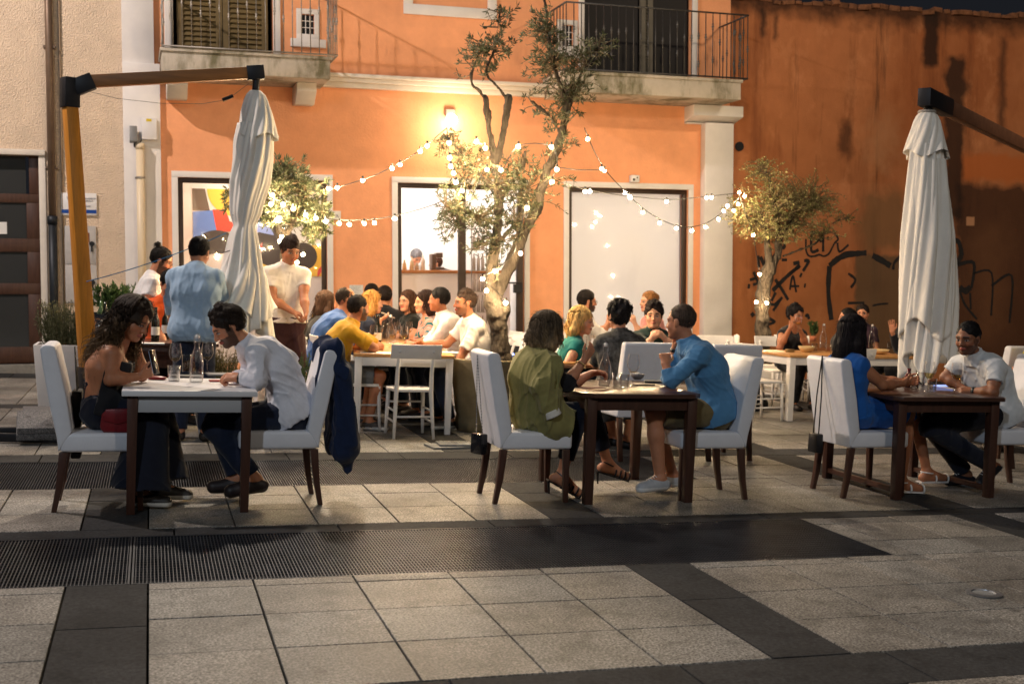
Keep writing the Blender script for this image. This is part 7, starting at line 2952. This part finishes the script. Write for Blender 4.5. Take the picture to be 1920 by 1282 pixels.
# table behind the middle couple
carafe(on(1076, 672), 'clear swing-top water bottle before the blonde woman')
wine_glass(on(1092, 672), 'wine glass before the blonde woman in teal', .018)
wine_glass(on(1106, 670), 'second wine glass, between the blonde woman and the blazer woman\'s hand', .010)
tumbler(on(1223, 676), 'tumbler of red drink before the man with clasped hands', .035, red_drink, h=.11, r=.035)
wine_glass(on(1246, 672), 'wine glass between the clasped hands and the blue-shirted man', .015)
flat('wooden_board', 'small wooden serving board before the blonde woman', 'board', on(1065, 682), .30, .16, .015, mat('board_wood', lin((176, 128, 70)), .5, var=.2), 0)

# long table
LZ = .7505
for k, (x, y, f_, lab) in enumerate(((700, 650, .03, 'wine glass by the mustard shirt\'s forearm on the long table'), (712, 640, .028, 'wine glass beside the dark wine bottle on the long table'), (735, 652, .03, 'wine glass in front of the water bottle on the long table'),
                                     (744, 642, .02, 'wine glass behind the little wooden crate on the long table'), (757, 652, .03, 'wine glass at the front edge of the wooden crate on the long table'), (750, 634, .02, 'farthest wine glass of the cluster on the long table'),
                                     (766, 640, .025, 'wine glass nearest the striped shirt on the long table'))):
    wine_glass(on(x, y, LZ), lab, f_)
carafe(on(731, 644, LZ), 'clear swing-top water bottle in the middle of the long table')
carafe(on(722, 636, LZ), 'clear water bottle farther back on the long table', .27)
dgl = mat('dark_bottle_glass', (.010, .012, .008), .1, spec=.7)
lab_m = mat('bottle_label', (.70, .68, .62), .7)


def wine_bottle(p, label, group='wine bottles'):
    t = lathe_thing('wine_bottle', label, 'bottle', p, [('bottle', [(0, .004), (.036, .002), (.0375, .01), (.0375, .185), (.033, .205), (.016, .235), (.0145, .30), (.0165, .302), (.0165, .315), (0, .316)], dgl, 18, False, False)], group)
    b_ = MB()
    b_.lathe([(.0382, .06), (.0382, .135)], 18)
    b_.build('label', lab_m, t, smooth=True)
    return t


wine_bottle(on(708, 648, LZ), 'dark wine bottle with pale label on the long table')
flat('wooden_crate', 'little wooden bread crate on the long table', 'crate', on(754, 655, LZ), .17, .13, .055, mat('crate_wood', lin((196, 140, 90)), .55, var=.2, stretch=(2, 10, 10)), -8)
flat('place_mat', 'white paper mat under the mustard shirt\'s elbow', 'place mat', on(705, 661, LZ), .30, .22, .001, mat('paper', (.72, .72, .70), .8), -8, bev=0)
flat('place_mat', 'white paper mat before the man in the white T-shirt', 'place mat', on(838, 660, LZ), .26, .22, .001, mat('paper', (.72, .72, .70), .8), -10, bev=0)
bowl(on(690, 660, LZ), 'shallow cream plate near the mustard shirt on the long table', cream_bowl, .075, .022, group='plates')
# phone of the blonde woman
hp = bw_['JT']['R'][2] + np.array((.09, -.01, .055))
t = thing('smartphone', 'pale phone held flat before the blonde woman\'s mouth', 'phone', hp, R(10))
b = MB()
b.box(-.075, -.037, -.004, .075, .037, .004, Matrix.Rotation(R(22), 4, 'Y'))
b.build('body', mat('pale_phone', (.60, .55, .50), .3), t, bevel=.003)
# wine glass of the drinking woman
g_ = (dw['JT']['R'][2] + dw['JT']['L'][2]) / 2 + np.array((.01, -.05, -.05))
wine_glass(g_, 'wine glass raised to the lips of the woman by the graffiti wall', .03, 1.0)

# right back table
bowl(on(1512, 660, .7505), 'wide cream bowl in front of the drinking woman', cream_bowl, .10, .07, group='cream bowls on the back table')
bowl(on(1648, 664, .7505), 'wide cream bowl in front of the waving hand', cream_bowl, .12, .06, group='cream bowls on the back table')
carafe(on(1543, 652, .7505), 'clear water bottle by the cream bowl on the right-hand back table')
carafe(on(1634, 652, .7505), 'clear water bottle standing left of the waving hand')
tumbler(on(1527, 658, .7505), 'tumbler between the cream bowl and water bottle on the back table', .04)
tumbler(on(1553, 660, .7505), 'tumbler of pink drink right of the water bottle on the back table', .05, glass_pane('pink_drink', (.85, .55, .45), .05, .4))
tumbler(on(1668, 655, .7505), 'tumbler below the waving hand on the back table', .05)
flat('candle_holder', 'low brass candle holder at the left corner of the back table', 'candle holder', on(1481, 660, .7505), .10, .05, .035, mat('dull_brass', (.40, .30, .14), .4, .8), 0, bev=.006)
t = thing('potted_herb', 'small dark green potted herb beside the drinking woman', 'plant', on(1524, 640, .7505))


def herb(t, r, h, n, seed, col=(.05, .09, .03), base=0.0, L_=.03, W_=.005, spread=.5, dry=.0):
    rg = np.random.default_rng(seed)
    P, D, paths = [], [], []
    for k in range(n):
        a, q = rg.uniform(0, 6.28), math.sqrt(rg.random()) * r
        b0 = np.array((q * math.cos(a) * .6, q * math.sin(a) * .6, base))
        tip = np.array((q * math.cos(a) * (1 + spread), q * math.sin(a) * (1 + spread), base + h * rg.uniform(.55, 1.05)))
        s_ = np.linspace(0, 1, 6)[:, None]
        p = b0 + (tip - b0) * s_ + rg.normal(size=3) * .03 * h * (s_ * (1 - s_) * 4)
        paths.append(p)
        m_ = 16
        tt = rg.uniform(.25, 1, m_)
        P.append(np.stack([np.interp(tt, s_[:, 0], p[:, j]) for j in range(3)], 1))
        D.append(nz(tip - b0) + rg.normal(size=(m_, 3)) * .55)
    tv, tq = tubes(np.array(paths), .003, .001, 4)
    np_obj('stems', tv, tq, mat('green_stem', (.07, .08, .03), .8), t)
    P, D = np.concatenate(P), np.concatenate(D)
    C = np.tile(np.array(col), (len(P), 1)) * rg.uniform(.6, 1.5, (len(P), 1))
    V, Q, C = leaves(P, D, L_, W_, C, rg)
    o_ = np_obj('foliage', V, Q, LEAF, t, colors=C)
    o_.data.polygons.foreach_set('use_smooth', [False] * len(Q))


herb(t, .05, .20, 26, 3, base=.07, L_=.04, W_=.01)
b = MB()
b.lathe([(0, .0), (.04, 0), (.05, .08), (.045, .08), (.04, .065), (0, .065)], 16)
b.build('pot', mat('terracotta', lin((150, 88, 60)), .8, var=.15), t, smooth=True)

# serving table and tray stand at the left
wine_bottle(on(291, 640, .8005), 'dark wine bottle with white label standing on the serving table')
wine_bottle(on(310, 636, .8005), 'second dark wine bottle on the serving table, next to the orange top')
flat('menu_stack', 'loose stack of white menus on the serving table', 'papers', on(324, 634, .8005), .30, .20, .03, mat('paper', (.72, .72, .70), .8), 14, bev=.002)
flat('napkin', 'white folded napkin on the front edge of the serving table', 'napkin', on(280, 645, .8005), .26, .12, .012, mat('linen', (.75, .73, .70), .9), 0, bev=.003)
t = thing('ice_bucket', 'large steel ice bucket crowded with bottles behind the left umbrella mast', 'ice bucket', (-.52, 12.8, .7005))
b = MB()
b.lathe([(0, 0), (.20, 0), (.24, .30), (.235, .30), (.20, .02), (0, .02)], 28)
b.build('bucket', mat('polished_steel', (.55, .56, .58), .18, 1.0), t, smooth=True)
for k, (dx, dy) in enumerate(((.1, -.05), (-.06, .06), (-.1, -.1), (.05, .1))):
    b = MB()
    b.lathe([(.035, .15), (.036, .30), (.015, .36), (.015, .42)], 12, (dx, dy, .0), True, True)
    o = b.build('chilled_bottle', (dgl, lab_m, dgl, mat('green_bottle', (.05, .10, .05), .1))[k], t, smooth=True)
for k, (x, y, lab) in enumerate(((210, 576, 'left bushy green potted plant behind the ice bucket'), (232, 572, 'right leafy green potted plant next to the white pilaster'))):
    p = J(x, y, 13.4)
    t = thing('potted_plant', lab, 'plant', p * (1, 1, 0), 0, 'green potted plants by the cream wall')
    b = MB()
    b.lathe([(0, 0), (.13, 0), (.16, p[2] - .06), (.15, p[2] - .06), (.13, p[2] - .10), (0, p[2] - .10)], 18)
    b.build('pot', mat('white_pot', (.66, .64, .62), .5), t, smooth=True)
    herb(t, .14, .30, 60, 30 + k, (.06, .11, .035), p[2] - .1, .06, .014)

# planters of the left foreground
pb = np.array((-.80, 12.55, 0))
t = thing('tall_planter', 'tall white square planter with feathery grey-green bush at the left', 'planter', pb)
b = MB()
b.prism([(-.23, -.23), (.23, -.23), (.23, .23), (-.23, .23)], 0, .03, lambda p, q, z: (p * .8, q * .8, z))
b.add([(-.20, -.20, .03), (.20, -.20, .03), (.20, .20, .03), (-.20, .20, .03), (-.255, -.255, .70), (.255, -.255, .70), (.255, .255, .70), (-.255, .255, .70),
       (-.225, -.225, .70), (.225, -.225, .70), (.225, .225, .70), (-.225, .225, .70), (-.21, -.21, .60), (.21, -.21, .60), (.21, .21, .60), (-.21, .21, .60)],
      [(0, 1, 5, 4), (1, 2, 6, 5), (2, 3, 7, 6), (3, 0, 4, 7), (4, 5, 9, 8), (5, 6, 10, 9), (6, 7, 11, 10), (7, 4, 8, 11), (8, 9, 13, 12), (9, 10, 14, 13), (10, 11, 15, 14), (11, 8, 12, 15), (12, 13, 14, 15)])
b.build('box', white_paint, t, bevel=.004)
herb(t, .20, .50, 330, 17, (.15, .15, .085), .60, .035, .0045, .35)
pb = G(398, 822) * (1, 1, 0) + np.array((.04, .22, 0))
t = thing('quilted_planter', 'white diamond-quilted planter with straw-coloured herbs between the left couple', 'planter', pb)
b = MB()
b.add([(-.15, -.15, .02), (.15, -.15, .02), (.15, .15, .02), (-.15, .15, .02), (-.22, -.22, .42), (.22, -.22, .42), (.22, .22, .42), (-.22, .22, .42), (-.19, -.19, .42), (.19, -.19, .42), (.19, .19, .42), (-.19, .19, .42), (-.17, -.17, .36), (.17, -.17, .36), (.17, .17, .36), (-.17, .17, .36)],
      [(3, 2, 1, 0), (0, 1, 5, 4), (1, 2, 6, 5), (2, 3, 7, 6), (3, 0, 4, 7), (4, 5, 9, 8), (5, 6, 10, 9), (6, 7, 11, 10), (7, 4, 8, 11), (8, 9, 13, 12), (9, 10, 14, 13), (10, 11, 15, 14), (11, 8, 12, 15), (12, 13, 14, 15)])
qm = mat('quilted_white', (.66, .65, .66), .5)
N, L = qm.node_tree.nodes, qm.node_tree.links
tc = [n for n in N if n.type == 'TEX_COORD'][0]
hs = []
for ang in (1, -1):
    mp = N.new('ShaderNodeVectorMath')
    mp.operation = 'DOT_PRODUCT'
    L.new(tc.outputs['Object'], mp.inputs[0])
    mp.inputs[1].default_value = (95, 95, 95 * ang)
    s_ = N.new('ShaderNodeMath')
    s_.operation = 'SINE'
    L.new(mp.outputs['Value'], s_.inputs[0])
    a_ = N.new('ShaderNodeMath')
    a_.operation = 'ABSOLUTE'
    L.new(s_.outputs['Value'], a_.inputs[0])
    hs.append(a_)
mm_ = N.new('ShaderNodeMath')
mm_.operation = 'MULTIPLY'
L.new(hs[0].outputs['Value'], mm_.inputs[0])
L.new(hs[1].outputs['Value'], mm_.inputs[1])
bp = N.new('ShaderNodeBump')
bp.inputs['Distance'].default_value = .008
bp.inputs['Strength'].default_value = .9
L.new(mm_.outputs['Value'], bp.inputs['Height'])
L.new(bp.outputs['Normal'], N['Principled BSDF'].inputs['Normal'])
b.build('box', qm, t, bevel=.012)
herb(t, .16, .42, 170, 23, (.20, .17, .08), .36, .035, .005, .4)
pb = J(545, 700, 10.35) * (1, 1, 0)
t = thing('rosemary_planter', 'white planter of dark green rosemary behind the bearded man', 'planter', pb)
b = MB()
b.box(-.2, -.2, 0, .2, .2, .40)
b.build('box', white_paint, t, bevel=.012)
herb(t, .17, .42, 190, 29, (.07, .11, .05), .36, .030, .0045, .3)

# bags, jacket, things on the floor
bg_c = J(222, 792, 7.62)
t = thing('red_handbag', 'dark red leather handbag beside the woman in black on her chair', 'handbag', (bg_c[0], bg_c[1], .478), R(-4))
b = MB()
b.prism([(-.085, .0), (.075, .0), (.10, .03), (.095, .12), (.07, .145), (-.07, .14), (-.095, .11), (-.105, .03)], -.035, .035, lambda p, q, y: (p, y, q))
b.build('pouch', leath_r, t, bevel=.014, seg=3)
b = MB()
b.prism([(-.07, .142), (.07, .147), (.088, .08), (.0, .055), (-.085, .075)], -.043, -.037, lambda p, q, y: (p, y, q))
b.build('flap', leath_r, t, bevel=.002)


def shoulder_bag(name, label, c, sx, sz, top, m, hard=True, rz=0, chain=True):
    t = thing(name, label, 'handbag', (c[0], c[1], c[2] - sz), R(rz))
    b = MB()
    b.prism([(-sx * .55, 0), (sx * .55, 0), (sx * .5, sz), (-sx * .5, sz)], -.03, .03, lambda p, q, y: (y, p, q))
    b.build('bag', m, t, bevel=.01)
    b = MB()
    tp = np.array(top) - np.array((c[0], c[1], c[2] - sz))
    Mr = Matrix.Rotation(-R(rz), 3, 'Z')
    tp = np.array(Mr @ Vector(tp))
    if chain:
        for sgn in (-1, 1):
            a = np.array((0, sgn * sx * .3, sz))
            n = 26
            for q in range(n):
                p0 = a + (tp - a) * q / n
                p1 = a + (tp - a) * (q + .8) / n
                b.tube([p0, p1], .0042, 4)
    else:
        for sgn in (-1, 1):
            a = np.array((0, sgn * sx * .3, sz))
            b.tube([a, (a + tp) / 2 + (0, sgn * .01, 0), tp], .005, 5)
    b.build('strap', steel if chain else black, t)
    return t


shoulder_bag('chain_purse', 'small black purse on a chain hung behind the blazer woman\'s chair', J(899, 812, 7.78), .11, .14, J(903, 664, 7.78) - np.array((.03, 0, 0)), mat('black_patent', (.012, .012, .014), .12), rz=25)
shoulder_bag('shoulder_purse', 'small black purse on a thin strap hung from the blue dress woman\'s chair', J(1530, 812, 7.74), .10, .14, (4.715, 7.72, 1.012), black, chain=False, rz=8)
t = shoulder_bag('backpack', 'black leather shoulder bag hanging behind the woman in black', (J(152, 700, 7.95)[0] - .02, 7.97, .70), .20, .42, J(140, 668, 7.95) + np.array((0, 0, .06)), matte_black, chain=False, rz=0)
# navy jacket over the second chair
jk = cloth('jacket_navy', (24, 38, 68), var=.15)
S = SDF()
q0, q1 = J(590, 662, 7.86), J(625, 668, 7.86)
for sg in (-1, 1):
    y = sg * .17
    S.cap((1.13, 7.86 + y, 1.005), (1.20, 7.86 + y, .80), .040, .050, .04)
    S.cap((1.20, 7.86 + y, .80), (1.235, 7.86 + y * .8, .34), .050, .075, .05)
    S.cap((1.085, 7.86 + y, 1.0), (1.15, 7.86 + y, 1.01), .022, .036, .03)
    S.cap((1.085, 7.86 + y, 1.0), (1.035, 7.86 + y * 1.05, .70), .020, .014, .02)
S.cap((1.15, 7.70, 1.0), (1.15, 8.02, 1.0), .042, None, .04)
S.cap((1.20, 7.72, .74), (1.20, 8.00, .74), .058, None, .05)
S.cap((1.235, 7.74, .36), (1.235, 7.94, .36), .068, None, .05)
S.cap((1.21, 7.66, .86), (1.27, 7.67, .40), .045, .040, .03)
S.cap((1.25, 7.82, .40), (1.27, 7.80, .21), .075, .035, .05)
V, Q = S.mesh(.0065, folds(.014, 20, 9, (0, 0, 1), .2))
jo = np_obj('jacket', V, Q, jk, None, (1.22, 7.86, 0))
tag(jo, 'navy blue jacket draped over the back of the bearded man\'s chair', 'jacket')
# booklets on the ground by the planter
c = G(853, 838)
flat('booklet', 'lower grey booklet lying on the paving by the khaki planter', 'booklet', (c[0] - .06, c[1], .001), .36, .26, .018, mat('booklet_grey', (.17, .18, .18), .5, var=.2), 6, 'booklets on the paving', .002)
flat('booklet', 'upper glossy grey booklet on top of another by the khaki planter', 'booklet', (c[0] + .02, c[1] + .02, .0205), .34, .24, .016, mat('booklet_gloss', (.22, .23, .23), .25, var=.2), -4, 'booklets on the paving', .002)
b = MB()
b.add([(0, 0, 0), (.05, .0, .0), (.03, .05, 0), (.022, .02, .075)], [(0, 1, 3), (1, 2, 3), (2, 0, 3), (0, 2, 1)])
o = b.build('paper_scrap', mat('paper', (.72, .72, .70), .8))
o.location = (c[0] + .2, c[1] + .05, .002)
tag(o, 'crumpled white paper scrap behind the booklets', 'paper')
# black bag with rucksack under the empty wooden chair at the right
p = J(1418, 770, 13.0)
t = thing('rucksack', 'dark rucksack on the ground behind the empty wooden chair at the right', 'rucksack', (p[0], p[1], 0))
S_ = SDF()
S_.cap((0, 0, .10), (0, 0, .26), .10, .085, .03)
S_.cap((-.06, 0, .09), (.06, 0, .09), .085, None, .03)
V, Q = S_.mesh(.012, folds(.008, 25, 4))
np_obj('body', V, Q, cloth('rucksack_black', (36, 40, 46)), t)
# white bollard by the pillar
p = J(1380, 660, 15.6)
t = thing('pipe_stub', 'short white capped pipe against the wall beside the pillar', 'pipe', (p[0], p[1], 0))
b = MB()
b.lathe([(.045, 0), (.045, p[2] + .20), (.04, p[2] + .24), (.0, p[2] + .26)], 14)
b.build('pipe', mat('white_plastic', (.72, .70, .70), .35), t, smooth=True)
